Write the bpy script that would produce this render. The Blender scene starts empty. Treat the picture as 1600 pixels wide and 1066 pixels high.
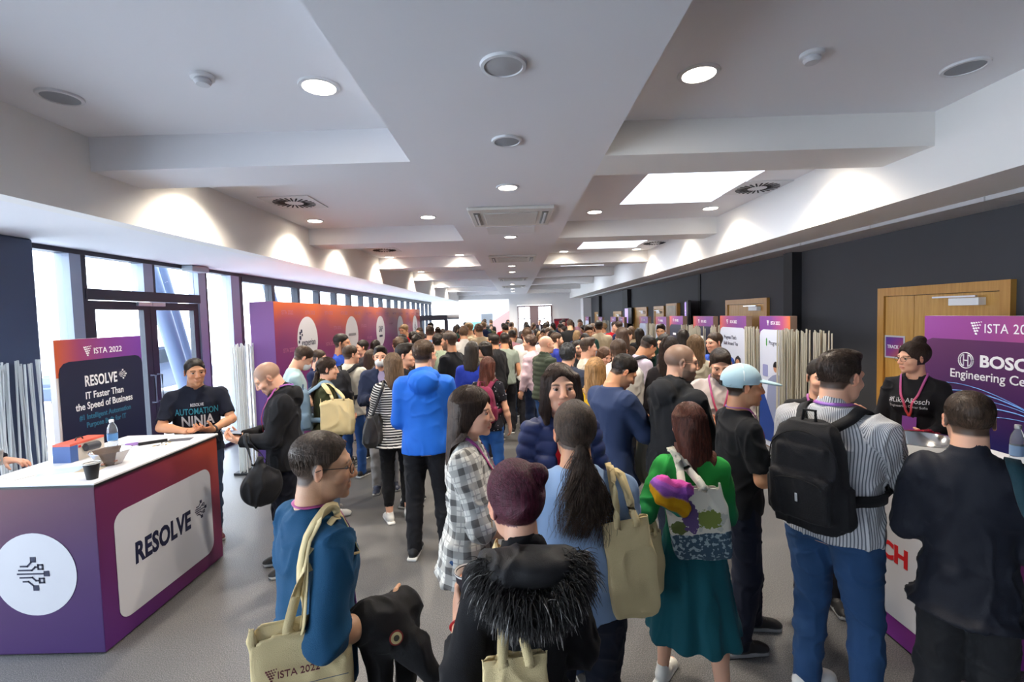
import bpy, bmesh, math, random
import numpy as np
from mathutils import Vector, Matrix, Euler
SC = bpy.context.scene
COL = SC.collection
PI = math.pi
def R(a): return math.radians(a)

# ------------------------------------------------------------------ camera
CAM_H = 2.0
_F = 735.0
cam_d = bpy.data.cameras.new('camera')
cam_d.sensor_width = 36.0
cam_d.lens = 36.0 * _F / 1600.0
cam_d.shift_y = -5.0 / 1600.0
cam_d.clip_start = 0.05
cam = bpy.data.objects.new('camera', cam_d)
COL.objects.link(cam)
cam.location = (0, 0, CAM_H)
_pitch, _roll, _yaw = math.atan(36 / _F), R(1.6), math.atan(5 / _F)
cam.matrix_world = (Matrix.Translation((0, 0, CAM_H)) @ Matrix.Rotation(_yaw, 4, 'Z')
                    @ Matrix.Rotation(PI / 2 - _pitch, 4, 'X') @ Matrix.Rotation(-_roll, 4, 'Z'))
SC.camera = cam

# ------------------------------------------------------------------ view + world
SC.view_settings.view_transform = 'Standard'
SC.view_settings.look = 'None'
SC.view_settings.gamma = 1.0
SC.view_settings.use_curve_mapping = False
SC.view_settings.exposure = 1.06
SC.cycles.max_bounces = 7
SC.cycles.diffuse_bounces = 4
SC.cycles.glossy_bounces = 3
SC.cycles.transparent_max_bounces = 10
SC.cycles.transmission_bounces = 4
SC.cycles.sample_clamp_indirect = 6.0
SC.cycles.caustics_reflective = False
SC.cycles.caustics_refractive = False
SC.cycles.use_denoising = True

world = bpy.data.worlds.new('overcast_sky')
SC.world = world
world.use_nodes = True
_n = world.node_tree.nodes; _l = world.node_tree.links
_n.clear()
_o = _n.new('ShaderNodeOutputWorld'); _b = _n.new('ShaderNodeBackground')
_tc = _n.new('ShaderNodeTexCoord'); _sx = _n.new('ShaderNodeSeparateXYZ'); _cr = _n.new('ShaderNodeValToRGB')
_cr.color_ramp.elements[0].position = 0.42; _cr.color_ramp.elements[0].color = (0.80, 0.84, 0.92, 1)
_cr.color_ramp.elements[1].position = 0.75; _cr.color_ramp.elements[1].color = (0.78, 0.88, 1.0, 1)
_mp = _n.new('ShaderNodeMapRange'); _mp.inputs[1].default_value = -1; _mp.inputs[2].default_value = 1
_l.new(_tc.outputs['Generated'], _sx.inputs[0]); _l.new(_sx.outputs['Z'], _mp.inputs[0])
_l.new(_mp.outputs[0], _cr.inputs[0]); _l.new(_cr.outputs[0], _b.inputs[0]); _l.new(_b.outputs[0], _o.inputs[0])
_b.inputs[1].default_value = 5.2

def portal(loc, rot, sx, sy):
    d = bpy.data.lights.new('daylight_portal', 'AREA'); d.shape = 'RECTANGLE'; d.size = sx; d.size_y = sy
    d.cycles.is_portal = True
    o = bpy.data.objects.new('daylight_portal', d); COL.objects.link(o); o.location = loc; o.rotation_euler = rot
    return o
# daylight comes in through the long glazed side, the roof lights and the far end
portal((-4.95, 10.0, 1.45), (0, -PI / 2, 0), 2.9, 36.0)
for _y in (5.6, 9.45, 13.3, 17.1): portal((2.02, _y, 4.15), (0, 0, 0), 1.2, 1.3)

# ------------------------------------------------------------------ materials
_mc = {}
def nodes_of(name):
    m = bpy.data.materials.new(name); m.use_nodes = True
    nt = m.node_tree; nt.nodes.clear()
    o = nt.nodes.new('ShaderNodeOutputMaterial'); b = nt.nodes.new('ShaderNodeBsdfPrincipled')
    nt.links.new(b.outputs[0], o.inputs[0])
    return m, nt, b
def N(nt, t, **kw):
    n = nt.nodes.new(t)
    for k, v in kw.items():
        if k.startswith('i_'):
            key = k[2:]; n.inputs[int(key) if key.isdigit() else key].default_value = v
        else: setattr(n, k, v)
    return n
def c4(c): return (c[0], c[1], c[2], 1.0)
def mat(name, col, rough=0.6, metal=0.0, bump=0.0, bscale=60.0, var=0.0, vscale=4.0, spec=0.5, coat=0.0, emit=None, es=0.0, sheen=0.0):
    key = (name,)
    if key in _mc: return _mc[key]
    m, nt, b = nodes_of(name); L = nt.links
    b.inputs['Base Color'].default_value = c4(col); b.inputs['Roughness'].default_value = rough
    b.inputs['Metallic'].default_value = metal; b.inputs['Specular IOR Level'].default_value = spec
    b.inputs['Coat Weight'].default_value = coat; b.inputs['Sheen Weight'].default_value = sheen
    tc = N(nt, 'ShaderNodeTexCoord')
    if var > 0:
        nz = N(nt, 'ShaderNodeTexNoise', i_Scale=vscale, i_Detail=4.0); L.new(tc.outputs['Object'], nz.inputs['Vector'])
        mx = N(nt, 'ShaderNodeMix', data_type='RGBA'); L.new(nz.outputs['Fac'], mx.inputs[0])
        mx.inputs[6].default_value = c4([max(0, x * (1 - var)) for x in col]); mx.inputs[7].default_value = c4([min(1, x * (1 + var)) for x in col])
        L.new(mx.outputs[2], b.inputs['Base Color'])
    if bump > 0:
        n2 = N(nt, 'ShaderNodeTexNoise', i_Scale=bscale, i_Detail=3.0); L.new(tc.outputs['Object'], n2.inputs['Vector'])
        bp = N(nt, 'ShaderNodeBump', i_Strength=bump, i_Distance=0.01); L.new(n2.outputs['Fac'], bp.inputs['Height'])
        L.new(bp.outputs[0], b.inputs['Normal'])
    if emit is not None:
        b.inputs['Emission Color'].default_value = c4(emit); b.inputs['Emission Strength'].default_value = es
    _mc[key] = m
    return m
def srgb(h):
    h = h.lstrip('#'); v = [int(h[i:i + 2], 16) / 255 for i in (0, 2, 4)]
    return tuple(x / 12.92 if x <= 0.04045 else ((x + 0.055) / 1.055) ** 2.4 for x in v)

# ------------------------------------------------------------------ object helpers
def tag(o, label=None, cat=None, group=None, kind=None):
    if label: o['label'] = label
    if cat: o['category'] = cat
    if group: o['group'] = group
    if kind: o['kind'] = kind
    return o
def thing(name, loc, rz=0.0, label=None, cat=None, group=None):
    o = bpy.data.objects.new(name, None); COL.objects.link(o); o.location = loc; o.rotation_euler = (0, 0, rz)
    o.empty_display_size = 0.1
    return tag(o, label, cat, group)
def mesh_obj(name, verts, faces, m, parent=None, smooth=False, mats=None):
    me = bpy.data.meshes.new(name); me.from_pydata([tuple(v) for v in verts], [], [tuple(f) for f in faces]); me.update()
    if mats:
        for q in mats: me.materials.append(q)
    elif m: me.materials.append(m)
    if smooth: me.polygons.foreach_set('use_smooth', [True] * len(me.polygons))
    o = bpy.data.objects.new(name, me); COL.objects.link(o)
    if parent: o.parent = parent
    return o
class MB:
    """collects simple solids and links them as one mesh"""
    def __init__(s): s.bm = bmesh.new()
    def box(s, x0, y0, z0, x1, y1, z1, bev=0.0, M=None):
        r = bmesh.ops.create_cube(s.bm, size=1.0)
        vs = r['verts']
        bmesh.ops.scale(s.bm, vec=(abs(x1 - x0), abs(y1 - y0), abs(z1 - z0)), verts=vs)
        bmesh.ops.translate(s.bm, vec=((x0 + x1) / 2, (y0 + y1) / 2, (z0 + z1) / 2), verts=vs)
        if bev > 0:
            es = list({e for v in vs for e in v.link_edges})
            rr = bmesh.ops.bevel(s.bm, geom=es, offset=bev, segments=2, affect='EDGES', profile=0.5)
            vs = list({v for f in rr['faces'] for v in f.verts} | {v for v in vs if v.is_valid})
        if M is not None: bmesh.ops.transform(s.bm, matrix=M, verts=vs)
        return s
    def lathe(s, prof, seg=24, M=None, cap=True):
        rings = []
        for (r, z) in prof:
            rings.append([s.bm.verts.new((r * math.cos(2 * PI * k / seg), r * math.sin(2 * PI * k / seg), z)) for k in range(seg)])
        for a, b in zip(rings, rings[1:]):
            for k in range(seg): s.bm.faces.new((a[k], a[(k + 1) % seg], b[(k + 1) % seg], b[k]))
        if cap:
            if prof[0][0] > 1e-5: s.bm.faces.new(rings[0][::-1])
            if prof[-1][0] > 1e-5: s.bm.faces.new(rings[-1])
        if M is not None: bmesh.ops.transform(s.bm, matrix=M, verts=[v for r in rings for v in r])
        return s
    def tube(s, pts, r, seg=8, closed=False):
        pts = [Vector(p) for p in pts]; rings = []; n = len(pts); rr = r if hasattr(r, '__len__') else [r] * n
        for i, p in enumerate(pts):
            a = pts[(i - 1) % n] if (closed or i > 0) else p; b = pts[(i + 1) % n] if (closed or i < n - 1) else p
            t = (b - a).normalized() if (b - a).length > 1e-9 else Vector((0, 0, 1))
            u = t.cross(Vector((0, 0, 1)))
            if u.length < 0.05: u = t.cross(Vector((0, 1, 0)))
            u.normalize(); w = t.cross(u).normalized()
            rings.append([s.bm.verts.new(p + (u * math.cos(2 * PI * k / seg) + w * math.sin(2 * PI * k / seg)) * rr[i]) for k in range(seg)])
        m = n if closed else n - 1
        for i in range(m):
            a, b = rings[i], rings[(i + 1) % n]
            for k in range(seg): s.bm.faces.new((a[k], a[(k + 1) % seg], b[(k + 1) % seg], b[k]))
        if not closed:
            s.bm.faces.new(rings[0][::-1]); s.bm.faces.new(rings[-1])
        return s
    def prism(s, poly, z0, z1, M=None):
        a = [s.bm.verts.new((p[0], p[1], z0)) for p in poly]; b = [s.bm.verts.new((p[0], p[1], z1)) for p in poly]
        s.bm.faces.new(a[::-1]); s.bm.faces.new(b)
        for k in range(len(poly)):
            j = (k + 1) % len(poly); s.bm.faces.new((a[k], a[j], b[j], b[k]))
        if M is not None: bmesh.ops.transform(s.bm, matrix=M, verts=a + b)
        return s
    def build(s, name, m, parent=None, smooth=False, loc=None):
        bmesh.ops.recalc_face_normals(s.bm, faces=s.bm.faces[:])
        me = bpy.data.meshes.new(name); s.bm.to_mesh(me); s.bm.free()
        if m: me.materials.append(m)
        if smooth:
            me.polygons.foreach_set('use_smooth', [True] * len(me.polygons))
            try: me.set_sharp_from_angle(angle=R(40))
            except Exception: pass
        o = bpy.data.objects.new(name, me); COL.objects.link(o)
        if parent: o.parent = parent
        if loc: o.location = loc
        return o
def rrect(w, h, r, seg=6):
    out = []
    for cx, cy, a0 in ((w / 2 - r, h / 2 - r, 0), (-w / 2 + r, h / 2 - r, 90), (-w / 2 + r, -h / 2 + r, 180), (w / 2 - r, -h / 2 + r, 270)):
        for k in range(seg + 1):
            a = R(a0 + 90 * k / seg); out.append((cx + r * math.cos(a), cy + r * math.sin(a)))
    return out
def circ(r, n=48, cx=0, cy=0): return [(cx + r * math.cos(2 * PI * k / n), cy + r * math.sin(2 * PI * k / n)) for k in range(n)]
def text_data(body, size, bold=0.0, ext=0.001, align='CENTER', sx=1.0, spacing=1.0, shear=0.0):
    cu = bpy.data.curves.new('lettering', 'FONT'); cu.body = body; cu.size = size; cu.offset = bold; cu.extrude = ext
    cu.align_x = align; cu.align_y = 'CENTER'; cu.space_character = spacing; cu.shear = shear; cu.resolution_u = 3
    t = bpy.data.objects.new('tmp', cu); COL.objects.link(t)
    dg = bpy.context.evaluated_depsgraph_get(); me = bpy.data.meshes.new_from_object(t.evaluated_get(dg))
    bpy.data.objects.remove(t)
    if sx != 1.0: me.transform(Matrix.Diagonal((sx, 1, 1, 1)))
    me.materials.clear()
    return me
def text(name, body, size, m, parent, M, **kw):
    me = text_data(body, size, **kw); me.transform(M); me.materials.append(m); me.name = name
    o = bpy.data.objects.new(name, me); COL.objects.link(o)
    if parent: o.parent = parent
    return o
# frames of upright printed faces: local x to the reader's right, y up, z towards the reader
def face_to(loc, normal_deg):
    """normal_deg: azimuth the face looks at (0=+X, 90=+Y, -90=-Y)"""
    a = R(normal_deg); n = Vector((math.cos(a), math.sin(a), 0)); up = Vector((0, 0, 1)); x = up.cross(n)
    return Matrix.Translation(loc) @ Matrix(((x.x, up.x, n.x, 0), (x.y, up.y, n.y, 0), (x.z, up.z, n.z, 0), (0, 0, 0, 1)))
# ------------------------------------------------------------------ soft-solid modelling (numpy fields -> one continuous mesh)
def axis(lo, hi, coarse, fine=()):
    out = [lo]; x = lo
    while x < hi:
        st = coarse
        for a, b, s in fine:
            if a - s <= x <= b: st = min(st, s)
        if st == coarse:
            for a, b, s in fine:
                if x < a - s < x + st: st = max(s, a - s - x + 1e-4)
        x += st; out.append(x)
    return np.array(out, np.float32)
def _hash(ix, iy, iz, seed):
    h = (ix * 374761393 + iy * 668265263 + iz * 2147483647 + seed * 974634777) & 0xffffffff
    h = ((h ^ (h >> 13)) * 1274126177) & 0xffffffff
    return ((h ^ (h >> 16)) & 0xffff).astype(np.float32) / 65535.0
def noise3(P, seed=0):
    P = np.asarray(P, np.float32); I = np.floor(P).astype(np.int64); f = P - I; f = f * f * (3 - 2 * f)
    out = 0
    for dx in (0, 1):
        for dy in (0, 1):
            for dz in (0, 1):
                w = (f[..., 0] if dx else 1 - f[..., 0]) * (f[..., 1] if dy else 1 - f[..., 1]) * (f[..., 2] if dz else 1 - f[..., 2])
                out = out + w * _hash(I[..., 0] + dx, I[..., 1] + dy, I[..., 2] + dz, seed)
    return out * 2 - 1
class Prim:
    """distance function in a local frame M (4x4 numpy, local->world)"""
    def __init__(s, f, bb, M=None, uv=None, tag=0):
        s.f = f; s.M = M; s.uv = uv; s.tag = tag
        lo, hi = np.array(bb[0], float), np.array(bb[1], float)
        if M is not None:
            cs = np.array([[x, y, z, 1] for x in (lo[0], hi[0]) for y in (lo[1], hi[1]) for z in (lo[2], hi[2])]) @ M.T
            lo, hi = cs[:, :3].min(0), cs[:, :3].max(0)
            s.Mi = np.linalg.inv(M)
        s.lo, s.hi = lo, hi
    def loc(s, P):
        if s.M is None: return P
        return P @ s.Mi[:3, :3].T.astype(np.float32) + s.Mi[:3, 3].astype(np.float32)
    def d(s, P): return s.f(s.loc(P))
def ell(c, r, M=None, tag=0, rot=None):
    c = np.array(c, np.float32); r = np.array(r, np.float32)
    Rm = None
    if rot is not None:
        Rm = np.array(Euler([R(a) for a in rot]).to_matrix(), np.float32)
    def f(P):
        q = P - c
        if Rm is not None: q = q @ Rm
        k0 = np.sqrt(((q / r) ** 2).sum(-1)) + 1e-6; k1 = np.sqrt(((q / (r * r)) ** 2).sum(-1)) + 1e-6
        return k0 * (k0 - 1) / k1
    m = r.max() if Rm is not None else r
    return Prim(f, (c - m, c + m), M, tag=tag)
def cap(a, b, ra, rb, M=None, tag=0, flat=None, cut=False):
    a = np.array(a, np.float32); b = np.array(b, np.float32); ba = b - a; L2 = float((ba * ba).sum()) + 1e-9; L = math.sqrt(L2)
    if flat is not None:
        fd = np.array(flat[0], np.float32); fd /= np.linalg.norm(fd); fs = flat[1]
    def f(P):
        q = P - a; t = np.clip((q @ ba) / L2, 0, 1); w = q - t[..., None] * ba
        if flat is not None:
            c = w @ fd; w = w + (c * (1 / fs - 1))[..., None] * fd
            return (np.sqrt((w * w).sum(-1)) - (ra + (rb - ra) * t)) * fs ** .5
        o = np.sqrt((w * w).sum(-1)) - (ra + (rb - ra) * t)
        return np.maximum(o, (q @ ba) / L - L) if cut else o
    dirn = ba / L; up = np.array((0, 1, 0), np.float32) if abs(dirn[1]) < .8 else np.array((1, 0, 0), np.float32)
    u = np.cross(dirn, up); u /= np.linalg.norm(u); v = np.cross(dirn, u)
    def uv(P):
        q = P - a; t = (q @ ba) / L
        return np.stack([np.arctan2(q @ v, q @ u) * (ra + rb) / 2, t], -1)
    m = max(ra, rb)
    return Prim(f, (np.minimum(a, b) - m, np.maximum(a, b) + m), M, uv, tag)
def loft(tab, M=None, tag=0, p=2.0, close=True):
    """tab rows: z, half-width, half-depth, cx, cy"""
    T = np.array(tab, np.float32); z0, z1 = T[0, 0], T[-1, 0]
    zz = np.linspace(z0, z1, 64)
    def sm(col):
        y = np.interp(zz, T[:, 0], T[:, col]); k = np.array([1, 2, 3, 2, 1], float) / 9
        return np.convolve(np.pad(y, 2, mode='edge'), k, 'valid')
    S = [sm(i) for i in (1, 2, 3, 4)]
    def f(P):
        z = np.clip(P[..., 2], z0, z1); A, B, cx, cy = [np.interp(z, zz, q).astype(np.float32) for q in S]
        x = np.abs(P[..., 0] - cx); y = np.abs(P[..., 1] - cy)
        if p == 2.0: n = np.sqrt((x / A) ** 2 + (y / B) ** 2) + 1e-6
        else: n = ((x / A) ** p + (y / B) ** p) ** (1 / p) + 1e-6
        r = np.sqrt(x * x + y * y) + 1e-6
        d = r * (1 - 1 / n)
        d = np.maximum(d, -np.minimum(A, B))
        dz = np.maximum(z0 - P[..., 2], P[..., 2] - z1)
        return np.maximum(d, dz)
    def uv(P):
        return np.stack([np.arctan2(P[..., 0], -P[..., 1]) * 0.15, P[..., 2]], -1)
    a = T[:, 1].max() + abs(T[:, 3]).max(); b = T[:, 2].max() + abs(T[:, 4]).max()
    return Prim(f, ((-a, -b, z0), (a, b, z1)), M, uv, tag)
def rbox(c, h, r, M=None, tag=0):
    c = np.array(c, np.float32); h = np.array(h, np.float32)
    def f(P):
        q = np.abs(P - c) - (h - r)
        return np.sqrt((np.maximum(q, 0) ** 2).sum(-1)) + np.minimum(q.max(-1), 0) - r
    def uv(P): return np.stack([P[..., 0], P[..., 2]], -1)
    return Prim(f, (c - h, c + h), M, uv, tag)
class Fld:
    def __init__(s, xs, ys, zs):
        s.ax = (xs, ys, zs); s.F = np.full((len(xs), len(ys), len(zs)), 0.5, np.float32); s.prims = []
    def add(s, pr, k=0.02, op='u', pad=0.05):
        sl = []
        for i in range(3):
            a = np.searchsorted(s.ax[i], pr.lo[i] - pad - k); b = np.searchsorted(s.ax[i], pr.hi[i] + pad + k)
            if b <= a: return s
            sl.append(slice(a, b))
        X, Y, Z = np.meshgrid(s.ax[0][sl[0]], s.ax[1][sl[1]], s.ax[2][sl[2]], indexing='ij')
        d = pr.d(np.stack([X, Y, Z], -1)).astype(np.float32)
        F = s.F[sl[0], sl[1], sl[2]]
        if op == 'u':
            if k > 0:
                h = np.maximum(k - np.abs(F - d), 0) / k; F2 = np.minimum(F, d) - h * h * k * 0.25
            else: F2 = np.minimum(F, d)
            s.prims.append(pr)
        elif op == 's':
            d = -d
            if k > 0:
                h = np.maximum(k - np.abs(F - d), 0) / k; F2 = np.maximum(F, d) + h * h * k * 0.25
            else: F2 = np.maximum(F, d)
        elif op == 'i': F2 = np.maximum(F, d)
        s.F[sl[0], sl[1], sl[2]] = F2
        return s
    def half(s, fn):
        """intersect the whole field with fn(X,Y,Z) <= 0"""
        X, Y, Z = np.meshgrid(*s.ax, indexing='ij', sparse=True)
        s.F = np.maximum(s.F, fn(X, Y, Z).astype(np.float32)); return s
    def sample(s, P):
        P = np.asarray(P, np.float32); idx = []; fr = []
        for i in range(3):
            ax = s.ax[i]; j = np.clip(np.searchsorted(ax, P[..., i]) - 1, 0, len(ax) - 2)
            idx.append(j); fr.append(np.clip((P[..., i] - ax[j]) / (ax[j + 1] - ax[j]), 0, 1))
        out = 0
        for a in (0, 1):
            for b in (0, 1):
                for c in (0, 1):
                    w = (fr[0] if a else 1 - fr[0]) * (fr[1] if b else 1 - fr[1]) * (fr[2] if c else 1 - fr[2])
                    out = out + w * s.F[idx[0] + a, idx[1] + b, idx[2] + c]
        return out
    def grad(s, P, e=0.006):
        g = []
        for i in range(3):
            o = np.zeros(3, np.float32); o[i] = e; g.append(s.sample(P + o) - s.sample(P - o))
        g = np.stack(g, -1); return g / (np.linalg.norm(g, axis=-1, keepdims=True) + 1e-6)
    def snap(s, P, off=0.0, it=4):
        P = np.array(P, np.float32)
        for _ in range(it):
            d = s.sample(P) - off; P = P - np.clip(d, -.03, .03)[..., None] * s.grad(P)
        return P
    def mesh(s):
        F = s.F; F[0] = F[-1] = 0.5; F[:, 0] = F[:, -1] = 0.5; F[:, :, 0] = F[:, :, -1] = 0.5
        I = F < 0
        c = np.zeros(tuple(n - 1 for n in F.shape), np.int8)
        for a in (0, 1):
            for b in (0, 1):
                for d in (0, 1):
                    c += I[a:F.shape[0] - 1 + a, b:F.shape[1] - 1 + b, d:F.shape[2] - 1 + d]
        act = (c > 0) & (c < 8)
        ii = np.argwhere(act); n = len(ii)
        if n == 0: return np.zeros((0, 3)), np.zeros((0, 4), int)
        vid = np.full(act.shape, -1, np.int32); vid[act] = np.arange(n)
        V = {}
        for a in (0, 1):
            for b in (0, 1):
                for d in (0, 1): V[a, b, d] = F[ii[:, 0] + a, ii[:, 1] + b, ii[:, 2] + d]
        acc = np.zeros((n, 3)); cnt = np.zeros(n)
        ks = list(V.keys())
        for k in ks:
            for i in range(3):
                if k[i] == 0:
                    k2 = list(k); k2[i] = 1; k2 = tuple(k2)
                    f0, f1 = V[k], V[k2]; m = (f0 < 0) != (f1 < 0)
                    t = np.where(m, f0 / np.where(m, f0 - f1, 1), 0)
                    pos = np.zeros((n, 3))
                    for j in range(3): pos[:, j] = k[j]
                    pos[:, i] = t
                    acc += np.where(m[:, None], pos, 0); cnt += m
        acc /= cnt[:, None]
        out = np.empty((n, 3), np.float32)
        for j in range(3):
            ax = s.ax[j]; out[:, j] = ax[ii[:, j]] + acc[:, j] * (ax[ii[:, j] + 1] - ax[ii[:, j]])
        Q = []
        for i in range(3):
            sl0 = [slice(None)] * 3; sl1 = [slice(None)] * 3; sl0[i] = slice(0, -1); sl1[i] = slice(1, None)
            A = I[tuple(sl0)]; B = I[tuple(sl1)]; e = np.argwhere(A != B)
            j, k = (i + 1) % 3, (i + 2) % 3
            e = e[(e[:, j] > 0) & (e[:, k] > 0) & (e[:, j] < F.shape[j] - 1) & (e[:, k] < F.shape[k] - 1)]
            fl = A[e[:, 0], e[:, 1], e[:, 2]]
            def vv(dj, dk):
                q = e.copy(); q[:, j] -= dj; q[:, k] -= dk; return vid[q[:, 0], q[:, 1], q[:, 2]]
            q = np.stack([vv(1, 1), vv(0, 1), vv(0, 0), vv(1, 0)], -1)
            q[~fl] = q[~fl][:, ::-1]; Q.append(q)
        Q = np.concatenate(Q)
        Q = Q[(Q >= 0).all(1)]
        return out, Q
def smooth_mesh(V, Q, it=2, w=0.5):
    if len(V) == 0: return V
    a = np.concatenate([Q[:, i] for i in range(4)]); b = np.concatenate([Q[:, (i + 1) % 4] for i in range(4)])
    for t in range(it):
        s = np.zeros_like(V); n = np.zeros(len(V))
        for j in range(3):
            s[:, j] = np.bincount(a, V[b, j], len(V)) + np.bincount(b, V[a, j], len(V))
        n = np.bincount(a, minlength=len(V)) + np.bincount(b, minlength=len(V))
        V = V + w * (s / np.maximum(n, 1)[:, None] - V)
    return V.astype(np.float32)
def normals(V, Q):
    nf = np.cross(V[Q[:, 2]] - V[Q[:, 0]], V[Q[:, 3]] - V[Q[:, 1]]); n = np.zeros_like(V)
    for i in range(4):
        for j in range(3): n[:, j] += np.bincount(Q[:, i], nf[:, j], len(V))
    return n / (np.linalg.norm(n, axis=1, keepdims=True) + 1e-9)
def np_mesh(name, V, Q, m, parent=None, col=None, puv=None, smooth=True):
    me = bpy.data.meshes.new(name); k = Q.shape[1]
    me.vertices.add(len(V)); me.vertices.foreach_set('co', np.ascontiguousarray(V, np.float32).ravel())
    me.loops.add(len(Q) * k); me.loops.foreach_set('vertex_index', np.ascontiguousarray(Q, np.int32).ravel())
    me.polygons.add(len(Q)); me.polygons.foreach_set('loop_start', np.arange(0, len(Q) * k, k, dtype=np.int32))
    me.polygons.foreach_set('loop_total', np.full(len(Q), k, np.int32))
    if smooth: me.polygons.foreach_set('use_smooth', np.ones(len(Q), bool))
    me.update(calc_edges=True); me.validate()
    if col is not None:
        at = me.color_attributes.new('Col', 'FLOAT_COLOR', 'POINT')
        c = np.ones((len(V), 4), np.float32); c[:, :3] = col; at.data.foreach_set('color', c.ravel())
    if puv is not None:
        at = me.attributes.new('puv', 'FLOAT_VECTOR', 'POINT')
        c = np.zeros((len(V), 3), np.float32); c[:, :2] = puv; at.data.foreach_set('vector', c.ravel())
    if m: me.materials.append(m)
    o = bpy.data.objects.new(name, me); COL.objects.link(o)
    if parent: o.parent = parent
    return o
def puv_of(prims, V):
    best = np.full(len(V), 9e9); uv = np.zeros((len(V), 2), np.float32); tg = np.zeros(len(V), np.int32)
    for p in prims:
        if p.uv is None: continue
        L = p.loc(V); d = p.f(L); m = d < best
        if m.any():
            uv[m] = p.uv(L[m]); best[m] = d[m]; tg[m] = p.tag
    return uv, tg
def folds(V, nrm, amp, scale, seed, stretch=(1, 1, .55)):
    """soft creases of cloth"""
    P = V * np.array(stretch, np.float32) / scale
    W = np.stack([noise3(P * .8 + 5, seed + 7), noise3(P * .8 + 9, seed + 8), noise3(P * .8 + 2, seed + 9)], -1)
    a = noise3(P + W * .8, seed); r = 1 - np.abs(a) * 2.2; r = np.clip(r, 0, 1) ** 2
    b = noise3(P * 2.3 + W * .8, seed + 3)
    return V + nrm * ((r * 1.0 - .35 + b * .3) * amp)[:, None]
def ribbon(pts, fld, width, off, name, m, parent, thick=0.003, up=None, closed=False, sub=6, snapmask=None):
    """flat band laid along pts, pushed onto the surface of a field"""
    pts = np.array(pts, np.float32); n = len(pts); T = []
    ts = np.linspace(0, n - 1, (n - 1) * sub + 1)
    for t in ts:   # catmull-rom
        i = min(int(t), n - 2); f = t - i
        p0 = pts[max(i - 1, 0)]; p1 = pts[i]; p2 = pts[i + 1]; p3 = pts[min(i + 2, n - 1)]
        T.append(.5 * ((2 * p1) + (-p0 + p2) * f + (2 * p0 - 5 * p1 + 4 * p2 - p3) * f * f + (-p0 + 3 * p1 - 3 * p2 + p3) * f ** 3))
    P = np.array(T, np.float32)
    if fld is not None:
        d = fld.sample(P); near = d < off if snapmask is None else (d < .12)
        S = fld.snap(P, off, 5); P = np.where(near[:, None], S, P)
        g = fld.grad(P)
    tan = np.gradient(P, axis=0); tan /= np.linalg.norm(tan, axis=1, keepdims=True) + 1e-9
    if up is not None: nn = np.tile(np.array(up, np.float32), (len(P), 1))
    else: nn = g if fld is not None else np.tile(np.array((0, 1, 0), np.float32), (len(P), 1))
    if fld is not None and up is not None:
        w8 = np.clip(1 - (fld.sample(P) - off) / .03, 0, 1)[:, None]; nn = nn * (1 - w8) + g * w8
    sd = np.cross(tan, nn); sd /= np.linalg.norm(sd, axis=1, keepdims=True) + 1e-9
    nn = np.cross(sd, tan)
    A = P - sd * width / 2; B = P + sd * width / 2; h = nn * thick / 2
    V = np.concatenate([A - h, A + h, B + h, B - h]); k = len(P); Q = []
    for i in range(k - 1):
        for a in range(4):
            b = (a + 1) % 4; Q.append((a * k + i, a * k + i + 1, b * k + i + 1, b * k + i))
    Q.append((0, k, 2 * k, 3 * k)); Q.append((k - 1, 4 * k - 1, 3 * k - 1, 2 * k - 1))
    uvs = np.concatenate([np.stack([np.full(k, x), np.linspace(0, 1, k)], -1) for x in (0, 0, 1, 1)])
    o = np_mesh(name, V, np.array(Q), m, parent, puv=uvs, smooth=False)
    return o
def strands(roots, dirs, fld, steps, step, r0, seg=3, off=0.002, grav=0.25, jit=0.15, seed=0, stick=1.0, curl=0.0):
    """many thin tapering locks marched over a field; returns V, Q"""
    rng = np.random.RandomState(seed); P = np.array(roots, np.float32); D = np.array(dirs, np.float32); n = len(P)
    path = [P.copy()]
    L = rng.uniform(.6, 1.0, n)[:, None]
    for i in range(steps):
        D = D + np.array((0, 0, -grav), np.float32) + rng.normal(0, jit, (n, 3)).astype(np.float32) * .3
        if curl: D = D + curl * np.stack([np.sin(i * .9 + P[:, 2] * 60), np.cos(i * .9 + P[:, 0] * 60), 0 * P[:, 0]], -1)
        if fld is not None and stick > 0:
            g = fld.grad(P); d = fld.sample(P)
            w = (d < .03)[:, None] * stick
            dn = (D * g).sum(1, keepdims=True); D = D - g * dn * w
        D /= np.linalg.norm(D, axis=1, keepdims=True) + 1e-6
        P = P + D * step * L
        if fld is not None:
            g = fld.grad(P); d = fld.sample(P); tgt = off
            corr = np.where((d < .03) if stick > 0 else (d < tgt), (d - tgt), 0); corr = np.clip(corr, -.01, .01)
            P = P - g * corr[:, None]
        path.append(P.copy())
    K = np.array(path)  # steps+1,n,3
    tan = np.gradient(K, axis=0); tan /= np.linalg.norm(tan, axis=2, keepdims=True) + 1e-6
    ref = np.array((0.3, 0.2, 1.0), np.float32); u = np.cross(tan, ref); u /= np.linalg.norm(u, axis=2, keepdims=True) + 1e-6; v = np.cross(tan, u)
    m = steps + 1; rad = r0 * np.linspace(1, .12, m) ** .7
    rings = []
    for s in range(seg):
        a = 2 * PI * s / seg; rings.append(K + (u * math.cos(a) + v * math.sin(a)) * rad[:, None, None])
    V = np.stack(rings, 2).reshape(-1, 3)  # m,n,seg
    idx = np.arange(m * n * seg).reshape(m, n, seg); Q = []
    for s in range(seg):
        t = (s + 1) % seg
        Q.append(np.stack([idx[:-1, :, s], idx[:-1, :, t], idx[1:, :, t], idx[1:, :, s]], -1).reshape(-1, 4))
    return V.astype(np.float32), np.concatenate(Q)
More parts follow.
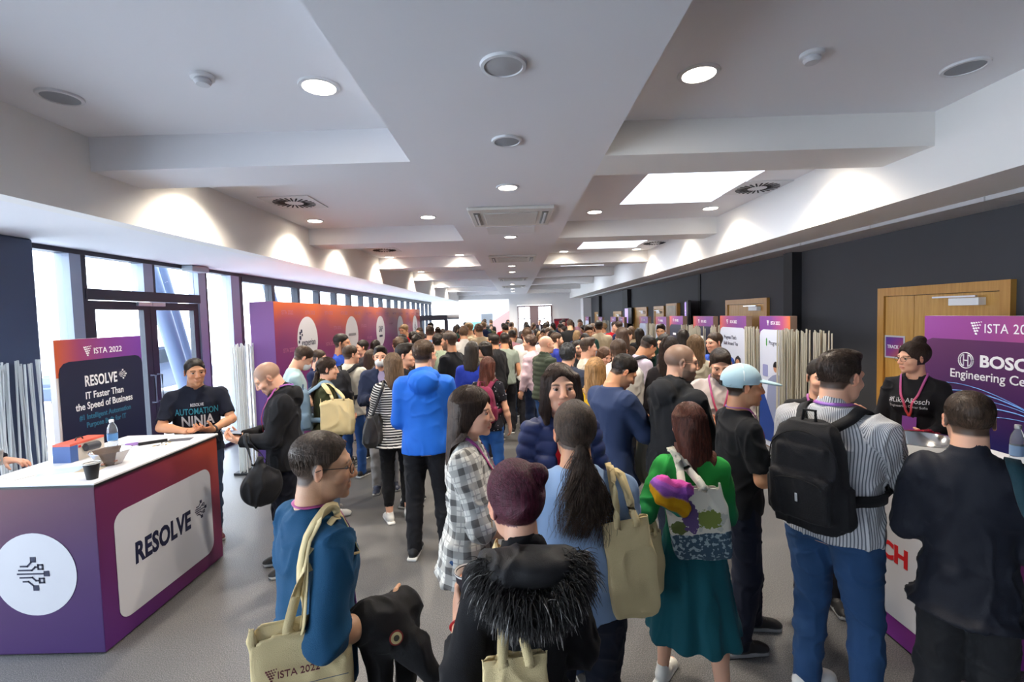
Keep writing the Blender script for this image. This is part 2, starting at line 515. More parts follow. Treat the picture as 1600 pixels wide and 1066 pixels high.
# ------------------------------------------------------------------ the hall
def st(o): o['kind'] = 'structure'; return o
M_white = mat('white_plaster', srgb('#e4e3e6'), 0.8, bump=0.04, bscale=140)
M_cream = mat('warm_white_plaster', srgb('#e6e3df'), 0.8, bump=0.04, bscale=140)
M_dark = mat('charcoal_wall_paint', srgb('#3c3d42'), 0.75, var=0.12, vscale=1.5, bump=0.05, bscale=90)
M_frame = mat('dark_anodised_frame', srgb('#2b303c'), 0.5)
M_alu = mat('pale_aluminium', srgb('#9aa6ba'), 0.5)
M_navycol = mat('dark_blue_column', srgb('#3a4762'), 0.5)

def floor_mat():
    m, nt, b = nodes_of('speckled_grey_floor'); L = nt.links
    tc = N(nt, 'ShaderNodeTexCoord')
    v = N(nt, 'ShaderNodeTexNoise', i_Scale=170.0, i_Detail=3.0, i_Roughness=.7); L.new(tc.outputs['Object'], v.inputs['Vector'])
    cr = N(nt, 'ShaderNodeValToRGB'); e = cr.color_ramp.elements
    e[0].position = .34; e[0].color = c4(srgb('#3a3a3b')); e[1].position = .66; e[1].color = c4(srgb('#8b8a88'))
    e2 = cr.color_ramp.elements.new(.5); e2.color = c4(srgb('#5f5e5e'))
    L.new(v.outputs['Fac'], cr.inputs[0])
    n2 = N(nt, 'ShaderNodeTexNoise', i_Scale=.8, i_Detail=5.0); L.new(tc.outputs['Object'], n2.inputs['Vector'])
    mx = N(nt, 'ShaderNodeMix', data_type='RGBA', blend_type='MULTIPLY'); mx.inputs[0].default_value = .5
    c2 = N(nt, 'ShaderNodeValToRGB'); c2.color_ramp.elements[0].position = .3; c2.color_ramp.elements[0].color = (.62, .62, .62, 1); c2.color_ramp.elements[1].position = .7
    L.new(n2.outputs['Fac'], c2.inputs[0]); L.new(cr.outputs[0], mx.inputs[6]); L.new(c2.outputs[0], mx.inputs[7]); L.new(mx.outputs[2], b.inputs['Base Color'])
    mr = N(nt, 'ShaderNodeMapRange'); mr.inputs[3].default_value = .32; mr.inputs[4].default_value = .5; L.new(n2.outputs['Fac'], mr.inputs[0]); L.new(mr.outputs[0], b.inputs['Roughness'])
    return m
M_floor = floor_mat()
XL, XR, YB, YE = -4.72, 4.19, -7.0, 26.7
ZS, ZC, ZLO = 3.16, 3.41, 2.83
st(MB().box(XL - .2, YB, -.12, XR + .2, YE + 8.0, 0).build('floor', M_floor))
# upper ceiling with four roof-light openings
SKY = [(1.42, 2.62, 4.92, 6.28), (1.42, 2.70, 9.2, 10.5), (1.42, 2.70, 12.9, 14.2), (1.42, 2.70, 16.8, 18.1)]
mb = MB(); zt = ZC + .06
mb.box(-3.14, YB, ZC, 1.42, YE, zt); mb.box(2.62, YB, ZC, 3.14, SKY[0][3], zt)
mb.box(2.70, SKY[0][3], ZC, 3.14, YE, zt)
ys = YB
for (a, b_, c, d) in SKY:
    mb.box(1.42, ys, ZC, b_, c, zt); ys = d
mb.box(1.42, ys, ZC, 2.70, YE, zt)
st(mb.build('ceiling', M_white))
for k, (a, b_, c, d) in enumerate(SKY):
    mb = MB(); t = .05
    mb.box(a - t, c - t, zt, a, d + t, 4.1); mb.box(b_, c - t, zt, b_ + t, d + t, 4.1); mb.box(a, c - t, zt, b_, c, 4.1); mb.box(a, d, zt, b_, d + t, 4.1)
    st(mb.build('trim_%d' % (30 + k), M_white))
# central dropped band, bulkheads, low side ceilings
st(MB().box(-.745, YB, ZS, .70, YE, ZC).build('trim_1', M_white))
st(MB().box(-3.30, YB, ZLO, -3.14, YE, ZC + .06).build('trim_2', M_cream))
st(MB().box(3.14, YB, ZLO, 3.30, YE, ZC + .06).build('trim_3', M_cream))
st(MB().box(XL - .2, YB, ZLO, -3.30, YE, ZLO + .1).build('trim_4', M_white))
st(MB().box(3.30, YB, ZLO, 3.74, YE, ZLO + .1).build('trim_5', M_cream))
mb = MB(); y = YB                       # tiled strip along the dark wall
while y < YE: mb.box(3.745, y, ZLO - .035, XR, min(y + 1.19, YE), ZLO + .06, .004); y += 1.2
st(mb.build('trim_6', mat('grey_ceiling_tile', srgb('#b9b8ba'), .85, bump=.1, bscale=200)))
k = 7
for i in range(7):
    y0 = 3.56 + 3.75 * i; y1 = y0 + .5
    st(MB().box(-3.14, y0, ZS, -.745, y1, ZC).build('trim_%d' % k, M_white)); k += 1
    st(MB().box(.70, y0, ZS, 3.14, y1, ZC).build('trim_%d' % k, M_cream)); k += 1
# right dark wall with piers
st(MB().box(XR, YB, 0, XR + .2, YE, 3.0).build('wall_right', M_dark))
for i, (y0, y1) in enumerate([(6.90, 7.12), (10.6, 10.72), (16.9, 17.7), (22.6, 22.9)]):
    st(MB().box(XR - (.14 if i != 1 else .02), y0, 0, XR, y1, ZLO).build('trim_%d' % (40 + i), mat('black_pier', srgb('#1b1c20'), .7)))
st(MB().box(XR - .012, YB, 0, XR, YE, .1).build('baseboard_right', mat('black_skirting', srgb('#202124'), .6)))
# back of the hall behind the photographer
st(MB().box(XL - .2, YB - .2, 0, XR + .2, YB, 3.47).build('wall_back', M_white))
# end wall with a glazed double door, and the bright bay beyond on the left
M_end = mat('end_wall_paint', srgb('#e9e8e8'), .8)
mb = MB()
mb.box(-.30, YE, 0, .17, YE + .2, 3.47); mb.box(2.12, YE, 0, 2.42, YE + .2, 3.47); mb.box(.17, YE, 2.52, 2.12, YE + .2, 3.47)
mb.box(2.42, YE - .0, 0, 3.75, YE + .2, 3.47); mb.box(3.75, YE - 1.0, 0, XR, YE + .2, 3.47); mb.box(XL - .2, YE, 2.9, -.30, YE + .2, 3.47)
st(mb.build('wall_end', M_end))
st(MB().box(XL - .2, YE + 7.8, 0, -.1, YE + 8.0, 3.47).build('wall_far', M_end))
st(MB().box(-.3, YE + .2, 0, -.1, YE + 7.8, 3.47).build('wall_bay', M_end))
st(MB().box(XL - .2, YE + .2, 3.3, -.1, YE + 8, 3.47).build('trim_50', M_end))
# pink stair flank in the far bay
st(MB().prism([(-2.6, 0), (-.32, 0), (-.32, 2.3), (-2.6, .9)], 0, .25, Matrix.Translation((0, YE + 5.0, 0)) @ Matrix.Rotation(PI / 2, 4, 'X')).build('trim_51', mat('pink_stair_flank', srgb('#d9a9a4'), .7)))

# ------------------------------------------------------------------ glass
def glass_mat():
    m = bpy.data.materials.new('clear_pane'); m.use_nodes = True; nt = m.node_tree; nt.nodes.clear()
    o = N(nt, 'ShaderNodeOutputMaterial'); t = N(nt, 'ShaderNodeBsdfTransparent'); g = N(nt, 'ShaderNodeBsdfGlossy', i_Roughness=.02)
    fr = N(nt, 'ShaderNodeFresnel', i_IOR=1.3); mx = N(nt, 'ShaderNodeMixShader')
    t.inputs[0].default_value = (.95, .97, .98, 1)
    ge = N(nt, 'ShaderNodeNewGeometry'); mu = N(nt, 'ShaderNodeMath', operation='SUBTRACT', i_0=1.0); m2 = N(nt, 'ShaderNodeMath', operation='MULTIPLY')
    nt.links.new(ge.outputs['Backfacing'], mu.inputs[1]); nt.links.new(mu.outputs[0], m2.inputs[0]); nt.links.new(fr.outputs[0], m2.inputs[1])
    nt.links.new(m2.outputs[0], mx.inputs[0]); nt.links.new(t.outputs[0], mx.inputs[1]); nt.links.new(g.outputs[0], mx.inputs[2]); nt.links.new(mx.outputs[0], o.inputs[0])
    return m
M_glass = glass_mat()
# glazed side: mullions, transoms, panes
ZH = 2.83
xw = XL
def mull(mb, y0, y1, z0=0.0, z1=ZH, dx=.12): mb.box(xw - dx, y0, z0, xw + .04, y1, z1)
mb = MB()
for (y0, y1) in [(4.97, 5.13), (5.96, 6.14), (6.99, 7.18), (7.80, 8.06)]:
    if y0 < 5.9 or y0 > 6.5: mull(mb, y0, y1 - .03)
    else: mull(mb, y0, y1 - .03, 2.42)
st(mb.build('trim_60', M_alu))
mb = MB()
for (y0, y1) in [(5.10, 5.16), (6.11, 6.15), (7.15, 7.19), (8.03, 8.12)]: mull(mb, y0, y1, 0 if abs(y0 - 6.11) > .1 else 2.42, dx=.13)
mb.box(xw - .1, 4.4, ZH - .05, xw + .05, 8.1, ZH)                      # head
mb.box(xw - .1, 8.1, ZH - .13, xw + .05, YE, ZH)
y = 9.1; fars = []
while y < YE: fars.append(y); y += 1.08
for y in fars: mb.box(xw - .1, y, 0, xw + .04, y + (.12 if y < 21 else .2), ZH)
mb.box(xw - .1, 8.1, 0, xw + .05, YE, .14); mb.box(xw - .1, 4.4, 0, xw + .04, 5.0, .06); mb.box(xw - .1, 7.1, 0, xw + .04, 8.1, .06)
st(mb.build('trim_61', M_frame))
mb = MB(); y = YB
while y < 3.6: mb.box(xw - .1, y, 0, xw + .04, y + .12, ZH); y += 1.3
mb.box(xw - .1, YB, ZH - .06, xw + .04, 3.8, ZH); mb.box(xw - .1, YB, 0, xw + .04, 3.8, .1)
st(mb.build('trim_62', M_frame))
st(MB().box(xw - .35, 3.75, 0, xw + .25, 4.40, ZH, .02).build('trim_63', M_navycol))
def pane(n, y0, y1, z0, z1):
    st(MB().box(xw - .035, y0, z0, xw - .025, y1, z1).build('window_%d' % n, M_glass))
wn = 1
pane(wn, 4.40, 4.97, .06, ZH - .05); wn += 1
pane(wn, 5.16, 5.96, 2.42, ZH - .05); wn += 1
pane(wn, 6.15, 6.99, 2.42, ZH - .05); wn += 1
pane(wn, 7.19, 7.80, .06, ZH - .05); wn += 1
prev = 8.12
for y in fars:
    pane(wn, prev, y, .14, ZH - .13); wn += 1; prev = y + .12
y = YB
while y < 3.4: pane(wn, y + .12, min(y + 1.3, 3.75), .1, ZH - .06); wn += 1; y += 1.3
# double entrance door
st(MB().box(xw - .08, 5.13, 2.30, xw + .05, 7.0, 2.42).build('trim_64', M_frame))
def leaf(n, y0, y1, hinge):
    d = MB(); f = .10
    d.box(xw - .05, y0, .02, xw + .02, y0 + f, 2.29); d.box(xw - .05, y1 - f, .02, xw + .02, y1, 2.29)
    d.box(xw - .05, y0 + f, 2.19, xw + .02, y1 - f, 2.29); d.box(xw - .05, y0 + f, .02, xw + .02, y1 - f, .2)
    o = st(d.build('door_%d' % n, M_frame))
    MB().box(xw - .02, y0 + f, .2, xw - .01, y1 - f, 2.19).build('pane', M_glass, o)
    h = MB(); yy = y1 - .05 if hinge < 0 else y0 + .05
    h.tube([(xw + .02, yy, 1.0), (xw + .08, yy, 1.0), (xw + .08, yy, 1.35), (xw + .02, yy, 1.35)], .012)
    h.build('door_handle', M_alu, o, smooth=True)
    c = MB(); s = -1 if hinge < 0 else 1; yc = y1 if hinge < 0 else y0
    c.box(xw + .02, min(yc, yc + s * .22), 2.24, xw + .06, max(yc, yc + s * .22), 2.29, .005)
    c.build('door_closer', mat('satin_steel', srgb('#c8ccd2'), .3, .8), o)
leaf(1, 5.16, 6.05, -1); leaf(2, 6.06, 6.98, 1)
# oak doors in the dark wall
def wood_mat(name, c1, c2, sc=1.0):
    m, nt, b = nodes_of(name); L = nt.links; tc = N(nt, 'ShaderNodeTexCoord'); mp = N(nt, 'ShaderNodeMapping')
    mp.inputs['Scale'].default_value = (14 * sc, 14 * sc, .7 * sc); L.new(tc.outputs['Object'], mp.inputs[0])
    n = N(nt, 'ShaderNodeTexNoise', i_Scale=3.0, i_Detail=6.0, i_Roughness=.65); L.new(mp.outputs[0], n.inputs['Vector'])
    cr = N(nt, 'ShaderNodeValToRGB'); cr.color_ramp.elements[0].position = .3; cr.color_ramp.elements[1].position = .7
    cr.color_ramp.elements[0].color = c4(c1); cr.color_ramp.elements[1].color = c4(c2); L.new(n.outputs['Fac'], cr.inputs[0]); L.new(cr.outputs[0], b.inputs['Base Color'])
    b.inputs['Roughness'].default_value = .42
    return m
M_oak = wood_mat('oak_veneer', srgb('#b8863c'), srgb('#d2a459')); M_oak2 = wood_mat('oak_frame', srgb('#b07c35'), srgb('#c8954a'))
M_steel = mat('satin_steel', srgb('#c8ccd2'), .3, .8)
def oak_door(n, y0, y1, z, split=None, closer=True):
    f = .09; d = MB(); x0 = XR - .05
    d.box(x0, y0, 0, XR + .01, y0 + f, z); d.box(x0, y1 - f, 0, XR + .01, y1, z); d.box(x0, y0 + f, z - f, XR + .01, y1 - f, z)
    fr = st(d.build('door_%d' % n, M_oak2))
    lv = [(y0 + f + .005, (split or y1 - f) - .003)] + ([(split + .003, y1 - f - .005)] if split else [])
    for a, b_ in lv: MB().box(XR - .03, a, .01, XR + .005, b_, z - f - .005, .002).build('door_leaf', M_oak, fr)
    if closer:
        MB().box(XR - .10, y0 + f + .13, z - f - .12, XR - .03, y0 + f + .42, z - f - .05, .004).build('door_closer', mat('white_steel', srgb('#e8e8e8'), .4), fr)
        MB().box(XR - .11, y0 + f + .15, z - f - .045, XR - .09, y0 + f + .58, z - f - .03).build('closer_arm', M_steel, fr)
    h = MB(); yy = (split + .05 if split else y0 + f + .08)
    for zz in (1.75, .9, .3): MB().lathe([(.011, -.05), (.011, .05)], 10, Matrix.Translation((XR - .04, y0 + f, zz))).build('hinge', M_steel, fr)
    h.tube([(XR - .03, yy, 1.0), (XR - .09, yy, 1.0), (XR - .09, yy + .12, 1.0)], .009)
    h.build('door_handle', M_steel, fr, smooth=True)
    return fr
oak_door(3, 3.96, 5.40, 2.18, split=4.93)
oak_door(4, 7.76, 9.28, 2.165, split=8.78)
oak_door(5, 13.1, 14.05, 2.13); oak_door(6, 14.8, 16.5, 2.13); oak_door(7, 18.3, 19.8, 2.02); oak_door(8, 22.9, 24.4, 2.02)
# end double door (dark) with two lit panes of four
mb = MB(); ye = YE - .02; za = 2.50
mb.box(.17, ye - .04, 0, .24, ye + .06, za); mb.box(2.05, ye - .04, 0, 2.12, ye + .06, za); mb.box(.24, ye - .04, za - .09, 2.05, ye + .06, za)
mb.box(.86, ye - .03, 0, 1.36, ye + .05, za - .09)
for (a, b_) in ((.24, .86), (1.36, 1.98)):
    mb.box(a, ye, 1.72, b_, ye + .04, 1.77); mb.box((a + b_) / 2 - .02, ye, .6, (a + b_) / 2 + .02, ye + .04, za - .09); mb.box(a, ye - .02, 0, b_, ye + .04, .6)
st(mb.build('door_9', mat('plum_grey_door', srgb('#7a686c'), .6)))
st(MB().box(.24, ye + .01, .6, .86, ye + .02, za - .09).build('window_70', M_glass)); st(MB().box(1.36, ye + .01, .6, 1.98, ye + .02, za - .09).build('window_71', M_glass))

# ------------------------------------------------------------------ outside
M_pave = mat('pale_paving', srgb('#dcdde0'), .8, var=.1, vscale=.6)
tag(MB().box(-40, -20, -.16, XL - .2, 50, -.02).build('pavement', M_pave), kind='structure')
def strut(y0, y1, x0, x1, z1, lab):
    o = MB().tube([(x0, y0, -.05), (x1, y1, z1)], .13, 20).build('leaning_column', mat('slate_painted_steel', srgb('#4e5d78'), .5), smooth=True)
    tag(o, lab, 'column')
strut(9.3, 7.2, -6.4, -5.9, 4.2, 'slanting grey steel column outside, left of the pair seen through the entrance door')
strut(10.2, 7.85, -6.9, -6.2, 4.2, 'slanting grey steel column outside, right of the pair seen through the entrance door')
strut(14.2, 11.2, -6.6, -6.2, 4.2, 'slanting grey steel column outside, seen above the near end of the purple sponsor wall')
# parked car seen through the entrance door
t = thing('parked_car', (-10.2, 12.6, -.02), R(96), 'dark blue parked car outside, seen through the entrance door', 'car')
m_car = mat('dark_blue_car_paint', srgb('#2c3d58'), .3, coat=.5)
mb = MB(); prof = [(-2.1, .35), (-2.15, .7), (-1.95, .92), (-1.3, 1.0), (-.75, 1.42), (.55, 1.46), (1.25, 1.02), (1.95, .92), (2.15, .65), (2.1, .32)]
mb.prism(prof, -.85, .85, Matrix.Rotation(PI / 2, 4, 'X')); bmesh.ops.bevel(mb.bm, geom=mb.bm.edges[:], offset=.06, segments=2, affect='EDGES'); mb.build('car_body', m_car, t, smooth=True)
for s_ in (-1, 1): MB().prism([(-1.15, 1.02), (-.68, 1.36), (.5, 1.38), (1.05, 1.03)], .0, .02, Matrix.Translation((0, s_ * .87, 0)) @ Matrix.Rotation(PI / 2, 4, 'X')).build('side_window', mat('car_glass', (.03, .04, .05), .1), t)
for x_ in (-1.35, 1.35):
    for s_ in (-1, 1): MB().lathe([(.0001, -.1), (.2, -.11), (.33, -.09), (.34, 0), (.33, .09), (.2, .11), (.0001, .1)], 24, Matrix.Translation((x_, s_ * .78, .34)) @ Matrix.Rotation(PI / 2, 4, 'X')).build('wheel', mat('tyre', (.02, .02, .02), .8), t, smooth=True)
# ------------------------------------------------------------------ ceiling fittings
M_lens = mat('lit_lamp_lens', (1, .93, .8), .5, emit=(1, .90, .74), es=14)
M_ring = mat('white_trim_ring', srgb('#d6d6d8'), .5)
M_grey = mat('perforated_grey', srgb('#8d9095'), .6, bump=.3, bscale=500)
def downlight(x, y, z, r=.10, lit=True, lab='', grp=None, power=95):
    t = thing('downlight', (x, y, z), 0, lab, 'ceiling light', grp)
    MB().lathe([(r * .82, .0), (r * .84, -.012), (r * 1.02, -.010), (r * 1.06, .0)], 32, cap=False).build('trim_ring', M_ring, t, smooth=True)
    MB().lathe([(r * .84, -.004), (.0001, -.006)], 32, cap=False).build('lens', M_lens if lit else M_grey, t)
    if lit:
        d = bpy.data.lights.new('lamp', 'SPOT'); d.energy = power; d.color = (1, .89, .74); d.spot_size = R(140); d.spot_blend = .9; d.shadow_soft_size = .07
        o = bpy.data.objects.new('lamp', d); COL.objects.link(o); o.parent = t; o.location = (0, 0, -.05)
g1 = 'lit downlights along the central band'
for i, (y, lab) in enumerate([(4.33, 'nearest lit round downlight on the central ceiling band, before the near air unit'), (5.55 + 1.0 - .02, None)]):
    pass
cy = [(4.33, 'lit round downlight on the central band just before the nearest air unit'), (7.05, 'lit round downlight on the central band just past the nearest air unit'),
      (11.2, 'lit round downlight on the central band just past the second air unit'), (12.8, 'lit round downlight on the central band, second past the second air unit')]
for y, lab in cy: downlight(-.03, y, ZS, .10, True, lab, g1)
for y, w_ in ((17.9, 'fifth'), (20.9, 'sixth'), (23.5, 'added seventh and farthest')): downlight(-.05, y, ZS, .10, True, w_ + ' lit downlight along the central ceiling band, counted from the camera', g1)
def spk(x, y, z, r, lab, nm='ceiling_speaker'):
    t = thing(nm, (x, y, z), 0, lab, 'speaker')
    MB().lathe([(r * .8, .0), (r * .84, -.014), (r * .98, -.012), (r * 1.02, .0)], 40, cap=False).build('trim_ring', M_ring, t, smooth=True)
    MB().lathe([(r * .84, -.008), (.0001, -.016)], 40, cap=False).build('grille', M_grey if nm != 'ceiling_speaker' else mat('light_mesh_grille', srgb('#b4b3b4'), .7, bump=.4, bscale=600), t)
spk(-.02, 2.24, ZS, .108, 'round white ceiling speaker, largest and nearest on the central band')
spk(-.02, 3.19, ZS, .10, 'unlit round grey downlight behind the ceiling speaker on the central band', 'unlit_downlight')
spk(-2.74, 2.93, ZC, .115, 'unlit round grey downlight at the upper left of the ceiling', 'unlit_downlight')
spk(2.74, 2.91, ZC, .115, 'unlit round grey downlight at the upper right of the ceiling', 'unlit_downlight')
side = [(-1.14, 2.9, 'large lit downlight in the nearest left ceiling bay'), (1.14, 2.89, 'large lit downlight in the nearest right ceiling bay'),
        (-2.79, 6.72, 'lit downlight beside the left bulkhead in the second bay'), (-1.18, 6.69, 'lit downlight near the central band in the second left bay'),
        (1.16, 6.67, 'lit downlight left of the nearest roof light'), (2.77, 6.65, 'lit downlight beside the right bulkhead under the nearest roof light'),
        (-2.85, 10.9, 'lit downlight beside the left bulkhead in the third bay'), (-1.22, 10.85, 'lit downlight near the central band in the third left bay'),
        (1.16, 10.8, 'lit downlight near the central band in the third right bay'), (2.8, 10.75, 'lit downlight beside the right bulkhead in the third bay')]
for x, y, lab in side: downlight(x, y, ZC, .115, True, lab, None, 105)
for y, w_ in ((4.55, 'hidden first'), (8.45, 'hidden second')):
    downlight(-2.8, y, ZC, .115, True, 'lit downlight by the left bulkhead just past the %s ceiling beam' % ('nearest' if y < 5 else 'second'), None, 105)
    downlight(2.8, y, ZC, .115, True, 'lit downlight by the right bulkhead just past the %s ceiling beam' % ('nearest' if y < 5 else 'second'), None, 70)
for y, w_ in ((14.6, 'third'), (18.3, 'fourth'), (22.0, 'fifth and farthest')):
    downlight(-2.85, y, ZC, .115, True, w_ + ' lit downlight along the left bulkhead, counted from the camera', 'downlights along the left bulkhead')
for y, w_ in ((14.6, 'fourth'), (18.3, 'fifth'), (22.0, 'sixth'), (24.6, 'added seventh and farthest')):  # farthest pair is added to brighten the end wall
    downlight(1.17, y + .8, ZC, .115, True, w_ + ' lit downlight in the row just right of the central band', 'downlights right of the band')
    downlight(-1.24, y + .9, ZC, .115, True, w_ + ' lit downlight in the row just left of the central band', 'downlights left of the band')
def detector(x, y, lab):
    t = thing('smoke_detector', (x, y, ZC), 0, lab, 'smoke detector')
    MB().lathe([(.062, 0), (.062, -.018), (.056, -.022), (.0001, -.022)], 28).build('base', M_ring, t, smooth=True)
    MB().lathe([(.042, -.022), (.046, -.035), (.036, -.052), (.0001, -.056)], 28).build('sensor_head', mat('detector_cap', srgb('#c9c9cc'), .5), t, smooth=True)
detector(-1.74, 2.74, 'round smoke detector on the left ceiling beside the large lit downlight'); detector(1.70, 2.71, 'round smoke detector on the right ceiling beside the large lit downlight')
t = thing('linear_air_slot', (-2.42, 2.20, ZC), R(-30), 'short dark linear air slot in the ceiling at the upper left corner', 'air vent')
MB().box(-.16, -.02, -.008, .16, .02, 0, .002).build('frame', M_ring, t); MB().box(-.15, -.010, -.011, .15, .010, -.007).build('slot', mat('black_slot', srgb('#26272b'), .8), t)
def diffuser(x, y, lab):
    t = thing('air_diffuser', (x, y, ZC), 0, lab, 'air vent')
    MB().box(-.29, -.29, -.012, .29, .29, 0, .004).build('plate', M_ring, t)
    m = MB()
    for k in range(24):
        m.box(-.009, .105, -.017, .009, .235, -.011, 0, Matrix.Rotation(2 * PI * k / 24, 4, 'Z') @ Matrix.Rotation(R(6), 4, 'Y'))
    m.build('slot_ring', mat('black_slot', srgb('#26272b'), .8), t)
diffuser(-2.58, 5.65, 'square air diffuser with a dark radial slot ring in the second left bay'); diffuser(2.88, 5.6, 'square air diffuser with a dark radial slot ring beside the nearest roof light')
diffuser(-2.64, 9.75, 'square air diffuser in the third left bay'); diffuser(2.95, 9.85, 'square air diffuser beside the second roof light')
def cassette(y, lab, grp=None):
    t = thing('air_conditioner_cassette', (-.01, y, ZS), 0, lab, 'air conditioner', grp)
    MB().box(-.47, -.48, -.035, .47, .48, 0, .012).build('fascia', mat('off_white_plastic', srgb('#d2cfc9'), .5), t)
    MB().box(-.30, -.33, -.048, .30, .33, -.034, .006).build('intake_grille', mat('pale_grille', srgb('#c3c1bc'), .6, bump=.5, bscale=90), t)
    for s in (-1, 1):
        MB().box(s * .38 - .035, -.33, -.042, s * .38 + .035, .33, -.033, .003, ).build('outlet_flap', mat('dark_outlet', srgb('#5a5a5a'), .4), t)
        MB().box(s * .38 - .012, -.30, -.055, s * .38 + .012, .30, -.044, .002, ).build('vane', M_ring, t)
cassette(5.56, 'nearest ceiling cassette air conditioner on the central band'); cassette(9.7, 'second ceiling cassette air conditioner on the central band')
cassette(15.3, 'third ceiling cassette air conditioner, small and far on the central band'); cassette(19.3, 'farthest ceiling cassette air conditioner on the central band')
tag(MB().box(-.34, 6.2, ZS - .012, .30, 6.75, ZS, .004).build('access_hatch', M_ring), 'flat square access hatch right behind the nearest air conditioner', 'access hatch')
tag(MB().box(-4.66, 6.62, ZLO - .09, -4.50, 6.98, ZLO - .005, .01).build('exit_lamp_box', mat('smoked_plastic', srgb('#9aa3ab'), .3)), 'grey emergency lamp box under the low ceiling above the entrance doors', 'emergency light')
# ------------------------------------------------------------------ pixel <-> place helpers (measured once from the photograph, give each person a real position and height)
def ray(x, y):
    u = (x - 800) / _F; v = (528 - y) / _F; r = _roll
    u2 = u * math.cos(r) + v * math.sin(r); v2 = -u * math.sin(r) + v * math.cos(r)
    fy = math.cos(_pitch) + v2 * math.sin(_pitch); fz = -math.sin(_pitch) + v2 * math.cos(_pitch)
    return (u2 * math.cos(_yaw) - fy * math.sin(_yaw), u2 * math.sin(_yaw) + fy * math.cos(_yaw), fz)
def at_depth(x, y, Y):
    d = ray(x, y); t = Y / d[1]; return Vector((d[0] * t, Y, CAM_H + d[2] * t))
def at_x(x, y, X):
    d = ray(x, y); t = X / d[0]; return Vector((X, d[1] * t, CAM_H + d[2] * t))
def at_z(x, y, z):
    d = ray(x, y); t = (z - CAM_H) / d[2]; return Vector((d[0] * t, d[1] * t, z))

# ------------------------------------------------------------------ materials for bodies and cloth
def vcol_mat(name, rough=.5, sss=0.0, bump=.1, bscale=250, spec=.4, sheen=0.0, coat=0.0):
    if ('v', name) in _mc: return _mc['v', name]
    m, nt, b = nodes_of(name); L = nt.links
    a = N(nt, 'ShaderNodeVertexColor', layer_name='Col'); L.new(a.outputs[0], b.inputs['Base Color'])
    b.inputs['Roughness'].default_value = rough; b.inputs['Specular IOR Level'].default_value = spec
    b.inputs['Subsurface Weight'].default_value = sss; b.inputs['Subsurface Radius'].default_value = (.012, .005, .003)
    b.inputs['Subsurface Scale'].default_value = 1.0; b.inputs['Sheen Weight'].default_value = sheen; b.inputs['Coat Weight'].default_value = coat
    tc = N(nt, 'ShaderNodeTexCoord'); n2 = N(nt, 'ShaderNodeTexNoise', i_Scale=float(bscale), i_Detail=3.0); L.new(tc.outputs['Object'], n2.inputs['Vector'])
    bp = N(nt, 'ShaderNodeBump', i_Strength=bump, i_Distance=.004); L.new(n2.outputs['Fac'], bp.inputs['Height']); L.new(bp.outputs[0], b.inputs['Normal'])
    _mc['v', name] = m; return m
M_skin = vcol_mat('skin', .48, .12, .12, 220, .4)
def hair_mat(c):
    key = ('h', c)
    if key in _mc: return _mc[key]
    m, nt, b = nodes_of('hair'); L = nt.links; tc = N(nt, 'ShaderNodeTexCoord'); mp = N(nt, 'ShaderNodeMapping'); mp.inputs['Scale'].default_value = (150, 150, 9)
    L.new(tc.outputs['Object'], mp.inputs[0]); n = N(nt, 'ShaderNodeTexNoise', i_Scale=1.0, i_Detail=3.0, i_Distortion=.6); L.new(mp.outputs[0], n.inputs['Vector'])
    cr = N(nt, 'ShaderNodeValToRGB'); cr.color_ramp.elements[0].position = .35; cr.color_ramp.elements[1].position = .72
    cr.color_ramp.elements[0].color = c4([x * .55 for x in c]); cr.color_ramp.elements[1].color = c4([min(1, x * 1.5) for x in c])
    L.new(n.outputs['Fac'], cr.inputs[0]); L.new(cr.outputs[0], b.inputs['Base Color'])
    bp = N(nt, 'ShaderNodeBump', i_Strength=.6, i_Distance=.004); L.new(n.outputs['Fac'], bp.inputs['Height']); L.new(bp.outputs[0], b.inputs['Normal'])
    b.inputs['Roughness'].default_value = .46; b.inputs['Specular IOR Level'].default_value = .28
    _mc[key] = m; return m
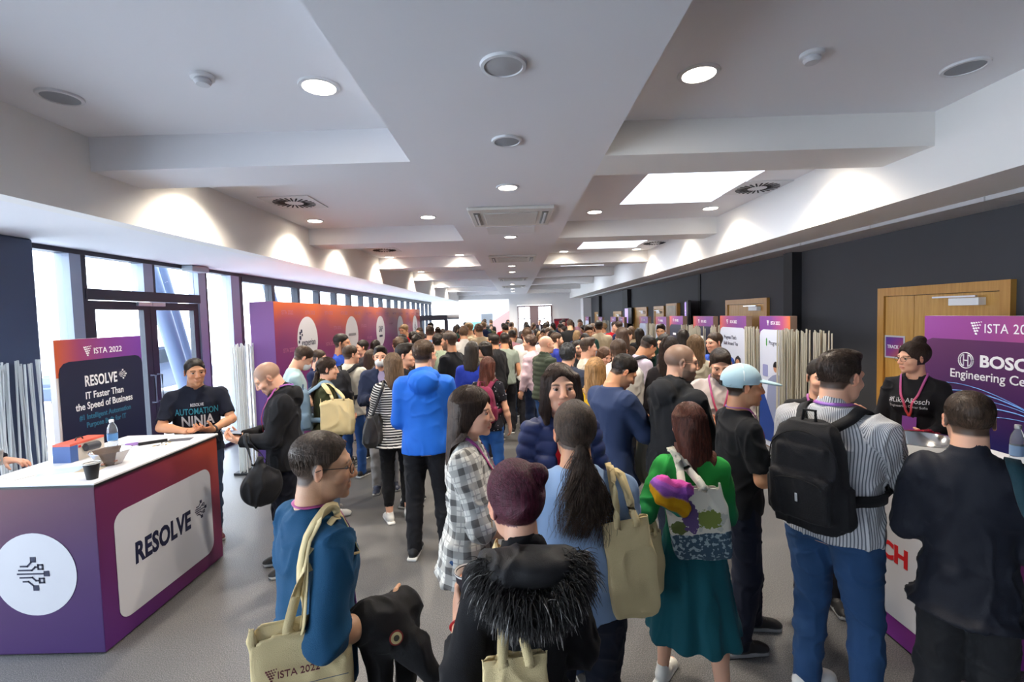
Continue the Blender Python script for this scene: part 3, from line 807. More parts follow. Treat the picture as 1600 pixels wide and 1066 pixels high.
def cloth(name, col, rough=.85, pat=None, c2=None, sheen=.03, bump=.35, bs=420, metal=0, period=.02, spec=.18):
    key = ('c', name, tuple(round(x, 4) for x in col), pat)
    if key in _mc: return _mc[key]
    m, nt, b = nodes_of(name); L = nt.links; tc = N(nt, 'ShaderNodeTexCoord')
    b.inputs['Roughness'].default_value = rough; b.inputs['Sheen Weight'].default_value = sheen; b.inputs['Sheen Roughness'].default_value = .5
    b.inputs['Specular IOR Level'].default_value = spec
    n2 = N(nt, 'ShaderNodeTexNoise', i_Scale=float(bs), i_Detail=2.0); L.new(tc.outputs['Object'], n2.inputs['Vector'])
    bp = N(nt, 'ShaderNodeBump', i_Strength=bump, i_Distance=.003); L.new(n2.outputs['Fac'], bp.inputs['Height']); L.new(bp.outputs[0], b.inputs['Normal'])
    n3 = N(nt, 'ShaderNodeTexNoise', i_Scale=7.0, i_Detail=4.0); L.new(tc.outputs['Object'], n3.inputs['Vector'])
    mr = N(nt, 'ShaderNodeMapRange', i_3=.88, i_4=1.12); L.new(n3.outputs['Fac'], mr.inputs[0])
    base = None
    if pat:
        at = N(nt, 'ShaderNodeAttribute', attribute_name='puv'); sp = N(nt, 'ShaderNodeSeparateXYZ'); L.new(at.outputs['Vector'], sp.inputs[0])
        def stripe(sock, per, duty, off=0.0):
            a = N(nt, 'ShaderNodeMath', operation='MULTIPLY_ADD', i_1=1.0 / per, i_2=off); L.new(sock, a.inputs[0])
            f = N(nt, 'ShaderNodeMath', operation='FRACT'); L.new(a.outputs[0], f.inputs[0])
            c = N(nt, 'ShaderNodeMath', operation='LESS_THAN', i_1=duty); L.new(f.outputs[0], c.inputs[0]); return c.outputs[0]
        def mixc(fac, A, B):
            x = N(nt, 'ShaderNodeMix', data_type='RGBA'); L.new(fac, x.inputs[0])
            for i, q in ((6, A), (7, B)):
                if hasattr(q, 'default_value') or not isinstance(q, tuple): L.new(q, x.inputs[i])
                else: x.inputs[i].default_value = c4(q)
            return x.outputs[2]
        U, Vv = sp.outputs['X'], sp.outputs['Y']
        if pat == 'hstripe': base = mixc(stripe(Vv, period, .45), tuple(col), tuple(c2))
        elif pat == 'vstripe': base = mixc(stripe(U, period, .38), tuple(col), tuple(c2))
        elif pat == 'dots':
            vo = N(nt, 'ShaderNodeTexVoronoi', i_Scale=22.0, i_Randomness=.3); L.new(at.outputs['Vector'], vo.inputs['Vector'])
            c = N(nt, 'ShaderNodeMath', operation='LESS_THAN', i_1=.16); L.new(vo.outputs['Distance'], c.inputs[0]); base = mixc(c.outputs[0], tuple(col), tuple(c2))
        elif pat == 'plaid':
            s1 = stripe(U, .075, .42); s2 = stripe(Vv, .075, .42); s3 = stripe(U, .075, .07, .3); s4 = stripe(Vv, .075, .07, .3)
            h = tuple(x * .5 + y * .5 for x, y in zip(col, c2))
            base = mixc(s1, tuple(col), h); x2 = mixc(s1, h, tuple(c2)); base = mixc(s2, base, x2)
            ad = N(nt, 'ShaderNodeMath', operation='MAXIMUM'); L.new(s3, ad.inputs[0]); L.new(s4, ad.inputs[1])
            base = mixc(ad.outputs[0], base, h)
        elif pat == 'floral':
            vo = N(nt, 'ShaderNodeTexNoise', i_Scale=26.0, i_Detail=4.0); L.new(tc.outputs['Object'], vo.inputs['Vector'])
            c = N(nt, 'ShaderNodeMath', operation='GREATER_THAN', i_1=.55); L.new(vo.outputs['Fac'], c.inputs[0]); base = mixc(c.outputs[0], tuple(col), tuple(c2))
        elif pat == 'zfade':      # dyed cloth running from c2 (high) to col (low)
            s2_ = N(nt, 'ShaderNodeSeparateXYZ'); L.new(tc.outputs['Object'], s2_.inputs[0])
            mr2 = N(nt, 'ShaderNodeMapRange', i_1=.80, i_2=1.15); L.new(s2_.outputs['Z'], mr2.inputs[0]); base = mixc(mr2.outputs[0], tuple(col), tuple(c2))
    hs = N(nt, 'ShaderNodeMix', data_type='RGBA', blend_type='MULTIPLY'); hs.inputs[0].default_value = 1.0
    if base is not None: L.new(base, hs.inputs[6])
    else: hs.inputs[6].default_value = c4(col)
    cc = N(nt, 'ShaderNodeCombineColor'); [L.new(mr.outputs[0], cc.inputs[i]) for i in range(3)]
    L.new(cc.outputs[0], hs.inputs[7]); L.new(hs.outputs[2], b.inputs['Base Color'])
    _mc[key] = m; return m

# ------------------------------------------------------------------ figure
def rotM(ax, deg): return np.array(Matrix.Rotation(R(deg), 4, ax), float)
def trM(v): return np.array(Matrix.Translation(Vector(v)), float)
def tp(M, p): return (M @ np.array([p[0], p[1], p[2], 1.0]))[:3]
def frame(o, z, y):
    z = np.array(z, float); z /= np.linalg.norm(z); y = np.array(y, float); y = y - z * (y @ z)
    if np.linalg.norm(y) < 1e-3: y = np.array((0, 1., .3)); y = y - z * (y @ z)
    y /= np.linalg.norm(y); x = np.cross(y, z); M = np.eye(4); M[:3, 0] = x; M[:3, 1] = y; M[:3, 2] = z; M[:3, 3] = o; return M
def ik(S, W, l1, l2, pole):
    S, W, pole = (np.array(v, float) for v in (S, W, pole)); d = W - S; L = np.linalg.norm(d)
    mx = (l1 + l2) * .995
    if L > mx: W = S + d / L * mx; d = W - S; L = mx
    a = (l1 * l1 - l2 * l2 + L * L) / (2 * L); h = math.sqrt(max(l1 * l1 - a * a, 1e-6)); n = d / L; p = pole - n * (pole @ n); p /= np.linalg.norm(p) + 1e-9
    return S + n * a + p * h, W
ARMS = {  # wrist (x outward, forward, height at 1.75 m), elbow hint (outward, forward, up), hand direction, palm normal, finger curl
    'down': ((.27, .03, .83), (.5, -1, 0), (.05, .15, -1), (-1, 0, 0), .45),
    'relaxed': ((.25, .10, .86), (.6, -1, 0), (-.05, .35, -1), (-1, .2, 0), .55),
    'phone': ((.09, .31, 1.14), (.45, -.7, -1), (-.35, .8, .35), (-.2, -.3, 1), .75),
    'waist': ((.14, .26, 1.06), (.45, -1, -.6), (-.8, .6, .1), (-.3, -.6, .4), .6),
    'cup': ((.13, .29, 1.17), (.45, -.6, -1), (-.3, .7, .6), (-1, .2, .1), .7),
    'pocket': ((.22, .10, .92), (1, -.8, 0), (-.2, .4, -.9), (-1, 0, .1), .4),
    'strap': ((.14, .16, 1.30), (1, .1, -1), (-.5, .2, .8), (-.2, -1, .2), 1.0),
    'chest': ((.07, .26, 1.22), (1, 0, -.8), (-.6, .3, .5), (-.2, -1, .2), .6),
    'chin': ((.06, .20, 1.40), (.8, .5, -1), (-.2, .0, 1), (-.5, -1, 0), .8),
    'carry': ((.26, .10, .90), (.5, -1, 0), (0, .2, -1), (-1, 0, 0), 1.2),
    'talk': ((.20, .34, 1.12), (.9, -.5, -1), (-.5, .8, .25), (-.5, .2, .8), .35),
    'folded': ((-.02, .24, 1.18), (1, .1, -.6), (-1, .1, .1), (0, -1, 0), .5),
    'out': ((.30, .38, 1.10), (.8, -.6, -1), (0, 1, .1), (0, 0, -1), .4),
    'crook': ((.15, .33, 1.03), (1, -.5, -.6), (-.5, .85, 0), (-.2, 0, -1), .6),
}
SK = {'light': srgb('#dca98d'), 'pale': srgb('#e2b59c'), 'tan': srgb('#c68f6c'), 'olive': srgb('#c99a78')}
LODS = [dict(c=.022, h=.0042, n=.0045, b=.010, cl=.0085, hr=.0055), dict(c=.03, h=.0065, n=.0075, b=.016, cl=.013, hr=.008),
        dict(c=.04, h=.011, n=.013, b=.024, cl=.020, hr=.013), dict(c=.05, h=.018, n=.025, b=.035, cl=.030, hr=.020)]
def face_color(q, skin, hair, sp):
    skin = np.array(skin); c = np.tile(skin, (len(q), 1)); x, y, z = q[:, 0], q[:, 1], q[:, 2]; ax = np.abs(x)
    def blend(w, col): nonlocal c; w = np.clip(w, 0, 1)[:, None]; c = c * (1 - w) + np.array(col) * w
    g = lambda d, s: np.exp(-(d / s) ** 2)
    front = y > .045
    blend(.30 * g(np.hypot(ax - .038, z + .030), .02) * front, skin * np.array((1.0, .62, .58)))
    blend(.30 * g(np.hypot(ax, z + .03), .016) * (y > .09), skin * np.array((1.0, .62, .56)))
    blend(.5 * (ax > .07) * (np.abs(z + .005) < .035) * (np.abs(y + .005) < .03), skin * np.array((1.0, .66, .60)))
    dm = sp.get('beard', 0)
    if dm > 0:
        jaw = np.clip((-.042 - z) / .012, 0, 1) * np.clip((y + .0) / .02, 0, 1) * (z > -.135) * (1 - .9 * g(np.hypot(x, (z + .068) * 1.6), .019))
        side = (z < .0) * (z > -.13) * (ax > .052) * np.clip(y / .012, 0, 1) * np.clip((.055 - y) / .012, 0, 1)
        mus = g((z + .052), .008) * (ax < .032) * (y > .07)
        blend(dm * np.clip(jaw + side * .8 + mus, 0, 1), np.array(hair) * .8 + skin * .12)
    lip = g((z + .0665) / 1.0, .0085) * (ax < .027 - .9 * np.abs(z + .0665)) * (y > .078)
    blend(lip * (.95 if sp.get('lips') else .65), skin * np.array((.85, .40, .40)) if sp.get('lips') else skin * np.array((.88, .58, .54)))
    blend((g(z + .0665, .0014)) * (ax < .024) * (y > .078) * .8, skin * .3)
    br = g(z - (.0245 - .16 * np.abs(ax - .034)), .0042) * (ax > .014) * (ax < .052) * (y > .05)
    blend(br * .9, np.array(hair) * .7 + skin * .05)
    if sp.get('smile'): blend(.6 * g(z + .0665 - ax * .18, .0016) * (ax < .017) * (y > .08), (.6, .56, .52))
    ey = g(np.hypot((ax - .0315) / 1.7, (z - .0035)), .0085) * (y > .055); blend(ey * .35, skin * .55)
    blend(.85 * g(z - (.0105 - 8.0 * (ax - .0315) ** 2), .0016) * (np.abs(ax - .0315) < .0155) * (y > .06), (.02, .014, .012))
    sh = sp.get('shaved', 0)
    hst = sp.get('hair', 'short')
    if hst in ('short', 'quiff', 'curly') or sp.get('scalp'):
        hl = np.interp(y, [-.1, -.04, -.015, .02, .045, .058, .075], [-.060, -.056, -.030, -.008, .030, .056, .078]); w = np.clip((z - hl) / .010, 0, 1) * (ax < .0795 - .0 * z) * (y < .08)
        blend(w * .96, np.array(hair) * .8 + skin * .02)
    elif hst not in ('bald', 'buzz'): blend(.96 * (z > -.05) * (y < .02) * (ax < .079) + .96 * (z > .07) * (y < .07), np.array(hair))
    if sh: blend(sh * np.clip((z - (.052 - (y < .06) * .05 - (y < 0) * .03)) / .015, 0, 1) * (y < .075), np.array(hair) * .85 + skin * .15)
    return c
def build_person(sp, name='person'):
    """sp: dict with place, pose and clothing. The body is one mesh; hair, clothes and shoes are its children."""
    lod = sp.get('lod', 1); G = LODS[lod]; fem = sp.get('fem', False); rng = random.Random(sp.get('seed', 1)); seed = sp.get('seed', 1)
    if 'px' in sp:
        w = at_depth(sp['px'][0], sp['px'][1], sp['Y']); Hh = w.z; X, Y = w.x, w.y
    else: X, Y, Hh = sp['X'], sp['Y'], sp['H']
    nod = sp.get('nod', 0); lean = sp.get('lean', 2)
    drop = .25 * (1 - math.cos(R(abs(nod) * .8))) * .5 + .75 * (1 - math.cos(R(lean)))
    S = (Hh + drop + (-.012 if sp.get('hair', 'short') not in ('bald', 'buzz') else 0)) / 1.75
    wd = sp.get('w', 1.0) * S
    skin = SK[sp.get('skin', 'light')]; hc = sp.get('hc', (.02, .012, .008))
    # upper body frame bends about the hips
    hipz = .93 * S
    U = trM((0, 0, hipz)) @ rotM('Z', sp.get('twist', 0)) @ rotM('X', -lean) @ rotM('Y', sp.get('side', 0)) @ trM((0, 0, -hipz))
    hy = sp.get('head', 0)
    sw = (.148 if fem else .170) * wd; shz = 1.395 * S
    neckb = np.array((0, -.012 * S, 1.475 * S))
    Hd = U @ trM((0, .006 * S, 1.510 * S)) @ rotM('Z', hy) @ rotM('X', -nod) @ rotM('Y', sp.get('tilt', 0)) @ trM((0, .012 * S, .118 * S))
    hs = S * (1.02 if fem else 1.05) * sp.get('hs', 1.0)
    HM = Hd @ np.diag([hs, hs, hs, 1.0])
    # place so that the head top falls on the asked spot
    heading = sp.get('dir', 0)
    top = tp(HM, (0, -.01, .11)); ca, sa = math.cos(R(heading)), math.sin(R(heading))
    ox, oy = top[0] * ca - top[1] * sa, top[0] * sa + top[1] * ca
    if sp.get('center', True): X -= ox; Y -= oy
    # arms
    arms = []
    for side, key in ((-1, 'armL'), (1, 'armR')):
        a = sp.get(key, 'down')
        a = ARMS[a] if isinstance(a, str) else a
        Sh = tp(U, (side * sw, -.012 * S, shz))
        W = tp(U, (side * a[0][0] * S, a[0][1] * S, a[0][2] * S)); pol = U[:3, :3] @ np.array((side * a[1][0], a[1][1], a[1][2]))
        El, W = ik(Sh, W, .285 * S, .245 * S, pol)
        hd = U[:3, :3] @ np.array((side * a[2][0], a[2][1], a[2][2]), float); pn = U[:3, :3] @ np.array((side * a[3][0], a[3][1], a[3][2]), float)
        fa = W - El; hd = hd / np.linalg.norm(hd) * .65 + fa / np.linalg.norm(fa) * .35
        arms.append(dict(s=side, S=Sh, E=El, W=W, F=frame(W, hd, pn), curl=a[4], key=key))
    # legs
    stance = sp.get('stance', ((-.10, -.02, -8), (.10, .03, 8)))
    legs = []
    for side, (fx, fy, fa) in zip((-1, 1), stance):
        hip = np.array((side * .088 * wd, 0, .90 * S)); ank = np.array((fx * S, fy * S, .085 * S))
        kn, ank = ik(hip, ank, .415 * S, .405 * S, (side * .05, 1, 0)); legs.append((side, hip, kn, ank, fa))
    bare_leg = sp.get('bottom', 'trousers') in ('dress', 'shorts')
    slim = .86
    # ---- body mesh
    prims = []
    fw = sp.get('fat', 1.0)
    if fem: tab = [(.84, .155, .10, 0, -.012), (.93, .168, .112, 0, -.012), (1.06, .128, .09, 0, 0), (1.17, .130, .092, 0, .002), (1.28, .148, .105, 0, .006), (1.34, .150, .10, 0, 0), (1.40, .135, .078, 0, -.008), (1.445, .085, .060, 0, -.012), (1.48, .056, .052, 0, -.01), (1.51, .05, .05, 0, -.008)]
    else: tab = [(.84, .15, .105, 0, -.008), (.93, .158, .112, 0, -.005), (1.06, .148, .105 * fw, 0, .002), (1.17, .156, .108 * fw, 0, .004), (1.28, .170, .115, 0, .004), (1.35, .174, .108, 0, -.004), (1.405, .155, .085, 0, -.01), (1.45, .10, .068, 0, -.014), (1.485, .062, .060, 0, -.01), (1.51, .058, .058, 0, -.01)]
    def torso(inf, z0=.84, z1=1.51, k=1.0, low=None, p=2.2):
        T = []
        zs_ = [r[0] for r in tab]
        for z in sorted({z0, z1} | {r[0] for r in tab if z0 < r[0] < z1}):
            r = [np.interp(z, zs_, [q[i] for q in tab]) for i in (1, 2, 3, 4)]
            e = low(z) if low else 0
            T.append((z * S, (r[0] * k + inf + e) * wd, (r[1] * k + inf + e) * S * sp.get('w', 1.0) ** .7, r[2] * S, r[3] * S))
        return loft(T, U, 0, p)
    tor = torso(-.018, k=.96)
    nk = .052 if fem else .060
    head = [(ell((0, -.014, .032), (.0745, .094, .084), HM), .012), (ell((0, .030, -.022), (.0655, .064, .086), HM), .02), (ell((0, .034, -.074), (.053, .051, .036), HM), .02),
            (ell((0, .074, -.098), (.020, .017, .016), HM), .016), (cap((0, .088, .014), (0, .107, -.030), .0080, .0115, HM), .012), (ell((.012, .099, -.034), (.0085, .009, .008), HM), .006), (ell((-.012, .099, -.034), (.0085, .009, .008), HM), .006),
            (cap((-.042, .076, .024), (.042, .076, .024), .009 if fem else .012, .009 if fem else .012, HM), .016), (ell((.037, .062, -.026), (.026, .026, .022), HM), .014), (ell((-.037, .062, -.026), (.026, .026, .022), HM), .014),
            (cap((-.017, .089, -.0615), (.017, .089, -.0615), .0062, .0062, HM), .008), (cap((-.014, .088, -.0725), (.014, .088, -.0725), .0070, .0070, HM), .008)]
    ears = [ell((s * .077, -.004, -.004), (.008, .019, .031), HM, rot=(-8, 0, -s * 24)) for s in (-1, 1)]
    xs_f, ys_f, zs_f = [], [], []
    hcen = tp(HM, (0, 0, 0)); e = .135 * S
    xs_f.append((hcen[0] - e, hcen[0] + e, G['h'])); ys_f.append((hcen[1] - e, hcen[1] + e, G['h'])); zs_f.append((hcen[2] - .15 * S, hcen[2] + .14 * S, G['h']))
    for a in arms:
        c = tp(a['F'], (0, 0, .09 * S)); e = .10 * S
        for lst, i in ((xs_f, 0), (ys_f, 1), (zs_f, 2)): lst.append((c[i] - e, c[i] + e, G['n']))
        for lst, i in ((xs_f, 0), (ys_f, 1), (zs_f, 2)): lst.append((min(a['E'][i], a['W'][i]) - .05, max(a['E'][i], a['W'][i]) + .05, G['b']))
    if bare_leg: zs_f.append((0, .5 * S, G['b'])); xs_f.append((-.22, .22, G['b'])); ys_f.append((-.15, .15, G['b']))
    allp = np.array([a['W'] for a in arms] + [tp(a['F'], (0, 0, .2)) for a in arms] + [a['E'] for a in arms] + [l[3] for l in legs] + [hcen, (0, 0, 0)])
    lo = allp.min(0) - .16; hi = allp.max(0) + .16; lo[2] = -.03; hi[2] = hcen[2] + .16 * S; lo[0] = min(lo[0], -.3); hi[0] = max(hi[0], .3); lo[1] = min(lo[1], -.22); hi[1] = max(hi[1], .22)
    f = Fld(axis(lo[0], hi[0], G['c'], xs_f), axis(lo[1], hi[1], G['c'], ys_f), axis(lo[2], hi[2], G['c'], zs_f))
    f.add(tor, .02)
    nb = tp(U, (0, -.014 * S, 1.46 * S)); nt_ = tp(HM, (0, -.024, -.045))
    f.add(cap(nb, nt_, (nk + .006) * S, nk * S), .035)
    for s in (-1, 1): f.add(cap(tp(U, (s * .035 * S, -.018 * S, 1.462 * S)), tp(U, (s * (sw - .02), -.012 * S, shz + .0)), .034 * S, .046 * S), .03)
    for a in arms:
        r = .9 if fem else 1.0
        f.add(cap(a['S'], a['E'], .050 * S * r, .040 * S * r), .03); f.add(cap(a['E'], a['E'] + (a['W'] - a['E']) * .35, .041 * S * r, .042 * S * r), .02)
        f.add(cap(a['E'] + (a['W'] - a['E']) * .3, a['W'], .042 * S * r, .026 * S * r), .02)
        h = S * (.92 if fem else 1.0) * sp.get('hand', 1.0); M = a['F'] @ np.diag([h, h, h, 1.0]); s = a['s']; cu = a['curl']
        f.add(ell((0, .002, .048), (.041, .016, .052), M), .018); f.add(cap((0, 0, -.01), (0, 0, .03), .024, .028, M, flat=((0, 1, 0), .72)), .02)
        if lod < 3:
            kk = .004 if lod == 0 else .006
            for j, (fx, fz, fl) in enumerate(((-.030, .088, .068), (-.010, .094, .078), (.011, .092, .073), (.030, .084, .058))):
                fx *= -s
                p = np.array((fx, 0, fz)); ang = .1 + fx * 0; spread = fx * .9 * (1 - min(cu, 1)) * .6; rr = .0095
                lens = (fl * .45, fl * .32, fl * .27)
                for jj, sl in enumerate(lens):
                    ang += cu * (.75, .95, .6)[jj] + .04 * j * cu
                    d = np.array((spread, math.sin(ang), math.cos(ang))); q = p + d / np.linalg.norm(d) * sl
                    f.add(cap(p, q, rr, rr * .92, M), kk if jj else .008); p = q; rr *= .92
            p = np.array((-s * -.028, .006, .022)) * np.array((1, 1, 1)); p[0] = s * -.030 if True else 0
            p = np.array((-s * .030, .006, .020)); d1 = np.array((-s * .62, .45 + .4 * cu, .72)); d1 /= np.linalg.norm(d1); q = p + d1 * .044
            f.add(cap(p, q, .0135, .0105, M), .012); d2 = np.array((-s * (.35 - .35 * cu), .5 + .3 * cu, .8)); d2 /= np.linalg.norm(d2); f.add(cap(q, q + d2 * .032, .0105, .0085, M), .004)
        else: f.add(ell((0, .02, .11), (.036, .02, .045), M), .015)
    for side, hip, kn, ank, fa in legs:
        f.add(cap(hip, kn, .082 * wd * slim, .054 * S * slim), .03); f.add(cap(kn, kn + (ank - kn) * .35, .050 * S, .052 * S), .02); f.add(cap(kn + (ank - kn) * .35, ank, .052 * S, .034 * S), .02)
        fr = frame(ank, (0, 0, 1), (math.sin(R(fa)), math.cos(R(fa)), 0)); f.add(cap((0, -.02, -.04), (0, .12, -.055), .03, .022, fr), .02)
    for p_, k_ in head: f.add(p_, k_ * S)
    if lod < 3:
        for p_ in ears: f.add(p_, .006)
        if lod < 2:
            for s in (-1, 1): f.add(ell((s * .0840, .000, -.002), (.004, .010, .016), HM), .004, 's')
        for s in (-1, 1): f.add(ell((s * .0315, .099, .0035), (.0175, .020, .0125), HM), .010, 's')
        if lod < 2:
            for s in (-1, 1):
                f.add(ell((s * .0315, .0775, .0096), (.0168, .0132, .0074), HM, rot=(24, 0, 0)), .003)
                f.add(ell((s * .0315, .0775, -.0060), (.0150, .0120, .0048), HM, rot=(-14, 0, 0)), .003)
            for s in (-1, 1): f.add(ell((s * .0065, .104, -.0420), (.0032, .004, .003), HM), .002, 's')
    V, Q = f.mesh(); V = smooth_mesh(V, Q, 2 if lod < 2 else 1, .35)
    qh = V @ np.linalg.inv(HM)[:3, :3].T + np.linalg.inv(HM)[:3, 3]
    isH = (np.abs(qh[:, 0]) < .1) & (qh[:, 2] > -.14) & (qh[:, 1] > -.13) & (qh[:, 1] < .14)
    col = np.tile(np.array(skin), (len(V), 1)); fc = face_color(qh, skin, hc, sp); col[isH] = fc[isH]
    for a in arms:   # knuckles and nails a touch redder
        ql = V @ np.linalg.inv(a['F'])[:3, :3].T + np.linalg.inv(a['F'])[:3, 3]; w = np.clip((ql[:, 2] - .08) / .03, 0, 1) * (np.abs(ql[:, 0]) < .08) * (ql[:, 2] < .2) * (np.abs(ql[:, 1]) < .1)
        col = col * (1 - .25 * w[:, None]) + col * np.array((1.0, .75, .7)) * (.25 * w[:, None])
    body = np_mesh(name, V, Q, M_skin, None, col=col)
    body.location = (X, Y, 0); body.rotation_euler = (0, 0, R(heading))
    tag(body, sp['label'], 'person', sp.get('group'))
    ctx = dict(sp=sp, body=body, S=S, U=U, HM=HM, Hd=Hd, f=f, arms=arms, legs=legs, X=X, Y=Y, heading=heading, wd=wd, sw=sw, shz=shz, lod=lod, G=G, torso=torso, tab=tab, fem=fem)
    # eyes
    if lod < 2 and sp.get('eyes', True):
        for s in (-1, 1):
            th = np.linspace(0, PI, 13); ph = np.linspace(0, 2 * PI, 25)[:-1]; r = .0118
            Vv = np.array([(r * math.sin(t) * math.cos(p), r * math.cos(t), r * math.sin(t) * math.sin(p)) for t in th for p in ph])
            cc = np.where((th < .50)[:, None], np.array((.012, .008, .006)) if lod == 0 else np.array((.012, .008, .006)), np.array((.36, .33, .31)))
            cc[(th >= .22) & (th < .60)] = sp.get('iris', (.045, .022, .01)); cc = np.repeat(cc, 24, 0)
            Fq = [(i * 24 + j, i * 24 + (j + 1) % 24, (i + 1) * 24 + (j + 1) % 24, (i + 1) * 24 + j) for i in range(12) for j in range(24)]
            gz = sp.get('gaze', 0); Rz = rotM('Z', gz); Vv = Vv @ Rz[:3, :3].T
            Vw = (Vv + np.array((s * .0315, .0765, .0030))) @ HM[:3, :3].T + HM[:3, 3]
            np_mesh('eye', Vw, np.array(Fq), vcol_mat('eye_surface', .12, 0, 0, 50, .6), body, col=cc)
    hair_build(ctx); cloth_build(ctx)
    if sp.get('glasses') and lod < 3: glasses(ctx)
    return ctx
def glasses(ctx):
    HM = ctx['HM']; S = ctx['S']; b = ctx['body']; mb = MB(); r = .0014
    for s in (-1, 1):
        pts = [tp(HM, (s * .034 + .023 * math.cos(a) * (1.0), .106 - .10 * abs(.034 + s * s * .0 + .0 * math.cos(a)) * .2 - max(0, (abs(s * .034 + .023 * math.cos(a)) - .03)) * .35, .000 + .019 * math.sin(a))) for a in np.linspace(0, 2 * PI, 20)[:-1]]
        mb.tube(pts, r * S * 1.1, 6, closed=True)
        mb.tube([tp(HM, (s * .056, .096, .006)), tp(HM, (s * .077, .075, .010)), tp(HM, (s * .083, .01, .010)), tp(HM, (s * .082, -.012, .002))], r, 6)
    mb.tube([tp(HM, (-.011, .106, .006)), tp(HM, (0, .111, .009)), tp(HM, (.011, .106, .006))], r, 6)
    o = mb.build('glasses', mat('dark_spectacle_frame', (.02, .02, .022), .3, .4), b, smooth=True)

# ------------------------------------------------------------------ hair
def hair_build(ctx):
    sp = ctx['sp']; st_ = sp.get('hair', 'short'); HM = ctx['HM']; S = ctx['S']; lod = ctx['lod']; G = ctx['G']; b = ctx['body']; hc = tuple(sp.get('hc', (.02, .012, .008))); seed = sp.get('seed', 1)
    if st_ == 'bald' or (st_ == 'buzz'): return
    h = G['hr']; Hs = HM @ np.diag([1, 1, 1, 1.0])
    long_ = st_ in ('long', 'longfront', 'pony', 'lowpony')
    ln = sp.get('hlen', .34)
    lo_l = np.array((-.16, -.25, -.14 - (ln + .05 if long_ else 0))); hi_l = np.array((.16, .17, .26 if st_ in ('bun', 'topbun') else .19))
    # hair grid in head-local axes: grow it there, then carry it to the body frame
    f = Fld(axis(lo_l[0], hi_l[0], h), axis(lo_l[1], hi_l[1], h), axis(lo_l[2], hi_l[2], h))
    vol = sp.get('vol', 1.0); t = .010 * vol
    if st_ in ('short', 'quiff'): f.add(ell((0, -.014, .046), (.0765 + t * .25, .0945 + t * .35, .0745 + t * .9)), 0)
    else: f.add(ell((0, -.016, .034 + t * .4), (.078 + t * .5, .098 + t, .088 + t)), 0)
    if st_ in ('short', 'quiff', 'curly'):
        if st_ == 'quiff': f.add(ell((0, .045, .105), (.055, .045, .026)), .03)
        # carve the face, the ears and the nape
        f.add(ell((0, .100, -.018), (.084, .066, .090)), .012, 's')
        for s in (-1, 1): f.add(ell((s * .090, .024, -.046), (.030, .052, .052)), .010, 's')
        f.half(lambda X, Y, Z: -.058 - Z + 0 * X + (Y + .08) * .25)
    else:
        fr = .104 if st_ in ('long', 'longfront') else .100
        if st_ in ('long', 'longfront'):
            wv = .012
            T = [(-.06 - ln, .050, .030, 0, -.085), (-.06 - ln * .7, .078, .045, 0, -.085), (-.10, .092, .062, 0, -.062), (-.02, .094, .085, 0, -.035), (.06, .086, .09, 0, -.018)]
            f.add(loft(T, None, 0, 2.2), .02)
            if st_ == 'longfront':
                for s in (-1, 1): f.add(cap((s * .066, .030, .05), (s * .086, .040, -.10), .026, .026), .02); f.add(cap((s * .086, .040, -.10), (s * .085, .075, -.06 - ln * .75), .028, .014), .02)
        if long_: f.add(cap((0, .015, -.07), (0, .035, -.20), .060, .075), .004, 's')
        f.add(ell((0, .108, -.026), ({'long': .062, 'longfront': .067}.get(st_, .078), .074, .104 if st_ == 'longfront' else .100)), .008, 's')
        if st_ not in ('long', 'longfront'):
            for s in (-1, 1): f.add(ell((s * .090, .020, -.050), (.030, .045, .055)), .008, 's')
            f.half(lambda X, Y, Z: np.where(Y > -.2, -.085 - Z - 0 * X, -1) * (1 if st_ in ('bun', 'topbun', 'pony', 'lowpony') else 0) - (0 if st_ in ('bun', 'topbun', 'pony', 'lowpony') else 1))
        if st_ == 'pony': f.add(ell((0, -.118, .045), (.026, .026, .026)), .01); f.add(cap((0, -.125, .045), (0, -.150, -.06), .028, .036), .01); f.add(cap((0, -.150, -.06), (0, -.125, -.06 - ln), .036, .012), .01)
        if st_ == 'lowpony': f.add(ell((0, -.105, -.050), (.026, .024, .024)), .01); f.add(cap((0, -.112, -.06), (0, -.122, -.14), .022, .040, flat=((0, 1, 0), .6)), .01); f.add(cap((0, -.122, -.14), (.012, -.110, -.06 - ln), .042, .022, flat=((0, 1, 0), .5)), .015)
        if st_ == 'bun': f.add(ell(sp.get('bunpos', (0, -.115, .03)), (.038, .036, .034)), .012)
        if st_ == 'topbun': f.add(ell((0, -.055, .135), (.042, .042, .034)), .012)
    V, Q = f.mesh()
    if len(V) == 0: return
    V = smooth_mesh(V, Q, 1, .4); nr = normals(V, Q)
    amp = {'curly': .009, 'short': .0018, 'quiff': .0022}.get(st_, .0016 if lod == 0 else .0035)
    fs = np.array((60, 60, 12)) if long_ else np.array((70, 45, 30)); fs = fs if st_ != 'curly' else np.array((55, 55, 55))
    V = V + nr * (noise3(V * fs + seed, seed) * amp)[:, None]
    if long_: V = V + nr * (noise3(V * np.array((22, 22, 5)) + seed, seed + 4) * .006)[:, None]
    def tow(P): return P @ HM[:3, :3].T + HM[:3, 3]
    m = hair_mat(hc)
    # gravity: long hair hangs straight down whatever the nod
    def hang(P):
        W = tow(P)
        if long_ and abs(sp.get('nod', 0)) > 4:
            base = tp(HM, (0, -.04, -.04)); dz = np.clip(-.04 - P[:, 2], 0, 1)
            down = base + (P - np.array((0, -.04, -.04))) @ (rotM('Z', sp.get('head', 0) + sp.get('twist', 0))[:3, :3].T) * S
            w = np.clip(dz / .08, 0, 1)[:, None]; W = W * (1 - w) + down * w
        return W
    W = hang(V)
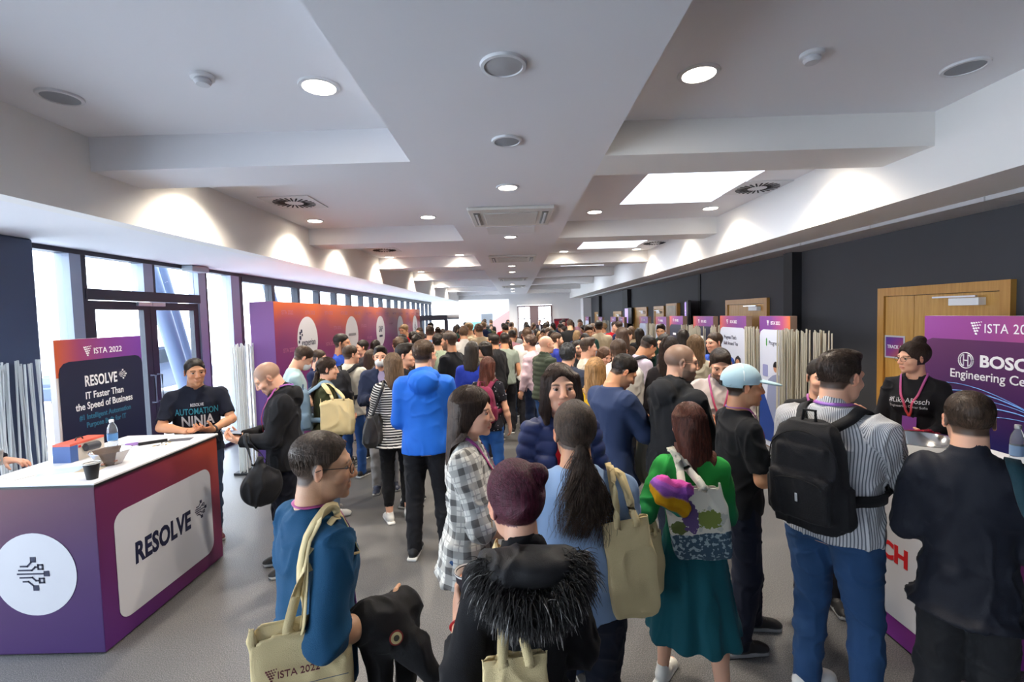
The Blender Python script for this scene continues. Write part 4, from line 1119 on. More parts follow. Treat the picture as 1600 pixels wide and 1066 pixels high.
    if lod < 2:   # keep hair outside the clothed shoulders
        cf = ctx['f']; d = cf.sample(W); off = .030; bad = (d < off) & (V[:, 2] < -.09)
        if bad.any(): W[bad] = cf.snap(W[bad], off, 5)
    ho = np_mesh('hair', W, Q, m, b)
    n = sp.get('locks', 900 if lod == 0 else 0)
    if n:
        rs = np.random.RandomState(seed); z = V[:, 2]
        if st_ in ('short', 'quiff'):
            f.add(ell((0, -.014, .032), (.0745, .094, .084)), .002)
            u_ = rs.normal(size=(n * 2, 3)); u_ /= np.linalg.norm(u_, axis=1, keepdims=True); P0 = np.array((0, -.014, .036)) + u_ * np.array((.080, .099, .086)); P0 = f.snap(P0, .0005, 5)
            hl = np.interp(P0[:, 1], [-.1, -.04, -.015, .02, .045, .058, .075], [-.056, -.052, -.026, .0, .034, .058, .080]); ok = (P0[:, 2] > hl + .002) & ~((np.abs(P0[:, 0]) > .07) & (P0[:, 2] < .028) & (np.abs(P0[:, 1] + .004) < .024)); P0 = P0[ok][:n]; g = f.grad(P0)
        else:
            cand = np.where((z > (-.03 if long_ else -.09)))[0]; pick = rs.choice(cand, min(n, len(cand)), replace=False)
            P0 = V[pick]; g = nr[pick]
        if st_ in ('short', 'quiff'): D = np.stack([P0[:, 0] * 2, .9 * np.clip((P0[:, 2] - .03) / .05, -1, 1), -1.2 * (P0[:, 2] < .06)], -1) + g * .35; steps, stp, gr, off = 4, .0042, .05, .0006
        elif st_ == 'curly': D = g + rs.normal(0, .8, P0.shape); steps, stp, gr, off = 6, .006, .0, .002
        elif st_ in ('pony', 'lowpony', 'bun', 'topbun'):
            tgt = np.array({'pony': (0, -.118, .045), 'lowpony': (0, -.105, -.05), 'bun': (0, -.115, .03), 'topbun': (0, -.055, .13)}[st_]); D = tgt - P0; D /= np.linalg.norm(D, axis=1, keepdims=True); D *= 2; steps, stp, gr, off = 12, .008, .0, .001
        else: D = np.stack([P0[:, 0] * 14, (P0[:, 1] + .02) * 3 - .2, -.3 - 1.0 * (P0[:, 2] < .08)], -1); steps, stp, gr, off = 26, .0135, .35, .0015
        sV, sQ = strands(P0, D, f, steps, stp, (.0016 if long_ else (.0009 if st_ in ('short', 'quiff') else .0013)), 3, off, gr, .12, seed, curl=sp.get('curl', 0))
        np_mesh('hair_locks', hang(sV), sQ, m, b)
        if st_ in ('pony', 'lowpony'):
            c0 = np.array((0, -.155, .02) if st_ == 'pony' else (0, -.118, -.08)); P0 = c0 + rs.normal(0, .017, (n, 3)); D = rs.normal(0, .26, P0.shape) * np.array((1.3, .5, .3)) + np.array((0, -.15, -1))
            P0 = f.snap(P0, .0, 4)
            sV, sQ = strands(P0, D, f, 24, ln / 18, .0015, 3, .001, .34, .3, seed + 1, curl=sp.get('curl', .25), stick=0); np_mesh('hair_locks', hang(sV), sQ, m, b)

# ------------------------------------------------------------------ clothes
def cloth_build(ctx):
    sp = ctx['sp']; S = ctx['S']; U = ctx['U']; lod = ctx['lod']; G = ctx['G']; b = ctx['body']; seed = sp.get('seed', 1); wd = ctx['wd']; sw = ctx['sw']; shz = ctx['shz']; fem = ctx['fem']
    top = sp.get('top', 'tee'); tc_ = sp.get('topmat') or cloth('top_fabric', sp.get('tc', (.1, .1, .1)), sp.get('trough', .85), sp.get('pat'), sp.get('tc2'), period=sp.get('period', .02))
    thick = {'tee': .010, 'long': .012, 'shirt': .016, 'sweater': .018, 'hoodie': .026, 'jacket': .028, 'puffer': .027, 'blazer': .022, 'coat': .034, 'dress': .012, 'vest': .03}[top] * sp.get('loose', 1.0)
    hem = sp.get('hem', {'tee': .86, 'long': .88, 'shirt': .84, 'sweater': .87, 'hoodie': .86, 'jacket': .84, 'puffer': .88, 'blazer': .76, 'coat': .55, 'dress': .45, 'vest': .88}[top])
    slv = sp.get('sleeve', .62 if top == 'tee' else 2.0)   # fraction: 0..1 along the upper arm, 1..2 along the forearm
    if top == 'vest': slv = sp.get('sleeve', 0)
    bot = sp.get('bottom', 'trousers'); step = G['cl']
    arms = ctx['arms']; legs = ctx['legs']
    # trousers first (their waistband goes under the top)
    if bot in ('trousers', 'jeans', 'wide', 'cropped', 'shorts'):
        bm_ = sp.get('botmat') or (cloth('denim', sp.get('bc', srgb('#2e4663')), .8, bump=.5, bs=600) if bot == 'jeans' else cloth('trouser_fabric', sp.get('bc', (.02, .02, .025)), .8))
        lo = np.array((-.30, -.30, 0)); hi = np.array((.30, .34, 1.12 * S)); pts = np.array([l[3] for l in legs] + [l[2] for l in legs]); lo[:2] = pts.min(0)[:2] - .16; hi[:2] = np.maximum(pts.max(0)[:2] + .16, (.2, .2)); lo[:2] = np.minimum(lo[:2], (-.24, -.22)); hi[0] = max(hi[0], .24)
        f = Fld(axis(lo[0], hi[0], step), axis(lo[1], hi[1], step), axis(lo[2] - .02, hi[2], step))
        f.add(ctx['torso'](.004, .86, 1.04), .02)
        k = {'wide': 1.35, 'jeans': 1.05, 'cropped': 1.0, 'trousers': 1.12, 'shorts': 1.3}[bot] * sp.get('legw', 1.0); end = {'cropped': .78, 'shorts': .0}.get(bot, 1.0)
        for side, hip, kn, ank, fa in legs:
            up = cap(hip + np.array((0, -.005, -.01)), kn, .094 * wd * min(k, 1.1), .064 * S * k, tag=side); f.add(up, .035)
            if end > 0:
                f.add(cap(kn, kn + (ank - kn) * .4, .064 * S * k, .061 * S * k, tag=side), .02)
                f.add(cap(kn + (ank - kn) * .4, kn + (ank - kn) * end + np.array((0, 0, -.045 if end == 1 else 0)) * S, .061 * S * k, .047 * S * k * (1.1 if end == 1 else 1), tag=side), .02)
        cutz = {'cropped': .085 * S + (1 - .78) * .4 * S, 'shorts': .50 * S}.get(bot, .045 * S)
        f.half(lambda X, Y, Z: cutz - Z)
        V, Q = f.mesh(); V = smooth_mesh(V, Q, 1, .4)
        uv, tg = puv_of(f.prims, V)
        if lod < 3: V = folds(V, normals(V, Q), .007 if lod < 2 else .009, .085, seed + 11, (1, 1, 1.1))
        np_mesh('jeans' if bot == 'jeans' else 'trousers', V, Q, bm_, b, puv=uv)
        if sp.get('belt') and lod < 2: pass
    # top
    ext = np.array([a['W'] for a in arms] + [a['E'] for a in arms] + [a['S'] for a in arms]); lo = ext.min(0) - .13; hi = ext.max(0) + .13
    lo = np.minimum(lo, (-.30, -.26, 0)); hi = np.maximum(hi, (.30, .26, 0)); lo[2] = min(hem * S, ext[:, 2].min()) - .06; hi[2] = 1.60 * S
    if lean_ := abs(sp.get('lean', 2)) > 8: lo[1] -= .05; hi[1] += .25
    f = Fld(axis(lo[0], hi[0], step), axis(lo[1], hi[1], step), axis(lo[2], hi[2], step))
    low = sp.get('flare', .03 if top in ('dress', 'coat') else .022)
    if top == 'dress':
        T = [(.40, .27, .22, 0, -.01), (.6, .235, .19, 0, -.01), (.85, .19, .14, 0, -.01), (.95, .175, .125, 0, -.008), (1.06, .142, .105, 0, 0), (1.18, .146, .108, 0, .002), (1.30, .166, .12, 0, .006), (1.38, .170, .11, 0, 0), (1.43, .16, .09, 0, -.008), (1.475, .09, .065, 0, -.012)]
        f.add(loft([(r[0] * S, r[1] * wd, r[2] * S, 0, r[4] * S) for r in T], None if abs(sp.get('lean', 2)) < 4 else None, 0), .02)
    elif hem < .84:
        f.add(ctx['torso'](thick, .84, 1.49), .02)
        f.add(loft([(hem * S, (.205 + low + thick) * wd, (.155 + low + thick) * S, 0, -.008 * S), (.84 * S, (.182 + thick) * wd, (.132 + thick) * S, 0, -.008 * S), (1.0 * S, (.15 + thick) * wd, (.105 + thick) * S, 0, 0)]), .03)
    else: f.add(ctx['torso'](thick, hem, 1.49, low=lambda z: low * max(0, (1.15 - z) / .3)), .02)
    if fem and top not in ('coat',):
        for s in (-1, 1): f.add(ell((s * .068 * S, .095 * S, 1.262 * S), (.062 * S, .055 * S, .060 * S), U), .03)
    for s in (-1, 1): f.add(cap(tp(U, (s * .03 * S, -.018 * S, 1.452 * S)), tp(U, (s * (sw - .018), -.012 * S, shz - .002)), (.034 + thick * .75) * S, (.046 + thick * .8) * S), .03)
    for a in arms:
        rs = (.9 if fem else 1.0); t2 = thick * (1.25 if top == 'tee' else 1.0) + (.008 if top in ('shirt', 'long', 'blazer') else 0)
        if a['key'] in sp.get('nosleeve', ()): continue
        E_, W_, S_ = a['E'], a['W'], a['S']
        if slv > 0:
            e = S_ + (E_ - S_) * min(slv, 1)
            p_ = cap(S_, e, (.052 * rs + t2) * S, (.043 * rs + t2 * 1.15) * S, tag=a['s'] * 2, cut=slv <= 1); f.add(p_, .03)
            if slv > 1:
                w_ = E_ + (W_ - E_) * (slv - 1) * .97
                f.add(cap(E_, w_, (.044 * rs + t2) * S, (.030 * rs + (.012 if slv < 1.8 else 0) + t2 * .8) * S, tag=a['s'] * 2, cut=True), .025)
    # neck opening
    nb = tp(U, (0, .0, 1.47 * S)); nu = tp(ctx['HM'], (0, -.02, -.05))
    nr_ = {'hoodie': .070, 'coat': .068, 'jacket': .064, 'puffer': .064}.get(top, .060) * S
    if top in ('shirt', 'jacket', 'puffer', 'coat', 'vest', 'hoodie'):
        f.add(cap(tp(U, (0, -.016 * S, 1.475 * S)), tp(U, (0, -.012 * S, 1.492 * S)), nr_ + .012 * S, nr_ + .008 * S), .012)
    f.add(cap(tp(U, (0, .012 * S, 1.482 * S)), nu + (nu - nb) * .8, nr_ * .92, nr_ * 1.0), .006, 's')
    if sp.get('open'):    # open front showing what is worn beneath
        f.add(loft([(z * S, w * S, .12 * S, 0, .16 * S) for z, w in ((.4, .075), (1.0, .05), (1.3, .045), (1.5, .05))], U), .01, 's')
    if top == 'hoodie' and not sp.get('hoodup'):
        f.add(cap(tp(U, (-.075 * S, -.058 * S, 1.475 * S)), tp(U, (.075 * S, -.058 * S, 1.475 * S)), .047 * S, .047 * S), .02)
        f.add(ell((0, -.118 * S, 1.425 * S), (.118 * S, .060 * S, .095 * S), U), .016)
        f.add(cap(tp(U, (-.078 * S, -.04 * S, 1.48 * S)), tp(U, (-.062 * S, .065 * S, 1.455 * S)), .030 * S, .022 * S), .02); f.add(cap(tp(U, (.078 * S, -.04 * S, 1.48 * S)), tp(U, (.062 * S, .065 * S, 1.455 * S)), .030 * S, .022 * S), .02)
    f.half(lambda X, Y, Z: hem * S - Z - (0.0 if abs(sp.get('lean', 2)) < 8 else .0))
    V, Q = f.mesh(); V = smooth_mesh(V, Q, 1, .4)
    uv, tg = puv_of(f.prims, V); nr = normals(V, Q)
    if top in ('puffer',) and lod < 3:
        V = V + nr * (np.abs(np.sin(uv[:, 1] * PI / sp.get('quilt', .065))) ** .6 * .014 - .007)[:, None]
    amp = {'tee': .011, 'long': .010, 'shirt': .013, 'sweater': .011, 'hoodie': .010, 'jacket': .011, 'blazer': .008, 'coat': .011, 'dress': .009, 'puffer': .004, 'vest': .008}[top] * sp.get('fold', 1)
    if lod < 3: V = folds(V, nr, amp, .10, seed, (1, 1, .8) if top != 'dress' else (1.3, 1.3, .25))
    if top == 'dress': # hanging pleats
        z = V[:, 2]; w = np.clip((.95 * S - z) / .4, 0, 1); ang = np.arctan2(V[:, 0], V[:, 1]); V = V + nr * (np.sin(ang * 9 + 1.3) * .012 * w)[:, None]
    nm = {'tee': 't_shirt', 'long': 'long_sleeved_top', 'shirt': 'shirt', 'sweater': 'sweater', 'hoodie': 'hooded_jacket', 'jacket': 'jacket', 'puffer': 'padded_jacket', 'blazer': 'blazer', 'coat': 'coat', 'dress': 'dress', 'vest': 'waistcoat'}[top]
    ctx['top'] = np_mesh(nm, V, Q, tc_, b, puv=uv); ctx['ft'] = f
    if sp.get('under'):
        fu = Fld(axis(-.28, .28, step), axis(-.2, .26, step), axis(.8 * S, 1.6 * S, step)); fu.add(ctx['torso'](thick * .55, .9, 1.49), .02)
        for s in (-1, 1): fu.add(cap(tp(U, (s * .03 * S, -.018 * S, 1.452 * S)), tp(U, (s * (sw - .03), -.012 * S, shz - .005)), (.034 + thick * .3) * S, .045 * S), .03)
        if fem:
            for s in (-1, 1): fu.add(ell((s * .068 * S, .085 * S, 1.262 * S), (.062 * S, .055 * S, .060 * S), U), .03)
        fu.add(cap(tp(U, (0, .012 * S, 1.495 * S)), nu + (nu - nb) * .8, nr_ * .9, nr_), .006, 's')
        V, Q = fu.mesh(); np_mesh('inner_top', smooth_mesh(V, Q, 1), Q, cloth('top_fabric', sp['under']), b)
    # shoes
    shoe_c = np.array(sp.get('shoe', (.02, .02, .022))); sole_c = np.array(sp.get('sole', (.55, .55, .53)))
    if lod < 3 or ctx['Y'] < 9:
        st2 = {0: .006, 1: .008, 2: .013, 3: .02}[lod]
        for side, hip, kn, ank, fa in legs:
            Mf = frame((ank[0], ank[1], 0), (0, 0, 1), (math.sin(R(fa)), math.cos(R(fa)), 0)) @ np.diag([S * (.9 if fem else 1), S * (.92 if fem else 1.0), S, 1.0])
            ff = Fld(axis(-.075, .075, st2), axis(-.11, .22, st2), axis(-.01, .15, st2))
            ff.add(cap((0, -.035, .05), (0, .02, .055), .040, .042), .02); ff.add(cap((0, .02, .05), (0, .125, .032), .040, .036), .03); ff.add(ell((0, .14, .026), (.043, .055, .032)), .02)
            ff.add(cap((0, -.01, .06), (0, -.012, .105), .040, .038), .02)
            ff.add(rbox((0, .045, .012), (.042, .135, .014), .012), .008)
            ff.add(cap((0, -.012, .10), (0, -.014, .16), .030, .034), .004, 's'); ff.half(lambda X, Y, Z: .001 - Z)
            V, Q = ff.mesh(); V = smooth_mesh(V, Q, 1, .3); cc = np.where((V[:, 2] < .026)[:, None], sole_c, shoe_c)
            lace = (V[:, 1] > .02) & (V[:, 1] < .10) & (np.abs(V[:, 0]) < .018) & (V[:, 2] > .05) & (np.sin(V[:, 1] * 500) > .2)
            cc = np.where(lace[:, None], np.clip(shoe_c * 1.6 + .05, 0, 1), cc)
            Vw = V @ Mf[:3, :3].T + Mf[:3, 3]; so = np_mesh('shoe', Vw, Q, vcol_mat('shoe_leather', .55, 0, .1, 300, .4), b, col=cc)
    # lanyard
    if sp.get('lanyard') and lod < 3:
        f_ = ctx['ft']; pts = []
        zc = 1.17; 
        L_ = [tp(U, (s * x * S, y * S, z * S)) for s, x, y, z in ((1, .0, .14, zc), (1, .03, .13, 1.26), (1, .062, .10, 1.38), (1, .075, .03, 1.475), (1, .055, -.055, 1.505), (0, 0, -.075, 1.50), (-1, .055, -.055, 1.505), (-1, .075, .03, 1.475), (-1, .062, .10, 1.38), (-1, .03, .13, 1.26), (-1, .0, .14, zc))]
        lc = sp['lanyard'] if isinstance(sp['lanyard'], tuple) else srgb('#8d5ab0')
        lm = lanyard_mat(lc)
        lo_ = ribbon(L_, f_, .016 * S, .010, 'lanyard', lm, b, .002, sub=6, snapmask=True)
        bp_ = f_.snap(np.array([tp(U, (0, .15 * S, (zc - .06) * S))]), .008)[0]
        MB().box(-.045, -.002, -.06, .045, .002, .06, 0, Matrix.Translation(bp_) @ Matrix.Rotation(R(4), 4, 'X')).build('name_badge', mat('violet_badge', srgb('#7d3f94'), .5), b)
def lanyard_mat(c):
    key = ('lan', c)
    if key in _mc: return _mc[key]
    m, nt, b = nodes_of('printed_lanyard'); L = nt.links; at = N(nt, 'ShaderNodeAttribute', attribute_name='puv'); sp = N(nt, 'ShaderNodeSeparateXYZ'); L.new(at.outputs['Vector'], sp.inputs[0])
    cr = N(nt, 'ShaderNodeValToRGB'); E_ = cr.color_ramp.elements; E_[0].position = 0; E_[0].color = c4(srgb('#c8452f')); E_[1].position = 1; E_[1].color = c4(srgb('#c8452f')); q = E_.new(.5); q.color = c4(c)
    q = E_.new(.22); q.color = c4(srgb('#a5407c')); q = E_.new(.78); q.color = c4(srgb('#a5407c'))
    L.new(sp.outputs['Y'], cr.inputs[0]); L.new(cr.outputs[0], b.inputs['Base Color']); b.inputs['Roughness'].default_value = .5
    _mc[key] = m; return m
# ------------------------------------------------------------------ printed panels and counters
def grad(name, vec, lo, hi, stops, rough=.45, blotch=None):
    """print that runs along a direction of the object itself"""
    m, nt, b = nodes_of(name); L = nt.links; tc = N(nt, 'ShaderNodeTexCoord')
    d = N(nt, 'ShaderNodeVectorMath', operation='DOT_PRODUCT'); d.inputs[1].default_value = vec; L.new(tc.outputs['Object'], d.inputs[0])
    mr = N(nt, 'ShaderNodeMapRange', i_1=lo, i_2=hi); L.new(d.outputs['Value'], mr.inputs[0])
    f = mr.outputs[0]
    if blotch:
        n = N(nt, 'ShaderNodeTexNoise', i_Scale=blotch[0], i_Detail=1.0); L.new(tc.outputs['Object'], n.inputs['Vector'])
        a = N(nt, 'ShaderNodeMath', operation='MULTIPLY_ADD', i_1=blotch[1], i_2=-blotch[1] / 2); L.new(n.outputs['Fac'], a.inputs[0])
        s = N(nt, 'ShaderNodeMath', operation='ADD'); L.new(a.outputs[0], s.inputs[0]); L.new(f, s.inputs[1]); f = s.outputs[0]
    cr = N(nt, 'ShaderNodeValToRGB'); E_ = cr.color_ramp.elements
    E_[0].position = stops[0][0]; E_[0].color = c4(srgb(stops[0][1])); E_[1].position = stops[-1][0]; E_[1].color = c4(srgb(stops[-1][1]))
    for p, c in stops[1:-1]: E_.new(p).color = c4(srgb(c))
    L.new(f, cr.inputs[0]); L.new(cr.outputs[0], b.inputs['Base Color']); b.inputs['Roughness'].default_value = rough; b.inputs['Specular IOR Level'].default_value = .35
    return m
PUR = [(0, '#56256c'), (.35, '#612653'), (.62, '#702a44'), (1, '#a8441f')]
M_wtop = mat('white_laminate', srgb('#e6e6ea'), .35)
M_blk = mat('black_edge', srgb('#17171a'), .5)
M_wprint = mat('white_print', srgb('#c6c6cc'), .5); M_navyprint = mat('navy_print', srgb('#191d38'), .45); M_ink = mat('dark_navy_ink', srgb('#14183a'), .5)
M_wtext = mat('white_ink', srgb('#f0f0f4'), .5); M_teal = mat('teal_ink', srgb('#2f6f8d'), .5); M_redink = mat('red_ink', srgb('#c41f25'), .5); M_greyink = mat('grey_ink', srgb('#7d7f86'), .5)
def plate(name, poly, m, parent, M, t=.002, z=0.0):
    return MB().prism(poly, z, z + t, M).build(name, m, parent)
def dots_logo(parent, M, s, m, name='logo_mark'):
    mb = MB()
    for r in range(5):
        for c in range(5 - r // 1):
            a = s * (.10 - .012 * c)
            x = -s * .5 + c * s * .22 + r * s * .10; y = s * .45 - r * s * .24 + c * s * .03
            mb.prism([(x - a, y - a * .6), (x + a, y - a), (x + a, y + a * .6), (x - a, y + a)], 0, .001)
    me_M = M; bmesh.ops.transform(mb.bm, matrix=me_M, verts=mb.bm.verts[:]); return mb.build(name, m, parent)
def circuit_logo(parent, M, s, m, name='circuit_mark'):
    mb = MB(); w = s * .028
    def ln(pts):
        for (x0, y0), (x1, y1) in zip(pts, pts[1:]):
            d = Vector((x1 - x0, y1 - y0)); n = Vector((-d.y, d.x)).normalized() * w; e = d.normalized() * w
            mb.prism([(x0 * s + n.x - e.x * 1, y0 * s + n.y - e.y), (x0 * s - n.x - e.x, y0 * s - n.y - e.y), (x1 * s - n.x + e.x, y1 * s - n.y + e.y), (x1 * s + n.x + e.x, y1 * s + n.y + e.y)], 0, .001)
    def sq(x, y, hollow=False):
        a = .075
        if hollow: ln([(x - a, y - a), (x + a, y - a)]); ln([(x + a, y - a), (x + a, y + a)]); ln([(x + a, y + a), (x - a, y + a)]); ln([(x - a, y + a), (x - a, y - a)])
        else: mb.prism([((x - a * 1.3) * s, (y - a * 1.3) * s), ((x + a * 1.3) * s, (y - a * 1.3) * s), ((x + a * 1.3) * s, (y + a * 1.3) * s), ((x - a * 1.3) * s, (y + a * 1.3) * s)], 0, .001)
    ln([(-.5, 0), (.42, 0)]); sq(.5, 0)
    ln([(-.45, .13), (0, .13), (.12, .24), (.2, .24)]); sq(.30, .24, True); ln([(-.38, .27), (-.15, .27), (0, .42)]); sq(.06, .5)
    ln([(-.42, -.13), (0, -.13), (.12, -.24), (.22, -.24)]); sq(.32, -.24, True); ln([(-.32, -.27), (-.15, -.27), (.02, -.42)]); sq(.1, -.5)
    bmesh.ops.transform(mb.bm, matrix=M, verts=mb.bm.verts[:]); return mb.build(name, m, parent)
T3 = Matrix.Translation
# --- left counter
def counter(x0, x1, y0, y1, face, lab, mat_side, mat_end):
    t = thing('promotional_counter', ((x0 + x1) / 2, (y0 + y1) / 2, 0), 0, lab, 'counter'); hx, hy = (x1 - x0) / 2, (y1 - y0) / 2
    b = MB().box(-hx, -hy, .01, hx, hy, 1.04, .004).build('counter_body', mat_side, t)
    b.data.materials.append(mat_end)
    for p in b.data.polygons:
        if abs(p.normal.y) > .7: p.material_index = 1
    MB().box(-hx - .012, -hy - .012, 1.04, hx + .012, hy + .012, 1.052).build('worktop_edge', M_blk, t)
    MB().box(-hx - .01, -hy - .01, 1.052, hx + .01, hy + .01, 1.066, .003).build('worktop', M_wtop, t)
    return t, hx, hy
m_side = grad('counter_side_print', (0, .75, .95), -.3, 1.45, PUR); m_end = grad('counter_end_print', (-.35, 0, 1), .0, 1.15, [(0, '#3c2158'), (.45, '#432453'), (.8, '#50203c'), (1, '#60242e')])
rc, hx, hy = counter(-3.30, -2.55, 2.76, 3.92, 0, 'purple and orange promotional counter reading RESOLVE, at the left', m_side, m_end)
FM = face_to((hx + .001, 0, .5), 0)
plate('side_panel', rrect(.93, .70, .085), M_wprint, rc, FM @ T3((.0, -.03, 0)))
text('lettering', 'RESOLVE', .19, M_ink, rc, FM @ T3((-.06, -.015, .003)), bold=.007, sx=.68, spacing=1.05, shear=.05)
circuit_logo(rc, FM @ T3((.325, .02, .003)), .12, M_ink)
FE = face_to((0, -hy - .001, .5), -90)
plate('round_panel', circ(.255), M_wprint, rc, FE @ T3((-.02, .01, 0)))
circuit_logo(rc, FE @ T3((-.035, .015, .003)), .175, M_ink)
# --- right counter
m_side2 = grad('counter_side_print_right', (0, -.55, 1.0), -.1, 1.5, [(0, '#6a2a86'), (.3, '#7d2f7e'), (.55, '#96385e'), (1, '#b8492c')]); m_end2 = grad('counter_end_print_right', (.2, 0, 1), 0, 1.2, [(0, '#84358c'), (.5, '#8c3a74'), (1, '#b04a3c')])
bc, bx, by = counter(2.20, 2.98, 2.45, 3.42, 180, 'red and purple promotional counter reading BOSCH, at the right', m_side2, m_end2)
FB = face_to((-bx - .001, 0, .5), 180)
plate('side_panel', rrect(.86, .74, .10), M_wprint, bc, FB @ T3((.03, .015, 0)))
text('lettering', 'BOSCH', .142, M_redink, bc, FB @ T3((.085, .03, .003)), bold=.006, sx=1.0)
# --- big printed panels
def board(name, X, Y0, Y1, az, z, lab, edge, depth=.05):
    w = abs(Y1 - Y0); t = thing(name, (X, (Y0 + Y1) / 2, 0), 0, lab, 'banner'); s = 1 if az == 0 else -1
    MB().box(-depth if s > 0 else 0, -w / 2, .0, 0 if s > 0 else depth, w / 2, z, .003).build('board', edge, t)
    return t, w, face_to((s * .001, 0, 0), az)
M_edge = mat('pale_board_edge', srgb('#d9d4d2'), .6); M_edgeb = mat('brown_board_edge', srgb('#8a7263'), .6)
m_head = lambda n, flip=1, w=.85: grad(n, (0, flip, 0), -w / 2, w / 2, [(0, '#c35c35'), (.25, '#92406a'), (.55, '#7c3a84'), (1, '#6d3a94')])
t, w, F_ = board('resolve_style_banner'.replace('resolve_style_', 'exhibition_'), -3.60, 3.64, 4.49, 0, 1.90, 'navy RESOLVE banner with an orange and purple header, behind the left counter', M_edge)
plate('header_print', [(-w / 2, 1.60), (w / 2, 1.60), (w / 2, 1.90), (-w / 2, 1.90)], m_head('left_header', 1), t, F_)
pl = [(-w / 2 + .0, .02), (w / 2, .02), (w / 2, 1.66)] + [(w / 2 - .08 + .08 * math.cos(R(a)), 1.64 + .08 * math.sin(R(a))) for a in (0, 30, 60, 90)] + [(-w / 2 + .02 + .09 - .09 * math.cos(R(90 - a)), 1.63 + .09 * math.sin(R(90 - a))) for a in (0, 30, 60, 90)] + [(-w / 2 + .02, .02)]
plate('navy_print', pl, grad('navy_banner_print', (0, .4, -1), -1.7, .2, [(0, '#20233c'), (.6, '#191b3e'), (1, '#3a2460')]), t, F_, z=.002)
dots_logo(t, F_ @ T3((-.135, 1.795, .003)), .07, M_wtext)
text('lettering', 'ISTA 2022', .072, M_wtext, t, F_ @ T3((.06, 1.79, .003)), sx=.95)
text('lettering', 'RESOLVE', .125, M_wtext, t, F_ @ T3((-.03, 1.54, .005)), bold=.003, sx=.62, spacing=1.05)
circuit_logo(t, F_ @ T3((.19, 1.56, .005)), .075, M_wtext)
text('lettering', 'IT Faster Than', .083, M_wtext, t, F_ @ T3((0, 1.42, .005)), bold=.001, sx=.78)
text('lettering', 'the Speed of Business', .083, M_wtext, t, F_ @ T3((0, 1.335, .005)), bold=.001, sx=.78)
text('lettering', '#1 Intelligent Automation', .062, M_teal, t, F_ @ T3((0, 1.245, .005)), bold=.001, sx=.8)
text('lettering', 'Purpose Built for IT', .062, M_teal, t, F_ @ T3((0, 1.175, .005)), bold=.001, sx=.8)
# right big panel
t, w, F_ = board('exhibition_banner', 3.60, 2.75, 4.15, 180, 1.89, 'large purple BOSCH banner with a pink header, behind the right counter', mat('white_board_edge', srgb('#cfcad2'), .6))
plate('header_print', [(-w / 2, 1.55), (w / 2, 1.55), (w / 2, 1.89), (-w / 2, 1.89)], grad('right_header', (0, -1, .2), -.7, 1.0, [(0, '#8a4496'), (.5, '#8c3f88'), (1, '#b2507a')]), t, F_)
plate('purple_print', [(-w / 2 + .01, .02), (w / 2, .02), (w / 2, 1.70), (-w / 2 + .08, 1.70), (-w / 2 + .03, 1.68), (-w / 2 + .01, 1.64)], grad('purple_banner_print', (0, .1, 1), .5, 1.7, [(0, '#1b2a7a'), (.3, '#2a2466'), (.55, '#47275f'), (1, '#592b58')], blotch=(1.6, .3)), t, F_, z=.002)
dots_logo(t, F_ @ T3((-w / 2 + .47, 1.795, .003)), .085, M_wtext)
text('lettering', 'ISTA 2022', .10, M_wtext, t, F_ @ T3((-w / 2 + .72, 1.79, .003)), sx=.85, spacing=1.1)
text('lettering', 'BOSCH', .125, M_wtext, t, F_ @ T3((-w / 2 + .72, 1.535, .005)), bold=.004, sx=1.1)
text('lettering', 'Engineering Center', .098, M_wtext, t, F_ @ T3((-w / 2 + .62, 1.42, .005)), bold=.0007, sx=.97)
mb = MB(); cM = F_ @ T3((-w / 2 + .385, 1.535, .005)); mb.tube([cM @ Vector((.062 * math.cos(a), .062 * math.sin(a), 0)) for a in np.linspace(0, 2 * PI, 36)[:-1]], .004, 6, closed=True)
for sx_ in (-1, 1):
    mb.tube([cM @ Vector((sx_ * x, y, 0)) for x, y in ((.018, .048), (.018, -.048))], .004, 6); mb.tube([cM @ Vector((sx_ * (.018 + .028 * math.sin(a)), .044 * math.cos(a), 0)) for a in np.linspace(0, PI, 12)], .004, 6)
mb.tube([cM @ Vector((-.018, 0, 0)), cM @ Vector((.018, 0, 0))], .005, 6); mb.build('emblem', M_wtext, t, smooth=True)
mb = MB()
for k in range(5):
    a = [F_ @ Vector((-w / 2 + .15 + .9 * u, .98 + .05 * k + .16 * math.sin(2.2 * u + .3 * k), .006)) for u in np.linspace(0, 1, 18)]; mb.tube(a, .003 + .002 * (k % 2), 5)
mb.build('light_streak_print', mat('blue_streak_print', srgb('#4a8be0'), .4), t)
# --- booth panels along the dark wall
def booth(Y0, Y1, style, lab, z=1.88):
    t, w, F_ = board('exhibition_banner', 3.60, Y0, Y1, 180, z, lab, M_edgeb, .09)
    k = w / .85
    plate('header_print', [(-w / 2, z - .24), (w / 2, z - .24), (w / 2, z), (-w / 2, z)], grad('booth_header', (0, -1, 0), -w / 2, w / 2, [(0, '#c2543a') if style != 1 else (0, '#6f3585'), (.3, '#8f3a76') if style != 1 else (.4, '#6f3585'), (.7, '#6f3585') if style != 1 else (.75, '#a8457a'), (1, '#7a3a86') if style != 1 else (1, '#d0703a')]), t, F_)
    fm = M_navyprint if style == 2 else mat('pale_blue_print', srgb('#ccd3e6'), .5)
    ww = w - .02; top = z - .19
    plate('field_print', [(-ww / 2, .02), (ww / 2, .02), (ww / 2, top - .1), (ww / 2 - .03, top - .03), (ww / 2 - .1, top), (-ww / 2 + .1, top), (-ww / 2 + .03, top - .03), (-ww / 2, top - .1)], fm, t, F_, z=.002)
    dots_logo(t, F_ @ T3((-.16 * k, z - .095, .003)), .06, M_wtext); text('lettering', 'ISTA 2022', .07, M_wtext, t, F_ @ T3((.04 * k, z - .10, .003)), sx=.8)
    return t, w, F_, z
